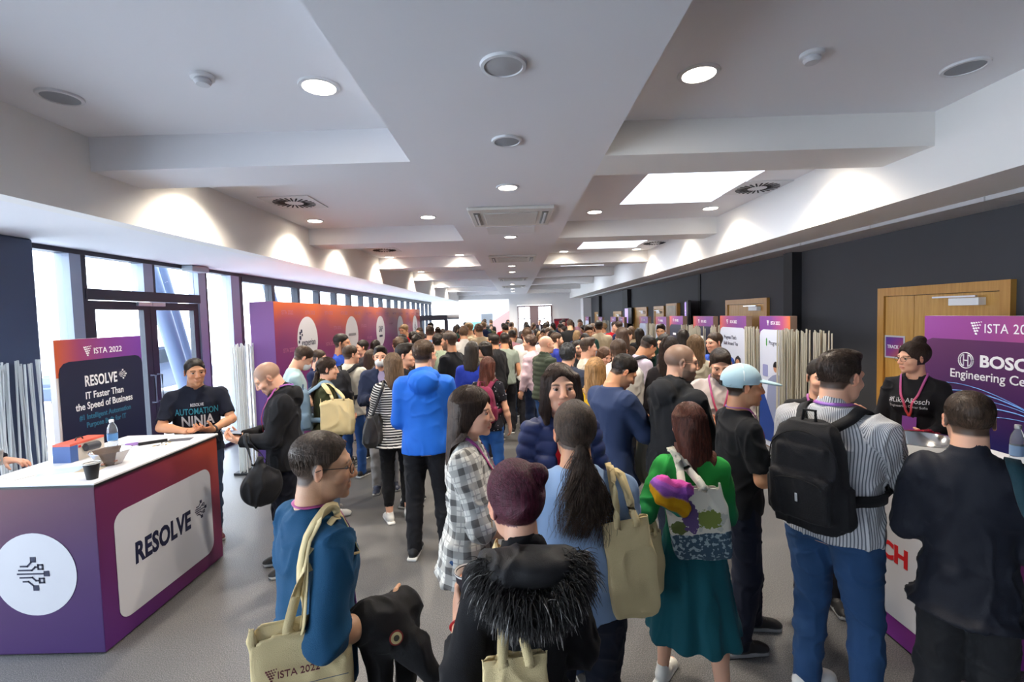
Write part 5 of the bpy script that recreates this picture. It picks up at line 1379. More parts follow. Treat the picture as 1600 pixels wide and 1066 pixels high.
M_hairp = mat('print_black', srgb('#1c1a22'), .5); M_skinp = mat('print_skin', srgb('#c08a6e'), .5); M_shirtp = mat('print_blue_grey', srgb('#8a93b4'), .5); M_bluep = mat('print_royal_blue', srgb('#1d3f8c'), .5)
t, w, F_, z = booth(6.17, 6.94, 1, 'white Progress banner with a printed man, nearest of the booth panels')
text('lettering', 'Progress', .085, M_ink, t, F_ @ T3((.0, 1.50, .005)), sx=.85); mb = MB().prism([(-.20, 1.47), (-.185, 1.45), (-.17, 1.47), (-.17, 1.55), (-.185, 1.57), (-.20, 1.55)], .004, .006, F_); mb.build('logo_mark', mat('green_ink', srgb('#3f8f4a'), .5), t)
plate('man_jacket', [(-.25, .2), (.33, .2), (.33, .9), (.22, 1.02), (.10, 1.08), (-.02, 1.05), (-.14, .98)], M_shirtp, t, F_, z=.0045); plate('man_face', circ(.062, 24, .06, 1.16), M_skinp, t, F_, z=.0065)
plate('man_hair', [(.06 + .066 * math.cos(a), 1.175 + .075 * math.sin(a)) for a in np.linspace(-.1, PI + .1, 16)], M_hairp, t, F_, z=.0085)
plate('blue_wedge', [(-.37, .1), (.2, .1), (-.37, .95)], M_bluep, t, F_, z=.0085); plate('icon', rrect(.14, .17, .02), mat('print_lilac', srgb('#8f96c8'), .5), t, F_ @ T3((-.22, 1.1, 0)), z=.0045)
t, w, F_, z = booth(7.34, 8.27, 0, 'white Progress banner with a printed woman, second of the booth panels')
text('lettering', "Progress That's", .085, M_ink, t, F_ @ T3((-.08, 1.52, .005)), sx=.85, bold=.001); text('lettering', 'Built Around You', .085, M_ink, t, F_ @ T3((-.06, 1.42, .005)), sx=.85, bold=.001)
plate('woman_hair', [(.02, .85), (.34, .85), (.33, 1.05), (.28, 1.2), (.2, 1.24), (.12, 1.2), (.06, 1.05)], M_hairp, t, F_, z=.0045); plate('woman_face', circ(.062, 24, .19, 1.12), M_skinp, t, F_, z=.0065); plate('woman_top', [(.0, .3), (.42, .3), (.40, .85), (.30, .98), (.2, .95), (.08, .98)], M_shirtp, t, F_, z=.0085)
t, w, F_, z = booth(8.56, 9.50, 2, 'navy booth banner, third from the right along the dark wall', 1.87); plate('small_logo', rrect(.2, .05, .01), M_wtext, t, F_ @ T3((-.05, 1.47, 0)), z=.005)
t, w, F_, z = booth(10.1, 10.95, 2, 'navy booth banner, fourth from the right along the dark wall', 1.87); plate('small_logo', rrect(.2, .05, .01), M_wtext, t, F_ @ T3((-.1, 1.47, 0)), z=.005)
booth(11.2, 12.05, 0, 'white booth banner, fifth from the right along the dark wall', 1.85); t, w, F_, z = booth(12.75, 13.6, 0, 'white booth banner with three dark lines of print, standing before the closed oak door', 1.85)
for k in range(3): plate('text_line', rrect(.3, .05, .02), M_ink, t, F_ @ T3((-.05, 1.25 - .1 * k, 0)), z=.005)
booth(15.5, 16.3, 1, 'white booth banner, second of the far cluster by the dark wall', 1.82); booth(16.8, 17.7, 0, 'white booth banner, first of the far cluster by the dark wall', 1.82)
booth(19.4, 20.3, 0, 'white booth banner, third of the far cluster by the dark wall', 1.80); booth(22.9, 24.0, 0, 'farthest white booth banner by the dark wall', 1.80)
# --- stick screens
def screen(X, Y0, Y1, n, lab, z=1.73, seed=0, dx=.10, slant=.02, m=None, ax='y', Xw=0):
    rs = random.Random(seed); t = thing('rod_screen', (X, (Y0 + Y1) / 2, 0), 0, lab, 'screen', None); mb = MB(); w = (Y1 - Y0)
    MB().box(-dx, -w / 2, 0, dx, w / 2, .035, .005).build('base_plate', M_blk, t)
    for k in range(n):
        y = -w / 2 + w * (k + .5) / n + rs.uniform(-.01, .01); x = rs.uniform(-dx, dx) * .8; e = rs.uniform(-slant, slant); e2 = rs.uniform(-slant, slant) * 1.2
        mb.tube([(x, y, .03), (x + e2 * .5, y + e * .6, z * .5), (x + e2, y + e, z - rs.uniform(0, .05))], .0085, 5)
    mb.build('rods', m or mat('pale_wooden_rods', srgb('#bdb8a8'), .6, var=.12, vscale=8), t)
M_wrod = mat('white_rods', srgb('#d8dcdc'), .5)
screen(3.52, 5.32, 6.16, 46, 'screen of upright pale rods at the right end of the booth row', seed=2)
screen(3.40, 5.82, 6.10, 18, 'clump of pale rods overlapping the right edge of the nearest Progress banner', seed=3)
screen(3.60, 6.97, 7.30, 26, 'screen of upright pale rods between the two Progress banners', seed=4)
screen(3.60, 8.30, 8.54, 20, 'screen of upright pale rods right of the third booth banner', 1.72, seed=5); screen(3.40, 8.6, 9.1, 26, 'pale rods standing before the third booth banner', 1.70, seed=15)
screen(3.60, 9.53, 10.06, 30, 'screen of upright pale rods between the two navy booth banners', 1.70, seed=6)
screen(3.60, 12.1, 12.7, 30, 'screen of upright pale rods between two white booth banners', 1.68, seed=7)
screen(3.60, 18.0, 19.2, 34, 'far screen of pale rods by the dark wall', 1.68, seed=8)
screen(-4.35, 3.72, 4.22, 30, 'screen of upright white rods beside the dark blue column', 1.72, seed=9, m=M_wrod, slant=.05)
screen(-3.62, 6.02, 6.40, 34, 'screen of upright white rods before the end of the purple sponsor wall', 1.72, seed=10, m=M_wrod)
# --- purple sponsor wall
t = thing('sponsor_wall', (-3.405, 11.2, 0), 0, 'long purple and orange sponsor wall with white logo discs, along the windows', 'sponsor wall'); hw = 9.75 / 2
b = MB().box(-.165, -hw, 0, .165, hw, 2.27, .004).build('wall_box', grad('sponsor_wall_print', (0, 0, 1), .9, 2.35, [(0, '#6d2f74'), (.45, '#74305f'), (.72, '#8c3a50'), (.85, '#b0502f'), (1, '#c8632c')], blotch=(.9, .6)), t)
b.data.materials.append(grad('sponsor_wall_end_print', (0, 0, 1), .5, 2.3, [(0, '#5e4790'), (.5, '#7c559a'), (1, '#8a5c92')]))
for p in b.data.polygons:
    if p.normal.y < -.7: p.material_index = 1
FS = face_to((.166, 0, 0), 0)
for k, yc in enumerate((7.33, 9.33, 11.33, 13.3, 15.26)):
    u = yc - 11.2; d = plate('logo_disc', circ(.36), M_wprint, t, FS @ T3((u, 1.70, 0)))
    if k == 0:
        text('lettering', 'experian', .15, M_ink, d, FS @ T3((u + .02, 1.66, .004)), sx=.95)
        mb = MB()
        for x, y, r in ((-.27, .13, .022), (-.22, .16, .026), (-.27, .06, .03), (-.20, .10, .018), (-.31, .0, .022), (-.27, -.07, .016)): mb.prism([(u + x + px_, 1.68 + y + py_) for px_, py_ in rrect(r * 2, r * 2, r * .4, 3)], .003, .005, FS)
        mb.build('logo_mark', M_ink, d)
    elif k == 1: plate('grey_logo_print', rrect(.42, .05, .02), M_greyink, d, FS @ T3((u, 1.70, 0)), z=.003)
    elif k == 2: text('lettering', 'SAP', .2, M_ink, d, FS @ T3((u, 1.74, .004)), bold=.004); plate('logo_bar', rrect(.26, .05, .01), M_ink, d, FS @ T3((u, 1.58, 0)), z=.003)
    elif k == 3: text('lettering', 'BOSCH', .14, M_redink, d, FS @ T3((u, 1.68, .004)), bold=.004)
    else: circuit_logo(d, FS @ T3((u, 1.69, .003)), .26, M_ink)
me = text_data('ISTA 2022', .085, ext=.0005); me.materials.append(mat('faint_print', srgb('#a4647f'), .5))
base_me = me; mb = bmesh.new()
for r_ in range(5):
    for c in range(13):
        u = -4.5 + c * .75 + (.37 if r_ % 2 else 0); z = 2.12 - r_ * .27
        if u > 4.6 or any(abs(u - (yc - 11.2)) < .62 and abs(z - 1.70) < .4 for yc in (7.33, 9.33, 11.33, 13.3, 15.26)): continue
        q = base_me.copy(); q.transform(FS @ T3((u, z, .0005))); mb.from_mesh(q); bpy.data.meshes.remove(q)
mm = bpy.data.meshes.new('repeat_print'); mb.to_mesh(mm); mb.free(); mm.materials.append(base_me.materials[0]); o = bpy.data.objects.new('repeat_print', mm); COL.objects.link(o); o.parent = t
# --- far items
t = thing('portal_frame', (-2.72, 16.6, 0), 0, 'dark steel portal frame past the far end of the purple sponsor wall', 'frame')
for x in (-.62, .30): MB().box(x - .06, -.06, 0, x + .06, .06, 1.88).build('post', M_frame, t)
MB().box(-.85, -.12, 1.88, .34, .12, 2.06).build('header_box', M_frame, t); MB().lathe([(.08, 0), (.08, .4)], 16, T3((.36, 0, 1.98)) @ Matrix.Rotation(PI / 2, 4, 'Y')).build('roller', mat('grey_roller', srgb('#a8acb2'), .5), t)
t = thing('pop_up_banner', (2.32, 23.4, 0), 0, 'red banner in front of the white end wall, right of the far doors', 'banner')
MB().box(-.36, -.03, .02, .36, .03, 1.74).build('board', mat('red_print', srgb('#b5202c'), .5), t); MB().box(-.37, -.034, 1.62, .37, -.03, 1.74).build('header_print', mat('dark_red_print', srgb('#7a2038'), .5), t)
for k in range(3): MB().box(-.22, -.036, 1.15 - .11 * k, .05, -.031, 1.20 - .11 * k).build('text_line', M_wtext, t)
MB().box(-.3, -.15, 0, .3, .15, .03).build('foot', M_blk, t)
t = thing('pop_up_banner', (-2.3, 29.0, 0), 0, 'pale aqua banner wall in the bright bay at the far left', 'banner')
MB().box(-.85, -.05, .0, .75, .05, 1.62).build('board', mat('aqua_print', srgb('#8fe0dc'), .5), t)
t = thing('notice_board', (-1.65, 28.0, 0), 0, 'pale grey slatted notice board in the bright bay', 'board'); mb = MB()
for k in range(7): mb.box(-.32, -.02, .9 + .17 * k, .32, .02, 1.02 + .17 * k)
mb.box(-.34, .02, 0, .34, .04, 2.1); mb.build('slats', mat('grey_slats', srgb('#a9b0b8'), .6), t)
# wall screen, framed picture, signs
t = thing('television', (3.98, 10.85, 1.92), 0, 'wall television with a purple screen above the navy booth banners', 'television')
M_tv = Matrix.Rotation(R(-16), 4, 'Z')
MB().box(-.03, -.50, -.29, .03, .50, .29, .005, M_tv).build('housing', M_blk, t); MB().box(-.034, -.02 + .02, -.26, -.031, .48, .26, 0, M_tv).build('screen', mat('lit_purple_screen', srgb('#a58ad0'), .4, emit=srgb('#a58ad0'), es=.5), t)
for k in range(4): MB().box(-.036, .1, .05 - .07 * k, -.0345, .36 - .05 * (k % 2), .07 - .07 * k, 0, M_tv).build('screen_text', mat('pale_screen_text', srgb('#d8c8ee'), .4, emit=srgb('#d8c8ee'), es=.6), t)
t = thing('display_case', (XR - .05, 13.5 - 1.15, 1.82), 0, 'small wood-framed picture on the dark wall above the booth banners', 'picture')
MB().box(-.04, -.42, -.36, .05, .42, .36).build('frame', M_oak2, t); MB().box(-.05, -.36, -.30, -.041, .36, .30).build('picture', mat('faded_picture', srgb('#a9987e'), .5, var=.4, vscale=5), t)
t = thing('television', (XR - .12, 17.9 - 1.1, 1.85), 0, 'far wall television with a lilac screen past the dark pier', 'television')
MB().box(-.03, -.5, -.28, .03, .5, .28).build('housing', M_blk, t); MB().box(-.034, .0, -.26, -.031, .47, .26).build('screen', mat('lit_purple_screen', srgb('#a58ad0'), .4, emit=srgb('#a58ad0'), es=.5), t)
FD = face_to((XR - .032, 0, 0), 180)
t = thing('door_sign', (XR - .032, 5.17, 1.53), 0, 'square purple TRACK 1 sign on the nearest oak door', 'sign'); FD = face_to((-.001, 0, 0), 180)
plate('sheet', [(-.135, -.125), (.135, -.125), (.135, .125), (-.135, .125)], M_wprint, t, FD, .003); plate('print', [(-.117, -.107), (.117, -.107), (.117, .107), (-.117, .107)], grad('sign_print', (0, -1, -1), -.2, .2, [(0, '#5b3d9a'), (.5, '#8a3f8a'), (1, '#c46a4a')]), t, FD, .002, .003)
text('lettering', 'TRACK 1', .052, M_wtext, t, FD @ T3((0, -.0, .006)), bold=.001, sx=.9)
# ------------------------------------------------------------------ things on the counters
ZT = 1.066
def bottle(x, y, lab, cap_c='#e8eef5', h=.22, lbl='#5b93d0'):
    t = thing('water_bottle', (x, y, ZT), 0, lab, 'bottle'); r = .033; k = h / .22
    m = bpy.data.materials.get('clear_plastic') or None
    if m is None:
        m, nt, b = nodes_of('clear_plastic'); b.inputs['Base Color'].default_value = (.85, .93, 1, 1); b.inputs['Transmission Weight'].default_value = .85; b.inputs['Roughness'].default_value = .08; b.inputs['IOR'].default_value = 1.25
    prof = [(.028, 0), (r, .006), (r, .05 * k), (r * .93, .056 * k), (r, .062 * k), (r, .13 * k), (r * .98, .145 * k), (r * .8, .17 * k), (.013, .195 * k), (.013, .205 * k)]
    MB().lathe(prof, 24).build('bottle_body', m, t, smooth=True); MB().lathe([(r * 1.01, .062 * k), (r * 1.01, .115 * k)], 24, cap=False).build('paper_label', mat('label_' + lbl, srgb(lbl), .4), t, smooth=True)
    MB().lathe([(.0155, .2 * k), (.0155, .218 * k), (.014, .22 * k)], 20).build('cap', mat('cap_' + cap_c, srgb(cap_c), .35, .0 if cap_c != '#b9bcc0' else .8), t, smooth=True)
bottle(-3.10, 3.54, 'clear plastic water bottle standing behind the boxed speaker on the left counter')
def paper_cup(loc, h, r1, r0, body_c, lab, rot=None, parent=None):
    t = thing('paper_cup', loc, 0, lab, 'cup')
    if rot: t.rotation_euler = rot
    MB().lathe([(r0 * .9, .004), (r0, 0), (r1, h), (r1 + .003, h + .002), (r1 + .002, h + .005), (r1 - .002, h), (r0 - .002, .006), (.0001, .006)], 28, cap=False).build('cup_wall', mat('cup_' + body_c, srgb(body_c), .6), t, smooth=True)
    MB().lathe([(r1 + .0005, h - .004), (r1 + .0035, h + .002), (r1 + .001, h + .005), (r1 - .002, h + .001)], 28, cap=False).build('rim', mat('white_paper', srgb('#e9e7e2'), .6), t, smooth=True)
    MB().lathe([(r1 - .0035, h - .002), (r0 - .001, .008)], 28, cap=False).build('lining', mat('white_paper', srgb('#e9e7e2'), .6), t, smooth=True)
    return t
paper_cup((-2.62, 2.83, ZT), .098, .042, .028, '#1a1a1c', 'black paper cup on the near corner of the left counter')
# glass bowl with chocolates, speaker box, papers
t = thing('fruit_bowl'.replace('fruit', 'glass'), (-2.76, 3.13, ZT), R(10), 'smoky glass bowl of sweets on the left counter', 'bowl')
m, nt, b = nodes_of('smoky_glass'); b.inputs['Base Color'].default_value = c4(srgb('#8a7a70')); b.inputs['Transmission Weight'].default_value = .6; b.inputs['Roughness'].default_value = .1; b.inputs['IOR'].default_value = 1.3
MB().lathe([(.055, 0), (.062, .003), (.118, .095), (.122, .097), (.116, .094), (.058, .008), (.0001, .008)], 8, cap=True).build('bowl_wall', m, t)
def wrapped(loc, rz, col, lab, cat, grp, sc=1.0, nm='wrapped_chocolate'):
    o = MB().box(-.035 * sc, -.014 * sc, 0, .035 * sc, .014 * sc, .018 * sc, .005).build(nm, mat('foil_' + col, srgb(col), .25, .35), None, smooth=False); o.location = loc; o.rotation_euler = rz; tag(o, lab, cat, grp); return o
rs = random.Random(4)
for k in range(9):
    a = k * 2.4; r_ = .018 + .035 * (k % 3) / 2; wrapped((-2.76 + r_ * math.cos(a), 3.13 + r_ * math.sin(a), ZT + .012 + .014 * (k // 4)), (0, 0, a), '#7d4a36' if k % 2 else '#93604a', 'small brown wrapped sweet in the smoky glass bowl', 'sweet', 'sweets in the glass bowl', .8)
t = thing('speaker_box', (-3.14, 3.31, ZT), R(90), 'boxed portable loudspeaker with a red lid and blue end, on the left counter', 'box')
MB().box(-.135, -.06, 0, .135, .06, .125, .002).build('carton', mat('pale_carton', srgb('#c9c0b4'), .5), t); MB().box(-.136, -.061, .112, .136, .061, .128, .001).build('lid', mat('coral_carton', srgb('#e0604c'), .5), t)
MB().box(-.1375, -.0615, 0, -.135, .0615, .112).build('end_print', mat('blue_carton', srgb('#3a5a94'), .5), t); MB().box(-.137, -.0625, 0, -.08, -.060, .112).build('end_print', mat('blue_carton', srgb('#3a5a94'), .5), t)
MB().tube([(-.04, -.064, .075), (-.03, -.068, .078), (.07, -.068, .072), (.08, -.064, .070)], [.016, .028, .028, .018], 14).build('printed_loudspeaker', mat('dark_slate_print', srgb('#33363f'), .5), t, smooth=True)
MB().box(-.072, -.0625, .088, -.054, -.0605, .104).build('logo_patch', M_redink, t); MB().tube([(-.03, 0, .128), (-.02, 0, .145), (.02, 0, .145), (.03, 0, .128)], .005, 6).build('handle', M_blk, t)
def sheet(x, y, rz, w, h, col, lab, z=0, nm='leaflet', cat='leaflet'):
    o = MB().box(-w / 2, -h / 2, 0, w / 2, h / 2, .0015).build(nm, mat('paper_' + col, srgb(col), .5, var=.18, vscale=14), None); o.location = (x, y, ZT + z); o.rotation_euler = (0, 0, rz); tag(o, lab, cat); return o
sheet(-2.98, 3.0, .5, .21, .15, '#b9cdea', 'blue and white leaflet beside the black paper cup'); sheet(-3.17, 2.93, -.4, .2, .14, '#cfcbc4', 'crumpled grey leaflet at the far left of the left counter', .001)
sheet(-2.80, 3.02, .2, .14, .10, '#c9b79a', 'small beige card between the cup and the glass bowl')
sheet(-3.00, 3.66, .7, .17, .12, '#8a63a8', 'lilac leaflet behind the glass bowl'); sheet(-2.73, 3.74, .3, .17, .10, '#4a4f5a', 'dark leaflet before the man in the slogan t-shirt', .0)
t = thing('stapled_stack', (-2.90, 3.68, ZT), R(38), 'stack of notepads beside the lilac leaflet', 'notepads'); MB().box(-.09, -.05, 0, .09, .05, .022, .002).build('pages', mat('cream_pages', srgb('#cfc7b6'), .7), t); MB().box(-.091, -.051, .022, .091, .051, .026).build('cover', M_wprint, t)
MB().box(-.091, -.052, .0, .091, -.049, .024).build('binding', M_blk, t)
for k in range(7): wrapped((-2.80 + .022 * (k % 4), 3.56 + .03 * (k // 4) + .012 * k, ZT), (0, 0, .6 + .4 * k), ['#cdb26a', '#7a7466', '#d9d2bf'][k % 3], 'tiny gold and grey wrapped mint scattered beside the notepads', 'sweet', 'mints on the left counter', .35, 'wrapped_mint')
# steel bowl, red chocolate bars, bottle on the right counter
t = thing('steel_bowl', (2.43, 2.82, ZT), 0, 'large shiny steel mixing bowl on the right counter', 'bowl')
MB().lathe([(.085, 0), (.11, .004), (.165, .05), (.192, .115), (.204, .118), (.204, .121), (.190, .119), (.162, .052), (.108, .008), (.0001, .006)], 48).build('bowl_wall', mat('polished_steel', (.75, .75, .74), .12, 1.0), t, smooth=True)
rs = random.Random(8); g = 'red foil chocolate bars piled beside the steel bowl'
for k in range(24):
    l = k // 10; i = k % 10 if l < 2 else k - 20
    wrapped((2.60 + .065 * (i % 5) + .02 * l + rs.uniform(-.006, .006), 3.22 + .045 * (i // 5) + .01 * l, ZT + .0 + .020 * l), (0, 0, rs.uniform(-.35, .35)), ['#a01c2e', '#b32a3c', '#8c1626'][k % 3], 'red foil chocolate bar, %s from the left, %s row, %s layer of the pile' % (['first', 'second', 'third', 'fourth', 'fifth'][i % 5], 'front' if i < 5 else 'back', ['bottom', 'middle', 'top'][l]), 'chocolate bar', g, 1.0)
bottle(2.80, 2.62, 'clear bottle with a grey metal cap, beside the man in the dark jacket', '#b9bcc0', .24, '#6f8fb8')
# ------------------------------------------------------------------ things people wear and carry
def pmat(ctx): return Matrix.Translation((ctx['X'], ctx['Y'], 0)) @ Matrix.Rotation(R(ctx['heading']), 4, 'Z')
def tolocal(ctx, w): return np.array(pmat(ctx).inverted() @ Vector(w))
def carried(ctx, name, Mb, label, cat, group=None):
    o = bpy.data.objects.new(name, None); COL.objects.link(o); o.matrix_world = pmat(ctx) @ Matrix(Mb.tolist()); o.empty_display_size = .05
    return tag(o, label, cat, group)
def inM(Mb, V): Mi = np.linalg.inv(Mb); return np.asarray(V) @ Mi[:3, :3].T + Mi[:3, 3]
def strap(ctx, thingo, Mb, pts, width, m, name='strap', off=.012, thick=.004, up=None, sub=6):
    o = ribbon(pts, ctx['ft'], width, off, name, m, None, thick, up=up, sub=sub)
    n = len(o.data.vertices); a = np.empty(n * 3, np.float32); o.data.vertices.foreach_get('co', a); a = inM(Mb, a.reshape(-1, 3)).astype(np.float32)
    o.data.vertices.foreach_set('co', a.ravel()); o.data.update(); o.parent = thingo; return o
M_canvas = cloth('cream_canvas', srgb('#dcc898'), .9, bump=.6, bs=500)
def tote(ctx, c, yaw, label, over, size=(.19, .045, .20), m=None, seed=0, spread=.07, roll=0, prints=None, res=.008, strapw=.028, group=None, nm='tote_bag'):
    """c: bag centre in the wearer's frame; over: points (wearer's frame) the handles run across"""
    m = m or M_canvas
    Mb = trM(c) @ rotM('Z', yaw) @ rotM('Y', roll); t = carried(ctx, nm, Mb, label, 'bag', group)
    w, d, h = size; ff = Fld(axis(-w - .05, w + .05, res), axis(-d - .08, d + .08, res), axis(-h - .04, h + .04, res))
    T = [(-h, w * .86, d * .5, 0, 0), (-h * .8, w * .98, d * 1.0, 0, 0), (0, w, d * 1.0, 0, 0), (h * .7, w * .98, d * .55, 0, 0), (h, w * .96, d * .35, 0, 0)]
    ff.add(loft(T, None, 0, 5.0), 0); ff.add(loft([(h * .55, w * .92, d * .22, 0, 0), (h + .02, w * .90, d * .26, 0, 0)], None, 0, 5.0), .004, 's')
    V, Q = ff.mesh(); V = smooth_mesh(V, Q, 1, .4); V0 = V.copy(); V = folds(V, normals(V, Q), .010, .11, seed, (1, 1, .5))
    np_mesh('bag_body', V, Q, m, t)
    for s in (-1, 1):
        a = tp(Mb, (-spread, s * d * .34, h * .80)); b_ = tp(Mb, (spread, s * d * .34, h * .80))
        mid = [np.array(o_, float) + np.array((0, 0, .0)) + (Mb[:3, 1] * s * .016) for o_ in over]
        fwd = tp(Mb, (-spread, s * d * .38, h * 1.02)); fwd2 = tp(Mb, (spread, s * d * .38, h * 1.02))
        strap(ctx, t, Mb, [a, fwd] + mid + [fwd2, b_], strapw, m, 'handle', .010 + (.004 if s > 0 else 0), .003, up=Mb[:3, 1], sub=8)
    t['_d'] = d
    if prints: prints(t, d)
    del t['_d']
    return t, Mb
def backpack(ctx, label, col, size=(.155, .085, .235), c=None, m2=None, straps=True, seed=0, res=.008, side=0, tilt=6):
    S = ctx['S']; U = ctx['U']; c = c or (0.0 + side, -.235 * S, 1.205 * S)
    Mb = U @ trM(c) @ rotM('X', tilt) @ rotM('Z', 0); t = carried(ctx, 'backpack', Mb, label, 'backpack')
    w, d, h = size; m = cloth('pack_fabric', col, .75, bump=.5, bs=300, sheen=.05); m2 = m2 or cloth('pack_trim', tuple(x * .6 for x in col), .7)
    ff = Fld(axis(-w - .05, w + .05, res), axis(-d - .08, d + .06, res), axis(-h - .05, h + .06, res))
    ff.add(loft([(-h, w * .90, d * .9, 0, 0), (-h * .3, w, d, 0, -.008), (h * .5, w * .93, d * .9, 0, 0), (h * .85, w * .75, d * .7, 0, .01), (h, w * .5, d * .4, 0, .02)], None, 0, 3.2), .02)
    ff.add(rbox((0, -d * .85, -h * .35), (w * .82, d * .42, h * .45), .025), .015); ff.add(rbox((0, -d * .62, h * .38), (w * .68, d * .3, h * .24), .02), .01)
    for s in (-1, 1): ff.add(rbox((s * w * .97, 0, -h * .5), (.022, d * .5, h * .38), .018), .012)
    V, Q = ff.mesh(); V = smooth_mesh(V, Q, 1, .4); V = folds(V, normals(V, Q), .007, .10, seed)
    np_mesh('pack_body', V, Q, m, t)
    mb = MB(); mb.tube([(-.03, .02, h * .96), (-.025, .03, h + .045), (.025, .03, h + .045), (.03, .02, h * .96)], .007, 6); mb.build('grab_handle', m2, t)
    def onpack(P, off=.003): return ff.snap(np.array(P, np.float32), off, 6)
    arc = [(w * .62 * math.cos(a), -d * 1.2, -h * .10 + h * .11 * math.sin(a)) for a in np.linspace(PI, 0, 14)]
    mb = MB(); mb.tube(onpack(arc), .003, 5); mb.tube(onpack([(w * .88 * math.cos(a), -d * .55, h * .25 + h * .60 * math.sin(a)) for a in np.linspace(PI, 0, 18)]), .003, 5); mb.build('zips', m2, t)
    p = onpack([(0, -d * 1.4, -h * .3)])[0]; MB().box(p[0] - .006, p[1] - .004, p[2] - .03, p[0] + .006, p[1], p[2] + .01, .002).build('zip_pull', mat('bright_zip_pull', srgb('#c9ccd0'), .3, .6), t)
    if straps:
        for s in (-1, 1):
            sh = ctx['sw'] * .62
            P = [tp(Mb, (s * w * .38, d * .7, h * .80)), tp(U, (s * sh * .9, -.10 * S, 1.45 * S)), tp(U, (s * sh, -.01, 1.475 * S)), tp(U, (s * (sh + .012), .09 * S, 1.40 * S)), tp(U, (s * (sh + .03), .125 * S, 1.27 * S)), tp(U, (s * (sh + .06), .085 * S, 1.12 * S)), tp(U, (s * (sh + .06), -.01, 1.10 * S)), tp(Mb, (s * w * .8, d * .5, -h * .5))]
            strap(ctx, t, Mb, P, .048, m, 'shoulder_strap', .014, .010, sub=6)
    return t
def in_hand(ctx, key): 
    a = [q for q in ctx['arms'] if q['key'] == key][0]; h = ctx['S'] * (.92 if ctx['fem'] else 1.0); return a['F'] @ np.diag([h, h, h, 1.0]), a
def phone(ctx, key, label):
    M, a = in_hand(ctx, key); Mb = M @ trM((0, .030, .085)) @ rotM('X', 0); t = carried(ctx, 'phone', Mb, label, 'phone')
    MB().box(-.036, -.004, -.072, .036, .004, .072, .003).build('phone_body', mat('black_glass', (.01, .01, .012), .15), t)
    MB().box(-.033, .0041, -.068, .033, .0046, .068).build('screen', mat('phone_screen', (.02, .03, .05), .1, emit=(.3, .4, .6), es=.25), t); return t
def cap_hat(ctx, col=srgb('#a9c6d2')):
    HM = ctx['HM']; S = ctx['S']; h = .005 if ctx['lod'] < 2 else .009
    f = Fld(axis(-.11, .11, h), axis(-.14, .22, h), axis(-.03, .16, h))
    f.add(ell((0, -.018, .038), (.090, .112, .098)), 0); f.half(lambda X, Y, Z: .018 + .12 * np.clip(Y, -.1, 1) * 0 - (Y < -.02) * .02 - Z)
    f.add(ell((0, -.018, .030), (.082, .104, .092)), 0, 's')
    f.add(ell((0, .120, .030), (.070, .088, .010), None, rot=(-10, 0, 0)), .004)
    V, Q = f.mesh(); V = smooth_mesh(V, Q, 1, .3); Vw = V @ HM[:3, :3].T + HM[:3, 3]
    o = np_mesh('cap', Vw, Q, cloth('cap_cloth', col, .8), ctx['body'])
    mb = MB()
    for path in ([(0, .07, .11), (0, .03, .135), (0, -.03, .137), (0, -.08, .12), (0, -.12, .07)], [(-.09, -.02, .045), (-.08, -.02, .09), (-.045, -.02, .125), (0, -.02, .137), (.045, -.02, .125), (.08, -.02, .09), (.09, -.02, .045)]):
        mb.tube([tp(HM, q) for q in f.snap(np.array(path), .001, 8)], .0022, 5)
    mb.build('white_piping', mat('white_thread', srgb('#e8ecec'), .7), ctx['body'])
    mb = MB(); mb.box(-.03, -.131, .005, .03, -.124, .035, .003); bmesh.ops.transform(mb.bm, matrix=Matrix(HM.tolist()), verts=mb.bm.verts[:]); mb.build('cap_buckle', M_blk, ctx['body'])
def face_mask(ctx):
    HM = ctx['HM']; h = .006; f = Fld(axis(-.09, .09, h), axis(.0, .15, h), axis(-.13, .02, h))
    f.add(ell((0, .055, -.055), (.062, .062, .055)), 0); f.half(lambda X, Y, Z: .035 - Y + 0 * X)
    V, Q = f.mesh(); V = smooth_mesh(V, Q, 1, .3); np_mesh('face_mask', V @ HM[:3, :3].T + HM[:3, 3], Q, cloth('mask_paper', srgb('#dfe3e6'), .8), ctx['body'])
def chest_text(ctx, lines, back=False):
    """lettering wrapped on the front of the top"""
    U = ctx['U']; S = ctx['S']; f = ctx['ft']
    for body, size, z, m, kw in lines:
        me = text_data(body, size, ext=.0006, **kw); n = len(me.vertices); a = np.empty(n * 3, np.float32); me.vertices.foreach_get('co', a); a = a.reshape(-1, 3)
        P = np.stack([-a[:, 0], np.full(n, .16 * S), z * S + a[:, 1]], -1); P = P @ U[:3, :3].T + U[:3, 3]
        dirv = U[:3, :3] @ np.array((0, 1, 0))
        for _ in range(14):
            d = f.sample(P) - .010; P = P - dirv * np.clip(d, -.02, .02)[:, None]
        me.vertices.foreach_set('co', P.astype(np.float32).ravel()); me.materials.append(m); me.update(); o = bpy.data.objects.new('printed_slogan', me); COL.objects.link(o); o.parent = ctx['body']
def watch(ctx, key, m=None):
    M, a = in_hand(ctx, key); W, E_ = a['W'], a['E']; d = (W - E_) / np.linalg.norm(W - E_); c = W - d * .02; Mc = frame(c, d, M[:3, 1])
    mb = MB(); mb.lathe([(.030, -.009), (.033, -.009), (.033, .009), (.030, .009)], 24, Matrix(Mc.tolist()), cap=False); mb.box(-.016, -.040, -.016, .016, -.031, .016, .003, Matrix(Mc.tolist())); mb.build('wristwatch', m or mat('dark_watch', (.05, .05, .055), .3, .5), ctx['body'])
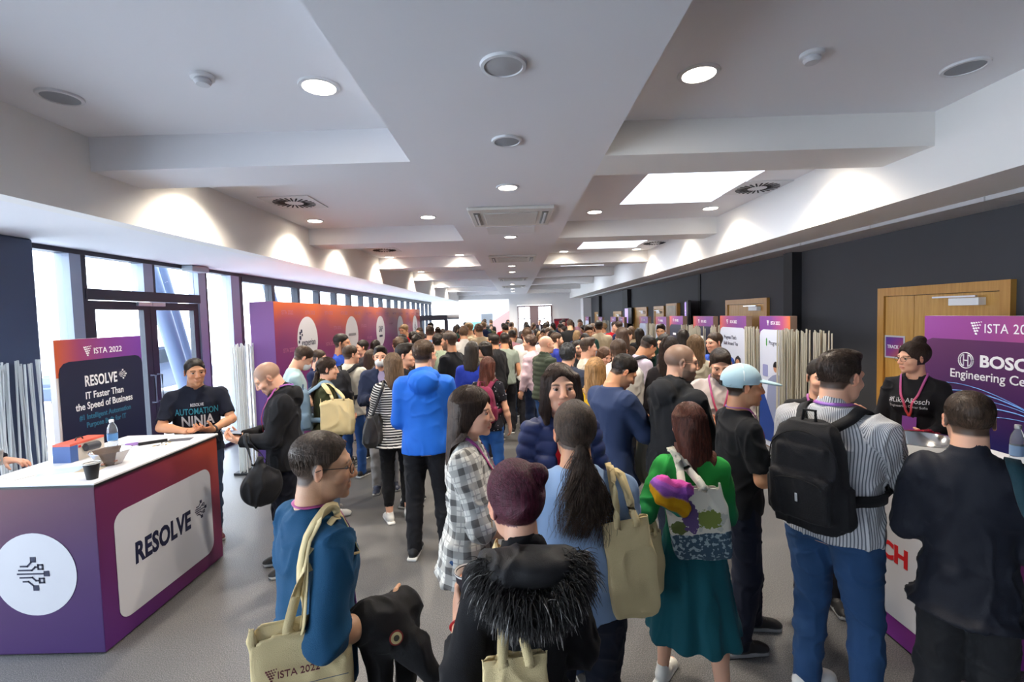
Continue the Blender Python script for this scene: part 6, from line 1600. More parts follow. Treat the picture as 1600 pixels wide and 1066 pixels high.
def scarf_blob(ctx, name, prims, m, label, cat, seed=0, res=.008, amp=.012, sc=.07, center=None, col=None):
    lo = np.min([p.lo for p, k in prims], 0) - .06; hi = np.max([p.hi for p, k in prims], 0) + .06
    f = Fld(axis(lo[0], hi[0], res), axis(lo[1], hi[1], res), axis(lo[2], hi[2], res))
    for p, k in prims: f.add(p, k)
    V, Q = f.mesh(); V = smooth_mesh(V, Q, 1, .4); V = folds(V, normals(V, Q), amp, sc, seed)
    c = V.mean(0); Mb = trM(c); t = carried(ctx, name, Mb, label, cat); o = np_mesh('cloth', inM(Mb, V).astype(np.float32), Q, m, t, col=col(V) if col else None); return t, f, Mb
# ------------------------------------------------------------------ the people nearest the camera
H_ = srgb
DKH, BRH, BLH, GRH, RDH = (.012, .008, .006), (.045, .026, .016), (.20, .12, .055), (.06, .055, .055), (.055, .018, .012)
# man in the blue sweater, front left
A = build_person(dict(label='man with glasses in a petrol blue sweater, front left, jacket over his forearm', px=(500, 672), Y=1.58, dir=-42, head=-33, nod=0, lean=4, vol=.6, lod=0, seed=11, w=.96, skin='olive',
    hair='short', hc=(.085, .060, .045), beard=.30, glasses=True, smile=True, top='sweater', tc=H_('#1d4a6b'), sleeve=1.22, armL='relaxed', armR=((.20, .18, 1.10), (.2, -1, -.6), (.2, 1, .0), (-.9, .1, 0), .6), bottom='trousers', bc=(.012, .013, .02), lanyard=H_('#b0508c'), locks=2600))
# woman with the fur hood, front centre
B = build_person(dict(label='woman with short burgundy hair in a black coat with fur-trimmed hood, front centre', px=(800, 722), Y=1.38, dir=6, head=16, nod=8, tilt=-3, lod=0, seed=12, fem=True, hs=1.08, w=.86, skin='light',
    hair='bun', bunpos=(.048, -.070, .085), hc=(.085, .014, .030), top='coat', tc=(.010, .010, .012), hem=.62, loose=.62, armL=((.215, .12, 1.22), (.3, -1, -1.2), (.12, .10, 1.0), (-1, .1, .1), .75), armR='waist', bottom='trousers', bc=(.01, .01, .012), sleeve=1.62, locks=3200))
# man with the ponytail
C = build_person(dict(label='man with a long dark ponytail seen from behind in a light blue t-shirt', px=(897, 628), Y=1.85, dir=-4, head=12, lod=0, seed=13, w=1.06, fat=1.15, skin='tan',
    hair='lowpony', hlen=.26, hc=(.075, .050, .036), beard=.5, curl=.22, top='tee', tc=H_('#8fa9cc'), hem=.90, sleeve=.82, loose=1.5, armL='waist', armR='waist', bottom='trousers', bc=(.010, .013, .024), locks=3000))
# woman in the plaid shirt
D = build_person(dict(label='woman with long dark hair in a white and grey plaid shirt, profile to the right', px=(735, 603), Y=2.25, dir=-88, head=-14, lod=0, seed=14, fem=True, w=1.02, skin='light', hair='long', hlen=.30, hc=(.050, .030, .021),
    top='shirt', tc=H_('#dcdad2'), pat='plaid', tc2=H_('#6c6a68'), hem=.80, flare=.0, sleeve=1.12, loose=1.2, armL='waist', armR=((.10, .26, 1.02), (1, -.7, -.6), (-.6, .7, .0), (-.3, -.6, .4), .6), bottom='jeans', bc=H_('#324f78'), lanyard=H_('#7a4aa0'), lips=True, smile=True, locks=2600))
# woman in the navy padded jacket
E_p = build_person(dict(label='smiling woman facing the camera in a navy padded jacket over a red top', px=(873, 568), Y=2.45, dir=184, head=0, vol=.5, nod=-8, lod=0, seed=15, fem=True, w=.96, skin='light', hair='longfront', hlen=.12, hc=(.040, .022, .016),
    top='puffer', tc=H_('#27335f'), trough=.42, open=True, under=H_('#b5151d'), armL='waist', armR='waist', bottom='jeans', bc=H_('#26344c'), lips=True, smile=True, locks=2400, hs=1.06))
# woman in the green dress
F = build_person(dict(label='woman with long auburn hair in a green and teal dress, seen from behind', px=(1075, 628), Y=2.35, dir=-10, head=18, nod=4, lod=0, seed=16, fem=True, w=1.0, skin='light', hair='long', hlen=.27, hc=(.085, .026, .016),
    top='dress', tc=H_('#1c5560'), pat='zfade', tc2=H_('#2a9440'), hem=.43, sleeve=1.1, loose=1.2, flare=.0, armL=((.25, .10, 1.13), (.4, -1, -.5), (-.1, .8, .5), (-.6, -.2, .5), .9), armR='waist', bottom='dress', shoe=H_('#d9d7d0'), sole=H_('#e6e4de'), stance=((-.15, .16, 30), (.15, -.10, 5)), locks=2600))
# man in the pale cap
G_p = build_person(dict(label='man in a pale blue cap and black t-shirt, profile to the right', px=(1160, 570), Y=2.75, dir=-92, head=-10, nod=0, lod=0, seed=17, w=1.0, skin='tan', hair='short', hc=DKH, beard=.2, top='tee', tc=H_('#1b1c20'), sleeve=.85, loose=1.4, armL='waist', armR=((.17, .26, 1.10), (.6, -1, -.6), (-.2, .9, .1), (-.3, -.4, .6), .6),
    bottom='trousers', bc=H_('#191d2b'), legw=1.15, shoe=(.012, .012, .014), sole=(.25, .25, .26), lanyard=H_('#8a5cb8'), stance=((-.12, .14, 4), (.12, -.05, -6)), locks=500))
cap_hat(G_p)
# man in the striped shirt
S_p = build_person(dict(label='man in a finely striped shirt and blue jeans, hand at his mouth, black backpack', px=(1312, 546), Y=2.3, dir=-58, head=-16, nod=4, lod=0, seed=18, w=1.10, skin='light', hair='quiff', hc=(.035, .022, .016), top='shirt', tc=H_('#c9c9cc'), pat='vstripe', tc2=H_('#6c6f76'), period=.0105, hem=.88, loose=1.3,
    armL='relaxed', armR=((.05, .22, 1.37), (.5, .1, -1.5), (-.4, .1, 1), (-.6, -1, 0), .9), bottom='jeans', bc=H_('#2c4a72'), legw=1.12, shoe=H_('#dcdad6'), sole=H_('#e6e4de'), lanyard=H_('#8a5cb8'), stance=((-.12, .0, 14), (.14, .02, -14)), locks=2600))
# man in the dark jacket at the right counter
I_p = build_person(dict(label='man in a dark navy jacket at the right counter, seen from behind', px=(1515, 610), Y=1.92, dir=-42, head=8, nod=3, lod=0, seed=19, w=.88, loose=.8, skin='light', hair='short', hc=(.055, .034, .022), beard=.3, top='jacket', tc=(.012, .014, .022), trough=.6, hem=.80, armL='waist', armR='waist', bottom='trousers', bc=H_('#26272a'), legw=1.15, locks=2600))
# woman behind the right counter
J_p = build_person(dict(label='woman with glasses and a top bun in a black sweater behind the right counter', px=(1428, 533), Y=3.66, dir=122, head=-34, nod=2, lod=0, seed=20, fem=True, w=1.05, skin='light', hair='topbun', hc=(.035, .020, .014), glasses=True, lips=True, smile=True, top='sweater', tc=(.010, .010, .013), armL='waist', armR='relaxed', bottom='trousers', lanyard=H_('#8a5cb8'), locks=1400))
chest_text(J_p, [('#LikeABosch', .052, 1.30, M_wtext, dict(sx=.9)), ('Engineering Center Sofia', .026, 1.255, M_wtext, dict(sx=.9))])
# man in the slogan t-shirt behind the left counter
N_p = build_person(dict(label='man in a black AUTOMATION NINJA t-shirt gesturing behind the left counter', px=(303, 559), Y=4.22, dir=216, head=10, nod=2, lod=0, seed=21, w=1.12, skin='tan', hair='short', hc=(.02, .014, .011), vol=.6, smile=True, top='tee', tc=H_('#171b29'), sleeve=.8, loose=1.4, armL=((.10, .30, 1.12), (1.1, -.3, -.7), (-.9, .3, .5), (-.2, -.5, .8), .4), armR=((.10, .30, 1.14), (1.1, -.3, -.7), (-.7, .5, .1), (-.2, .4, .8), .3),
    bottom='jeans', bc=H_('#2a3850'), shoe=H_('#5a1c2a'), locks=1200))
chest_text(N_p, [('RESOLVE', .036, 1.335, M_wtext, dict(sx=.7, bold=.0008)), ('AUTOMATION', .078, 1.275, mat('teal_slogan_ink', srgb('#3fa3b8'), .5), dict(sx=.62, bold=.001)), ('NINJA', .125, 1.185, M_wtext, dict(sx=.72, bold=.003))])
watch(N_p, 'armL')
# bald man in black
R_p = build_person(dict(label='man with a shaved head in a black hooded jacket looking down at his hands, left', px=(405, 565), Y=3.65, dir=116, head=6, nod=32, lod=0, seed=22, w=1.0, skin='light', hair='bald', hc=(.10, .075, .06), shaved=.72, beard=.15, top='hoodie', tc=(.010, .010, .012), armL='phone', armR='phone', bottom='trousers', bc=(.008, .009, .016), legw=1.1, lanyard=H_('#8a5cb8')))
phone(R_p, 'armR', 'phone held by the man with the shaved head')
# visitor cut off by the left edge
T_p = build_person(dict(label='person in a navy sweater at the left counter, cut off by the left edge', X=-4.02, Y=2.98, H=1.7, dir=-78, lod=1, seed=23, center=False, hair='short', hc=DKH, top='sweater', tc=(.012, .014, .024), armL='out', armR=((.08, .50, 1.20), (1, -.5, -.5), (-.1, 1, .0), (-1, 0, .1), .8), bottom='trousers'))
# next ring
K_p = build_person(dict(label='bearded man in a pale grey shirt with a lanyard looking down at his cup', px=(1126, 543), Y=3.75, dir=156, head=6, nod=24, lod=0, seed=24, skin='light', hair='quiff', hc=(.028, .018, .013), beard=.85, smile=True, top='shirt', tc=H_('#b3a9a8'), sleeve=1.3, armL='cup', armR='talk', bottom='trousers', bc=H_('#2c3242'), lanyard=H_('#8a5cb8'), locks=1400))
L_p = build_person(dict(label='bearded man with glasses and cropped hair in a black hooded jacket with a navy hood', px=(1064, 538), Y=3.2, dir=-66, head=-34, nod=4, lod=0, seed=25, w=1.08, skin='light', hair='bald', shaved=.93, hc=(.075, .052, .040), beard=.9, glasses=True, smile=True, top='hoodie', tc=(.014, .015, .018), armL='phone', armR='phone', bottom='trousers', bc=H_('#1e2430')))
M_p = build_person(dict(label='man with neat black hair in a blue blazer bent over his phone', px=(985, 550), Y=3.5, dir=-62, head=-26, nod=34, lod=0, seed=26, skin='tan', hair='short', hc=DKH, top='blazer', tc=H_('#2b3858'), trough=.8, armL='phone', armR=((.13, .34, 1.04), (.9, -.4, -.8), (-.2, 1, .1), (-.2, -.3, 1), .8), bottom='trousers', bc=H_('#1c222e'), locks=1400))
phone(M_p, 'armR', 'phone held by the man in the blue blazer')
Y_p = build_person(dict(label='woman with long golden blonde hair in a mustard yellow sweater', px=(930, 558), Y=3.95, dir=-14, lod=0, seed=27, fem=True, w=1.02, hair='long', hlen=.30, hc=(.30, .165, .065), top='sweater', tc=H_('#c39a1c'), armL='waist', armR='waist', bottom='jeans', bc=H_('#20242e'), locks=2200))
O_p = build_person(dict(label='tall man in a bright blue hooded windbreaker and black trousers, seen from behind', px=(661, 530), Y=3.9, dir=8, head=-34, lod=0, seed=28, w=1.0, skin='light', hair='short', hc=(.06, .036, .022), vol=.7, glasses=True, beard=.2, top='hoodie', tc=H_('#1c5ec0'), trough=.6, loose=.95, fold=.5, hem=.86, armL='waist', armR='cup', bottom='trousers', bc=(.012, .012, .015), stance=((-.13, 0, 10), (.13, 0, -10)), shoe=(.01, .01, .012), locks=1600))
P_p = build_person(dict(label='woman with light brown hair in a black and white striped top, large black bag', px=(613, 551), Y=4.6, dir=22, head=6, lod=0, seed=29, fem=True, skin='light', hair='long', hlen=.20, hc=(.14, .09, .055), top='long', tc=H_('#26272c'), pat='hstripe', tc2=H_('#c9c8c6'), period=.024, hem=.80, armL='cup', armR='waist', bottom='cropped', bc=(.010, .010, .012), shoe=H_('#dddbd6'), sole=H_('#e8e6e0'), locks=1200))
Q_p = build_person(dict(label='man wearing a white face mask in a navy jacket facing the camera', px=(594, 540), Y=5.4, dir=198, head=-6, lod=1, seed=30, skin='light', hair='quiff', hc=DKH, top='jacket', tc=H_('#232c46'), open=True, under=H_('#8d86a8'), armL='waist', armR='cup', bottom='trousers', bc=H_('#8b8b8e'), shoe=H_('#20263a')))
face_mask(Q_p)
people = [
 dict(label='man in a mint t-shirt and white face mask looking down, beside the sponsor wall', px=(481, 538), Y=5.2, dir=-58, nod=28, hair='short', hc=BRH, top='tee', tc=H_('#a9c2c6'), sleeve=.8, armR='phone', armL='phone', bottom='jeans', bc=H_('#6a7686'), mask=1, lean=6),
 dict(label='man in a navy t-shirt right behind the man in the mint t-shirt', px=(499, 546), Y=6.2, dir=-88, nod=6, hair='short', hc=BRH, top='tee', tc=H_('#1d2647'), armL='phone', armR='phone'),
 dict(label='woman with a dark brown ponytail in an olive green jacket, profile to the right', px=(511, 558), Y=4.75, dir=-60, head=-14, nod=2, fem=True, hair='lowpony', hlen=.22, hc=(.045, .026, .018), top='jacket', tc=H_('#34361f'), hem=.92, armL='waist', armR='relaxed', bottom='jeans', bc=H_('#7487a0'), shoe=H_('#d8d5ce'), key='olive', smile=True),
 dict(label='bearded man in a royal blue t-shirt, profile to the right before the sponsor wall', px=(533, 521), Y=6.4, dir=-86, hair='short', hc=DKH, beard=.9, top='tee', tc=H_('#2748a8'), armL='phone', armR='phone', skin='tan'),
 dict(label='man in an off-white jacket and jeans with a black backpack, seen from behind', px=(547, 539), Y=5.9, dir=-14, head=-40, hair='short', hc=BRH, top='jacket', tc=H_('#cfc9ba'), armL='waist', armR='phone', bottom='jeans', bc=H_('#28487c'), shoe=(.02, .02, .024), key='whitejk'),
 dict(label='woman with long dark hair in a pale grey top before the third white logo disc', px=(579, 546), Y=6.7, dir=-20, fem=True, hair='long', hlen=.2, hc=BRH, top='tee', tc=H_('#b9bec4'), armL='waist'),
 dict(label='man with dark hair at the sponsor wall between the first and second logo discs', px=(566, 531), Y=7.5, dir=120, hair='short', hc=DKH, top='shirt', tc=H_('#3c3a40')),
 dict(label='woman with black hair and dark top right of the second logo disc', px=(587, 531), Y=8.8, dir=-30, fem=True, hair='long', hlen=.12, hc=DKH, top='long', tc=H_('#2a2028')),
 dict(label='dark-haired man in a black jacket, profile to the right, left of the blue windbreaker', px=(632, 536), Y=4.95, dir=-96, hair='quiff', hc=DKH, top='jacket', tc=(.014, .014, .018), armR='phone', armL='phone'),
 dict(label='person with brown hair before the fourth logo disc', px=(622, 527), Y=7.2, dir=30, hair='curly', hc=(.06, .035, .02), top='hoodie', tc=H_('#3b2f2a')),
 dict(label='man with black hair below the fourth logo disc', px=(628, 522), Y=9.0, dir=150, hair='short', hc=DKH, top='tee', tc=H_('#3a2a38')),
 dict(label='person with dark hair below the fifth logo disc', px=(651, 523), Y=8.2, dir=-20, hair='curly', hc=DKH, top='jacket', tc=H_('#2b2030')),
 dict(label='man with curly black hair in a sage green shirt, right of the blue windbreaker', px=(684, 521), Y=7.2, dir=14, hair='curly', hc=DKH, top='shirt', tc=H_('#8d9a86'), bottom='trousers', bc=H_('#202228')),
 dict(label='bearded man in a black t-shirt, profile to the left', px=(702, 518), Y=6.4, dir=62, head=14, hair='short', hc=(.045, .028, .018), beard=.85, top='tee', tc=(.008, .009, .012), sleeve=.7, w=1.08, armL='relaxed', armR='relaxed', skin='tan'),
 dict(label='woman with long straight dark hair in a cobalt blue sweater, seen from behind', px=(737, 533), Y=5.7, dir=-4, fem=True, hair='long', hlen=.22, hc=(.022, .016, .012), top='sweater', tc=H_('#22369a'), armL='waist', armR='waist'),
 dict(label='woman with a black bob in a white top, profile to the left', px=(757, 533), Y=6.6, dir=74, fem=True, hair='long', hlen=.04, hc=DKH, top='tee', tc=H_('#cfcfcf'), armL='phone'),
 dict(label='woman with reddish brown hair and a burgundy backpack over a dark dotted top', px=(762, 557), Y=5.1, dir=-14, fem=True, hair='long', hlen=.24, hc=(.085, .028, .018), top='tee', tc=(.012, .012, .018), pat='dots', tc2=H_('#b8b4c0'), bottom='jeans', bc=H_('#2f5fa4'), armL='waist', armR='relaxed', key='burg', shoe=(.02, .02, .03)),
 dict(label='bearded man in a black jacket turned left, behind the woman with the black bob', px=(771, 521), Y=7.4, dir=58, hair='quiff', hc=DKH, beard=.8, top='jacket', tc=(.012, .012, .014), skin='tan'),
 dict(label='man in a grey green t-shirt seen from behind, right of the black jacket', px=(788, 520), Y=7.9, dir=8, hair='short', hc=DKH, top='tee', tc=H_('#808a80'), skin='tan'),
 dict(label='tall man in a white t-shirt seen from behind in mid crowd', px=(823, 511), Y=8.0, dir=6, hair='short', hc=(.075, .045, .028), top='tee', tc=H_('#cbc8c6'), armL='relaxed', w=1.1),
 dict(label='man in a pale pink shirt and navy trousers, profile to the left', px=(828, 523), Y=7.2, dir=64, head=12, hair='curly', hc=(.06, .034, .022), top='shirt', tc=H_('#cbb2bb'), bottom='trousers', bc=H_('#1c2740'), armL='relaxed', armR='relaxed'),
 dict(label='bald man in a dark green padded jacket, profile to the right', px=(853, 525), Y=6.3, dir=-62, head=-8, hair='bald', hc=BRH, shaved=.1, top='puffer', tc=H_('#3c4438'), bottom='jeans', bc=H_('#3a5c8c'), armL='relaxed', armR='relaxed'),
 dict(label='bearded man in an indigo t-shirt, profile to the right', px=(869, 519), Y=7.7, dir=-82, hair='short', hc=BRH, beard=.8, top='tee', tc=H_('#232f80')),
 dict(label='man with thick grey black hair in a dark jacket seen from behind', px=(887, 536), Y=4.9, dir=-22, hair='curly', hc=(.035, .036, .04), top='jacket', tc=H_('#2a3040'), armL='waist'),
 dict(label='bearded man with black hair facing the camera behind the woman in the navy padded jacket', px=(901, 531), Y=6.7, dir=205, hair='short', hc=DKH, beard=.9, top='hoodie', tc=(.02, .022, .026)),
 dict(label='young man with a quiff in a cream top, profile to the right', px=(918, 527), Y=5.9, dir=-88, hair='quiff', hc=(.055, .034, .022), top='tee', tc=H_('#d2c8b8'), vol=.8),
 dict(label='person with brown hair in a pink patterned shirt behind the yellow sweater', px=(947, 541), Y=5.9, dir=-150, nod=20, fem=True, hair='long', hlen=.1, hc=(.09, .045, .025), top='shirt', tc=H_('#c98f84'), pat='floral', tc2=H_('#8c5560')),
 dict(label='man with brown hair in a white hooded jacket, seen from behind', px=(966, 529), Y=4.7, dir=-18, hair='short', hc=(.06, .036, .024), top='hoodie', tc=H_('#d6d2c8'), armR='phone', key='whitehood'),
 dict(label='man in a pale lilac shirt leaning right with a black bag strap across his back', px=(1019, 521), Y=5.6, dir=-72, nod=24, lean=14, hair='short', hc=DKH, top='tee', tc=H_('#c0b4c2'), sleeve=.8, skin='tan', armL='phone', armR='phone', key='lilac'),
 dict(label='man with short dark hair facing left beside the leaning lilac shirt', px=(1036, 521), Y=6.5, dir=110, nod=14, hair='short', hc=DKH, top='tee', tc=H_('#2c2a30')),
 dict(label='woman with very long dark brown hair in a black top, right of the lilac shirt', px=(1046, 527), Y=4.6, dir=-28, fem=True, hair='long', hlen=.34, hc=(.022, .012, .009), top='long', tc=(.012, .010, .012), vol=1.4),
 dict(label='woman with long black hair before the navy booth banner', px=(1067, 514), Y=7.3, dir=-20, fem=True, hair='long', hlen=.2, hc=DKH, top='long', tc=H_('#2a2836')),
 dict(label='woman with highlighted blonde hair in a cream knitted top', px=(1086, 523), Y=5.3, dir=-14, fem=True, hair='long', hlen=.26, hc=(.19, .115, .06), top='sweater', tc=H_('#b5ad98'), loose=1.3),
 dict(label='exhibitor in a blue polo shirt by the Progress banners, turned left', px=(1116, 519), Y=5.8, dir=108, lean=5, hair='short', hc=BRH, top='tee', tc=H_('#2c4a9c'), w=1.08, armL='phone', armR='phone'),
 dict(label='person in a red t-shirt bending right before the oak door', px=(981, 512), Y=8.2, dir=-76, lean=12, nod=8, hair='short', hc=BRH, top='tee', tc=H_('#b01626')),
 dict(label='woman with long brown hair seen from behind, left of the red t-shirt', px=(971, 511), Y=7.2, dir=20, fem=True, hair='long', hlen=.22, hc=(.05, .028, .018), top='long', tc=H_('#3b2a20')),
 dict(label='person in black half hidden behind the man in the striped shirt', px=(1283, 560), Y=3.05, dir=160, hair='short', hc=DKH, top='long', tc=(.012, .012, .014), lanyard=H_('#8a5cb8'), w=.92),
]
CT = {}
for i, p in enumerate(people):
    p['seed'] = 100 + i; p.setdefault('lod', 1 if p['Y'] < 7.0 else 2); p.setdefault('locks', 0)
    if p['Y'] < 5.4: p['locks'] = 700
    c = build_person(p)
    if p.get('mask'): face_mask(c)
    if p.get('key'): CT[p['key']] = c
# ------------------------------------------------------------------ bags, cups, jackets
def wpt(ctx, x, y, Y): return tolocal(ctx, at_depth(x, y, Y))
def sh(ctx, s, out=.0, z=1.465): return tp(ctx['U'], (s * (ctx['sw'] * .72 + out), -.012, z * ctx['S']))
# blue sweater man: conference tote on his right shoulder, jacket over the forearm
c = wpt(A, 474, 1058, 1.36); Sa = sh(A, 1)
def prA(t, d):
    Fm = Matrix(((1, 0, 0, 0), (0, 0, -1, 0), (0, 1, 0, 0), (0, 0, 0, 1)))
    def tx(body, size, x, z, m, **k):
        M = Matrix.Translation((x, -d * 1.02 - .012, z)) @ Fm; return text('printed_lettering', body, size, m, t, M, **k)
    dots_logo(t, Matrix.Translation((-.075, -d - .012, .055)) @ Fm, .030, mat('maroon_ink', srgb('#6a2430'), .6), 'printed_logo')
    tx('ISTA 2022', .030, -.005, .052, mat('maroon_ink', srgb('#6a2430'), .6), sx=.9); tx('experian', .016, -.085, -.02, M_ink); tx('SAP', .018, -.04, -.045, M_ink, bold=.0005); tx('RESOLVE', .014, .02, -.022, M_ink, sx=.7); tx('BOSCH', .018, .0, -.105, M_redink, bold=.0005); tx('Progress', .016, .06, -.085, M_ink)
    for z in (.008, -.072): plate('printed_rule', [(-.13, z), (.13, z), (.13, z + .0012), (-.13, z + .0012)], M_greyink, t, Matrix.Translation((0, -d - .010, 0)) @ Fm)
tote(A, tuple(c), 38 + 22, 'cream tote with printed sponsor logos on the front-left man in the blue sweater', [tuple(Sa + np.array((.0, -.03, .012))), tuple(Sa + np.array((.0, .03, .012)))], size=(.145, .03, .185), seed=3, prints=prA, spread=.028)
aR = [a for a in A['arms'] if a['key'] == 'armR'][0]; E1, W1 = aR['E'], aR['W']; dv = (W1 - E1); m_ = E1 + dv * .72; mm_ = E1 + dv * 1.30
dn = np.array((0, 0, -1.)); rt = tolocal(A, Vector((A['X'], A['Y'], 0)) + Vector((1, 0, 0))); rt = rt / np.linalg.norm(rt)
t, fj, Mj = scarf_blob(A, 'folded_jacket', [(cap(m_ - dv * .12, mm_, .060, .058), .03), (cap(m_ + dn * .02, m_ + dn * .22 + dv * .1, .058, .05, flat=((0, 1, 0), .8)), .04), (cap(m_ + rt * .03, m_ + rt * .13 + dn * .10, .055, .050), .05), (cap(m_ + rt * .13 + dn * .10, m_ + rt * .19 + dn * .19, .050, .032), .03), (cap(mm_ + dn * .02, mm_ + dn * .26, .05, .04), .04)],
    cloth('black_jacket_cloth', (.013, .013, .014), .75), 'black jacket with a round crest over the forearm of the blue-sweater man', 'jacket', 5, .007, .009, .08)
ep = fj.snap(np.array([m_ + rt * .10 + dn * .02 + np.array(tolocal(A, Vector((A['X'], A['Y'], 0)) + Vector((0, -1, 0)))) * .07]), .010, 10)[0]; g_ = fj.grad(ep[None])[0]
Me = np.linalg.inv(Mj) @ frame(ep, g_, (0, 0, 1))
# local frame z = outward normal, y = up
for rr_, mm2, zz in ((.022, mat('crest_red', srgb('#8c2a26'), .7), 0), (.0175, mat('crest_cream', srgb('#cdbb86'), .7), .0015), (.009, mat('crest_dark', srgb('#3a3526'), .7), .003)): MB().prism(circ(rr_, 28), 0, .0015, Matrix((Me @ trM((0, 0, zz))).tolist())).build('crest', mm2, t)
# fur hood and tote of the woman in front
Sb = B['S']; cf = cloth('black_lining', (.02, .02, .022), .5)
fh = Fld(axis(-.26, .26, .007), axis(-.32, .02, .007), axis(1.20 * Sb, 1.62 * Sb, .007))
fh.add(ell((.0, -.125 * Sb, 1.490 * Sb), (.128, .075, .055), None, rot=(-22, 0, 0)), 0); fh.add(cap((-.10, -.080, 1.500 * Sb), (.10, -.085, 1.500 * Sb), .040, .040), .03)
V, Q = fh.mesh(); V = smooth_mesh(V, Q, 1); np_mesh('hood', folds(V, normals(V, Q), .008, .09, 4), Q, cf, B['body'])
rs = np.random.RandomState(3); n = 9000; ang = rs.uniform(PI * .96, PI * 2.04, n)
P0 = np.stack([.108 * np.cos(ang) + .012, -.105 - .085 * np.abs(np.sin(ang)), 1.500 * Sb + .055 * np.sin(ang)], -1) + rs.normal(0, .013, (n, 3))
Dd = np.stack([np.cos(ang) * .9, -.75 * np.abs(np.sin(ang)) - .1, np.sin(ang) * .35 + .05], -1) + rs.normal(0, .38, (n, 3))
V, Q = strands(P0, Dd, None, 8, .0088, .0017, 3, 0, .22, .25, 5, stick=0)
np_mesh('fur_trim', V, Q, hair_mat((.022, .020, .020)), B['body'])
n2 = 300; i2 = rs.choice(n, n2, replace=False); V, Q = strands(P0[i2], Dd[i2], None, 9, .0108, .0018, 3, 0, .24, .2, 6, stick=0); np_mesh('pale_fur_tips', V, Q, hair_mat((.30, .29, .28)), B['body'])
ft0 = [a for a in B['arms'] if a['key'] == 'armL'][0]
Mh, a_ = in_hand(B, 'armL'); cupc = tp(Mh, (.0, .045, .075)); Mc = np.eye(4); Mc[:3, 3] = cupc - np.array((0, 0, .055)); w_ = pmat(B) @ Vector(Mc[:3, 3])
paper_cup(tuple(w_), .11, .042, .028, '#241c24', 'dark paper cup with a white rim held by the woman with the fur hood')
MB().lathe([(.031, -.002), (.033, 0), (.031, .002)], 20, Matrix(frame(a_['W'] - (a_['W'] - a_['E']) * .22, a_['W'] - a_['E'], (0, 1, 0)).tolist())).build('red_bracelet', mat('red_cord', srgb('#b01820'), .6), B['body'])
mb = MB(); ec = tp(B['HM'], (-.083, .0, -.042)); mb.tube([ec + np.array((0, .009 * math.cos(a), .009 * math.sin(a))) for a in np.linspace(0, 2 * PI, 18)[:-1]], .0014, 6, closed=True); mb.build('hoop_earring', mat('dark_gold', (.35, .25, .12), .3, 1), B['body'])
cB = wpt(B, 806, 1082, 1.12); SB = sh(B, -1, -.02)
tote(B, tuple(cB), 4, 'plain cream tote on the left shoulder of the woman with the fur hood', [tuple(SB + np.array((0, -.06, .0))), tuple(SB + np.array((-.01, .02, .018)))], size=(.085, .03, .10), seed=6, spread=.03, res=.006, strapw=.024)
# ponytail man's tote
cC = wpt(C, 985, 885, 1.72); SC_ = sh(C, 1, .0)
tote(C, tuple(cC), 10, 'plain cream tote hanging from the right shoulder of the ponytail man', [tuple(SC_ + np.array((.01, -.05, .01))), tuple(SC_ + np.array((.015, .03, .015)))], size=(.095, .045, .19), seed=7, spread=.035, roll=-6, strapw=.024)
# green dress woman: painted tote, knitted scarf, second tote, phone
def painted():
    m, nt, b = nodes_of('painted_landscape_canvas'); L = nt.links; tc = N(nt, 'ShaderNodeTexCoord'); sp_ = N(nt, 'ShaderNodeSeparateXYZ'); L.new(tc.outputs['Object'], sp_.inputs[0])
    n1 = N(nt, 'ShaderNodeTexNoise', i_Scale=14.0, i_Detail=4.0); L.new(tc.outputs['Object'], n1.inputs['Vector'])
    n2 = N(nt, 'ShaderNodeTexNoise', i_Scale=60.0, i_Detail=4.0); L.new(tc.outputs['Object'], n2.inputs['Vector'])
    def mx(f, a, b_):
        q = N(nt, 'ShaderNodeMix', data_type='RGBA'); L.new(f, q.inputs[0])
        for i, v in ((6, a), (7, b_)):
            if isinstance(v, tuple): q.inputs[i].default_value = c4(v)
            else: L.new(v, q.inputs[i])
        return q.outputs[2]
    def math_(op, a, b_=None, c_=None):
        q = N(nt, 'ShaderNodeMath', operation=op)
        for i, v in enumerate((a, b_, c_)):
            if v is None: continue
            if isinstance(v, (int, float)): q.inputs[i].default_value = v
            else: L.new(v, q.inputs[i])
        return q.outputs[0]
    def blob(x, z, r, rz):
        dx = math_('DIVIDE', math_('SUBTRACT', sp_.outputs['X'], x), r); dz = math_('DIVIDE', math_('SUBTRACT', sp_.outputs['Z'], z), rz)
        d = math_('ADD', math_('MULTIPLY', dx, dx), math_('MULTIPLY', dz, dz)); d = math_('ADD', d, math_('MULTIPLY_ADD', n2.outputs['Fac'], 2.4, -1.2)); return math_('LESS_THAN', d, 1.0)
    base = mx(math_('GREATER_THAN', n1.outputs['Fac'], .56), srgb('#c9c6b8'), srgb('#aeb0a6'))
    base = mx(math_('LESS_THAN', math_('ADD', sp_.outputs['Z'], math_('MULTIPLY_ADD', n1.outputs['Fac'], .06, -.03)), -.045), base, mx(math_('GREATER_THAN', n2.outputs['Fac'], .55), srgb('#31495a'), srgb('#8ea0a6')))
    base = mx(blob(.05, .02, .055, .04), base, srgb('#6c7a34')); base = mx(blob(-.085, -.01, .04, .03), base, srgb('#55602c')); base = mx(blob(-.03, .04, .035, .075), base, srgb('#54406e'))
    L.new(base, b.inputs['Base Color']); b.inputs['Roughness'].default_value = .85; return m
m_pt = painted(); cF = wpt(F, 1090, 815, 2.13); SF = sh(F, -1, .0)
tote(F, tuple(cF), -4, 'tote painted with trees and a lake on the woman in the green dress', [tuple(SF + np.array((.02, -.06, .0))), tuple(SF + np.array((.0, .03, .02)))], size=(.135, .04, .175), m=m_pt, seed=8, spread=.04, roll=-9, strapw=.035)
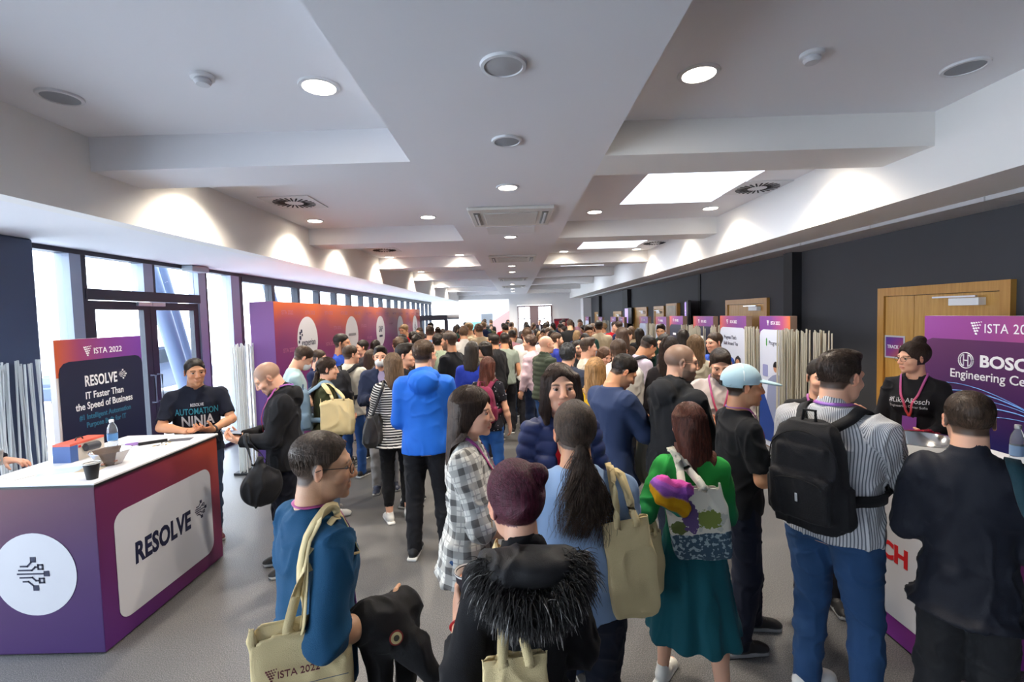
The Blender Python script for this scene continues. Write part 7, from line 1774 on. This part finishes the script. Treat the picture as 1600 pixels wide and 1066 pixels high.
aL = [a for a in F['arms'] if a['key'] == 'armL'][0]; e_, w__ = aL['E'], aL['W']; sc_ = e_ * .6 + w__ * .4 + np.array((-.02, -.01, .0))
def rainbow(V):
    z = V[:, 2] + .35 * V[:, 0] + noise3(V * 18, 4) * .02; z = (z - z.min()) / (z.max() - z.min()); pal = np.array([srgb('#1f7a6a'), srgb('#c08a14'), srgb('#cc9a18'), srgb('#c79412'), srgb('#7a4a9a'), srgb('#a05ab8'), srgb('#c04a9a')]); x = np.clip(z * 7.0 - .2, 0, 6); i = np.clip(x.astype(int), 0, 5); w = np.clip((x - i - .35) * 4, 0, 1)[:, None]; return pal[i] * (1 - w) + pal[i + 1] * w
cs = wpt(F, 1050, 776, 2.12)
scarf_blob(F, 'knitted_scarf', [(cap(cs + np.array((-.045, 0, .045)), cs + np.array((.05, .02, .03)), .045, .042), .03), (cap(cs + np.array((-.03, 0, -.0)), cs + np.array((.035, 0, -.055)), .052, .040), .04)], vcol_mat('rainbow_knit', .9, 0, .6, 180, .2), 'rainbow striped scarf over the left arm of the woman in the green dress', 'scarf', 9, .007, .014, .06, col=rainbow)
c2 = wpt(F, 1013, 880, 2.2); hF, _a = in_hand(F, 'armL'); hp = tp(hF, (0, .02, .08))
tote(F, tuple(c2), 30, 'second cream tote, hanging from the hand of the woman in the green dress', [tuple(hp + np.array((0, -.01, -.02))), tuple(hp + np.array((0, .01, -.02)))], size=(.07, .05, .16), seed=10, spread=.03, strapw=.025)
phone(F, 'armL', 'phone in the hand of the woman in the green dress')
# striped shirt man's backpack, dark strap of the jacket man
backpack(S_p, 'large black backpack on the man in the striped shirt', (.012, .012, .014), size=(.165, .085, .245), seed=3, res=.007)
U_ = I_p['U']; Si = I_p['S']
Ms = U_ @ trM((.30, -.16, .98 * Si)); bt = carried(I_p, 'shoulder_bag', Ms, 'dark teal shoulder bag on the dark-jacket man, cut by the right edge', 'bag')
ff = Fld(axis(-.10, .10, .008), axis(-.12, .12, .008), axis(-.20, .20, .008)); ff.add(rbox((0, 0, 0), (.065, .10, .17), .05), 0); V, Q = ff.mesh(); V = smooth_mesh(V, Q, 1); np_mesh('bag_body', folds(V, normals(V, Q), .008, .1, 2), Q, cloth('dark_teal_fabric', srgb('#16303a'), .7), bt)
strap(I_p, bt, Ms, [tp(Ms, (0, -.06, .14)), tp(U_, (.17, -.13, 1.28 * Si)), tp(U_, (.13, -.09, 1.44 * Si)), tp(U_, (.12, 0, 1.47 * Si)), tp(U_, (.14, .12, 1.36 * Si)), tp(U_, (.22, .13, 1.15 * Si))], .045, cloth('teal_strap', srgb('#1d3a44'), .7), 'shoulder_strap', .014, .006)
# bald man's black bag
Ub = R_p['U']; Sx = R_p['S']; Mb2 = Ub @ trM((-.27, .17, .86 * Sx)) @ rotM('Z', 20); t2 = carried(R_p, 'shoulder_bag', Mb2, 'soft black bag hanging from the arm of the shaven-headed man', 'bag')
ff = Fld(axis(-.12, .12, .009), axis(-.2, .2, .009), axis(-.24, .24, .009)); ff.add(ell((0, 0, -.05), (.075, .15, .15)), 0); ff.add(cap((0, 0, 0), (0, .0, .16), .075, .02), .04); V, Q = ff.mesh(); np_mesh('bag_body', folds(smooth_mesh(V, Q, 1), normals(V, Q), .014, .09, 12), Q, cloth('black_nylon', (.014, .014, .016), .5), t2)
aw = [a for a in R_p['arms'] if a['key'] == 'armL'][0]; strap(R_p, t2, Mb2, [tp(Mb2, (0, .05, .12)), aw['E'] * .35 + aw['W'] * .65 + np.array((0, .03, .045)), tp(Mb2, (0, -.05, .12))], .025, cloth('black_nylon', (.014, .014, .016), .5), 'handle', .01)
# big black bag of the striped woman
Up = P_p['U']; Sp_ = P_p['S']; Mb3 = Up @ trM((-.19, -.03, 1.0 * Sp_)) @ rotM('Z', 62); t3 = carried(P_p, 'handbag', Mb3, 'large black leather bag on the arm of the woman in the striped top', 'bag')
ff = Fld(axis(-.28, .28, .01), axis(-.14, .14, .01), axis(-.22, .2, .01)); ff.add(loft([(-.15, .20, .05, 0, 0), (-.10, .235, .075, 0, 0), (.05, .20, .06, 0, 0), (.14, .17, .025, 0, 0)], None, 0, 3.0), 0); V, Q = ff.mesh(); np_mesh('bag_body', folds(smooth_mesh(V, Q, 1), normals(V, Q), .012, .12, 14), Q, mat('black_leather', (.016, .016, .018), .35, bump=.2, bscale=90), t3)
Sp1 = sh(P_p, -1); strap(P_p, t3, Mb3, [tp(Mb3, (-.09, 0, .12)), tuple(Sp1 + np.array((-.02, -.06, -.05))), tuple(Sp1 + np.array((0, 0, .01))), tuple(Sp1 + np.array((-.02, .06, -.04))), tp(Mb3, (.09, 0, .12))], .025, mat('black_leather', (.016, .016, .018), .35), 'handle', .012)
# blazer man's tote, olive woman's pack and tote, backpacks further in
cM = wpt(M_p, 1018, 722, 3.45); hM, _a = in_hand(M_p, 'armL'); hq = tp(hM, (0, .02, .06))
tote(M_p, tuple(cM), 20, 'pale tote hanging from the hand of the man in the blue blazer', [tuple(hq)], size=(.12, .05, .17), seed=15, spread=.04, res=.01, m=cloth('grey_cream_canvas', srgb('#b0a690'), .9))
o_ = CT['olive']; backpack(o_, 'washed blue denim backpack on the woman in the olive jacket', srgb('#6d8497'), size=(.13, .08, .20), seed=16, res=.010)
cO = wpt(o_, 528, 650, 4.55); hO, _a = in_hand(o_, 'armR'); So = sh(o_, 1)
tote(o_, tuple(cO), 78, 'cream tote with small dark prints on the woman in the olive jacket', [tuple(So + np.array((.02, -.03, .01))), tuple(So + np.array((.02, .03, .01)))], size=(.16, .035, .19), seed=17, spread=.05, res=.010)
backpack(CT['whitejk'], 'black backpack on the man in the off-white jacket', (.014, .014, .018), size=(.15, .08, .23), seed=18, res=.011)
backpack(CT['burg'], 'burgundy backpack on the woman in the dotted top', srgb('#6e1f3c'), size=(.14, .08, .19), seed=19, res=.010)
backpack(CT['lilac'], 'slim black backpack on the leaning man in the lilac shirt', (.016, .016, .02), size=(.10, .04, .16), seed=20, res=.011)
# camera in the hand at the left edge
hT, _a = in_hand(T_p, 'armR'); cT = tp(hT, (.0, .04, .09)); Mt = trM(cT) @ rotM('Z', 60); t4 = carried(T_p, 'printed_cup', Mt, 'grey printed cup held by the person at the left edge', 'cup')
MB().lathe([(.030, -.05), (.034, -.05), (.042, .045), (.043, .048), (.040, .045), (.030, -.044), (.0001, -.044)], 24, cap=False).build('cup_wall', mat('printed_grey_paper', srgb('#a8a6a0'), .5, var=.5, vscale=30), t4, smooth=True)
hK, _a = in_hand(K_p, 'armL'); w_ = pmat(K_p) @ Vector(tp(hK, (0, .04, .07)) - np.array((0, 0, .05))); paper_cup(tuple(w_), .09, .036, .025, '#2a2624', 'small dark cup in the hand of the bearded man in the pale grey shirt')
hP, _a = in_hand(P_p, 'armL'); w_ = pmat(P_p) @ Vector(tp(hP, (0, .04, .07)) - np.array((0, 0, .05))); paper_cup(tuple(w_), .09, .036, .025, '#b8ab98', 'beige cup held up by the woman in the striped top')
hO_, _a = in_hand(O_p, 'armR'); w_ = pmat(O_p) @ Vector(tp(hO_, (0, .04, .07)) - np.array((0, 0, .05))); paper_cup(tuple(w_), .09, .036, .025, '#cfc8bc', 'white cup in the right hand of the man in the blue windbreaker')
# ------------------------------------------------------------------ the deep crowd: every head its own person
rsF = random.Random(77)
TOPS = [('black', (.014, .014, .016)), ('navy', H_('#1c2544')), ('white', H_('#c9c7c4')), ('grey', H_('#77797c')), ('red', H_('#a01822')), ('maroon', H_('#4c1a26')), ('olive', H_('#474a34')), ('sky blue', H_('#7f9cc0')), ('beige', H_('#b3a489')), ('dark green', H_('#22403a')), ('brown', H_('#4a3426')), ('pink', H_('#b98894'))]
HAIRS = [('black hair', DKH), ('dark brown hair', (.035, .02, .013)), ('light brown hair', (.11, .065, .038)), ('blonde hair', (.22, .14, .07))]
taken = [(c.location.x, c.location.y) for c in COL.objects if c.get('category') == 'person']
far = []
def addfar(x, Y, **k):
    far.append((x, Y)); taken.append((x, Y)); return k
spec = []
named = [(.02 - .4, 15.8, dict(top='tee', tc=H_('#b01222'), label='man in a bright red t-shirt far down the hall, left of the far doors', dir=10)),
         (1.25, 23.8, dict(top='jacket', tc=H_('#2a2530'), under=H_('#b8b8c0'), open=True, label='grey-haired man in a dark suit standing right before the far doors', dir=180, hc=(.30, .30, .31)))]
for x, Y, k in named: spec.append((x, Y, k)); taken.append((x, Y))
tries = 0; combos = {}
LABS = set()
rows = [8.6, 9.2, 9.8, 10.5, 11.2, 12.0, 12.8, 13.7, 14.6, 15.6, 16.7, 17.9, 19.2, 20.6, 22.2]
for r_, Y in enumerate(rows):
    n = 8 if Y < 12 else 6
    for k in range(n):
        x = -2.6 + 5.6 * (k + .5 + rsF.uniform(-.32, .32)) / n; y = Y + rsF.uniform(-.2, .2)
        if x > 2.75 or any((x - a) ** 2 + (y - b) ** 2 < .46 ** 2 for a, b in taken): continue
        if Y > 21 and .2 < x < 2.0: continue
        taken.append((x, y)); fem = rsF.random() < .45
        for _t in range(30):
          tn, tc = rsF.choice(TOPS[:4] + TOPS); hn, hc = rsF.choice(HAIRS[:2] + HAIRS); hair = ('long' if fem else rsF.choice(['short', 'short', 'quiff', 'curly']))
          zone = 'left' if x < -.75 else ('centre' if x < .75 else 'right'); dep = 'near' if Y < 10.4 else ('middle' if Y < 14 else 'far')
          facing = rsF.choice([0, 0, 10, -15, 40, -40, 90, -90, 150, 190])
          lab = '%s with %s, %s %s, %s rows, %s' % ('woman' if fem else 'man', ('long ' if fem else 'short ') + hn, tn, 'top', dep, {'left': 'left side', 'centre': 'centre', 'right': 'right side'}[zone])
          face = ' facing back' if facing >= 150 else ''
          if lab + face not in LABS: break
        LABS.add(lab + face)
        spec.append((x, y, dict(top=rsF.choice(['tee', 'hoodie', 'shirt', 'sweater', 'jacket']) if not fem else rsF.choice(['tee', 'sweater', 'long']), tc=tc, hair=hair, hlen=rsF.uniform(.08, .3), hc=hc, fem=fem, dir=facing, label=lab + face, w=rsF.uniform(.95, 1.1), H=rsF.uniform(1.58, 1.72) if fem else rsF.uniform(1.68, 1.86))))
seen = {}
for x, y, k in spec: seen.setdefault(k['label'], []).append(k)
for l, ks in seen.items():
    if len(ks) > 1:
        for k in ks: k['group'] = 'people alike deep in the crowd: ' + l
for i, (x, y, k) in enumerate(spec):
    k.setdefault('H', 1.74); k.setdefault('hc', DKH)
    build_person(dict(X=x, Y=y, lod=2 if y < 11 else 3, seed=300 + i, center=False, armL=rsF.choice(['relaxed', 'phone', 'waist']), armR=rsF.choice(['relaxed', 'phone', 'waist', 'cup']), bottom='trousers', bc=rsF.choice([(.012, .012, .016), H_('#26364e'), H_('#3a3a3e')]), skin=rsF.choice(['light', 'tan', 'olive', 'pale']), nod=rsF.choice([0, 4, 10, 20]), **k))
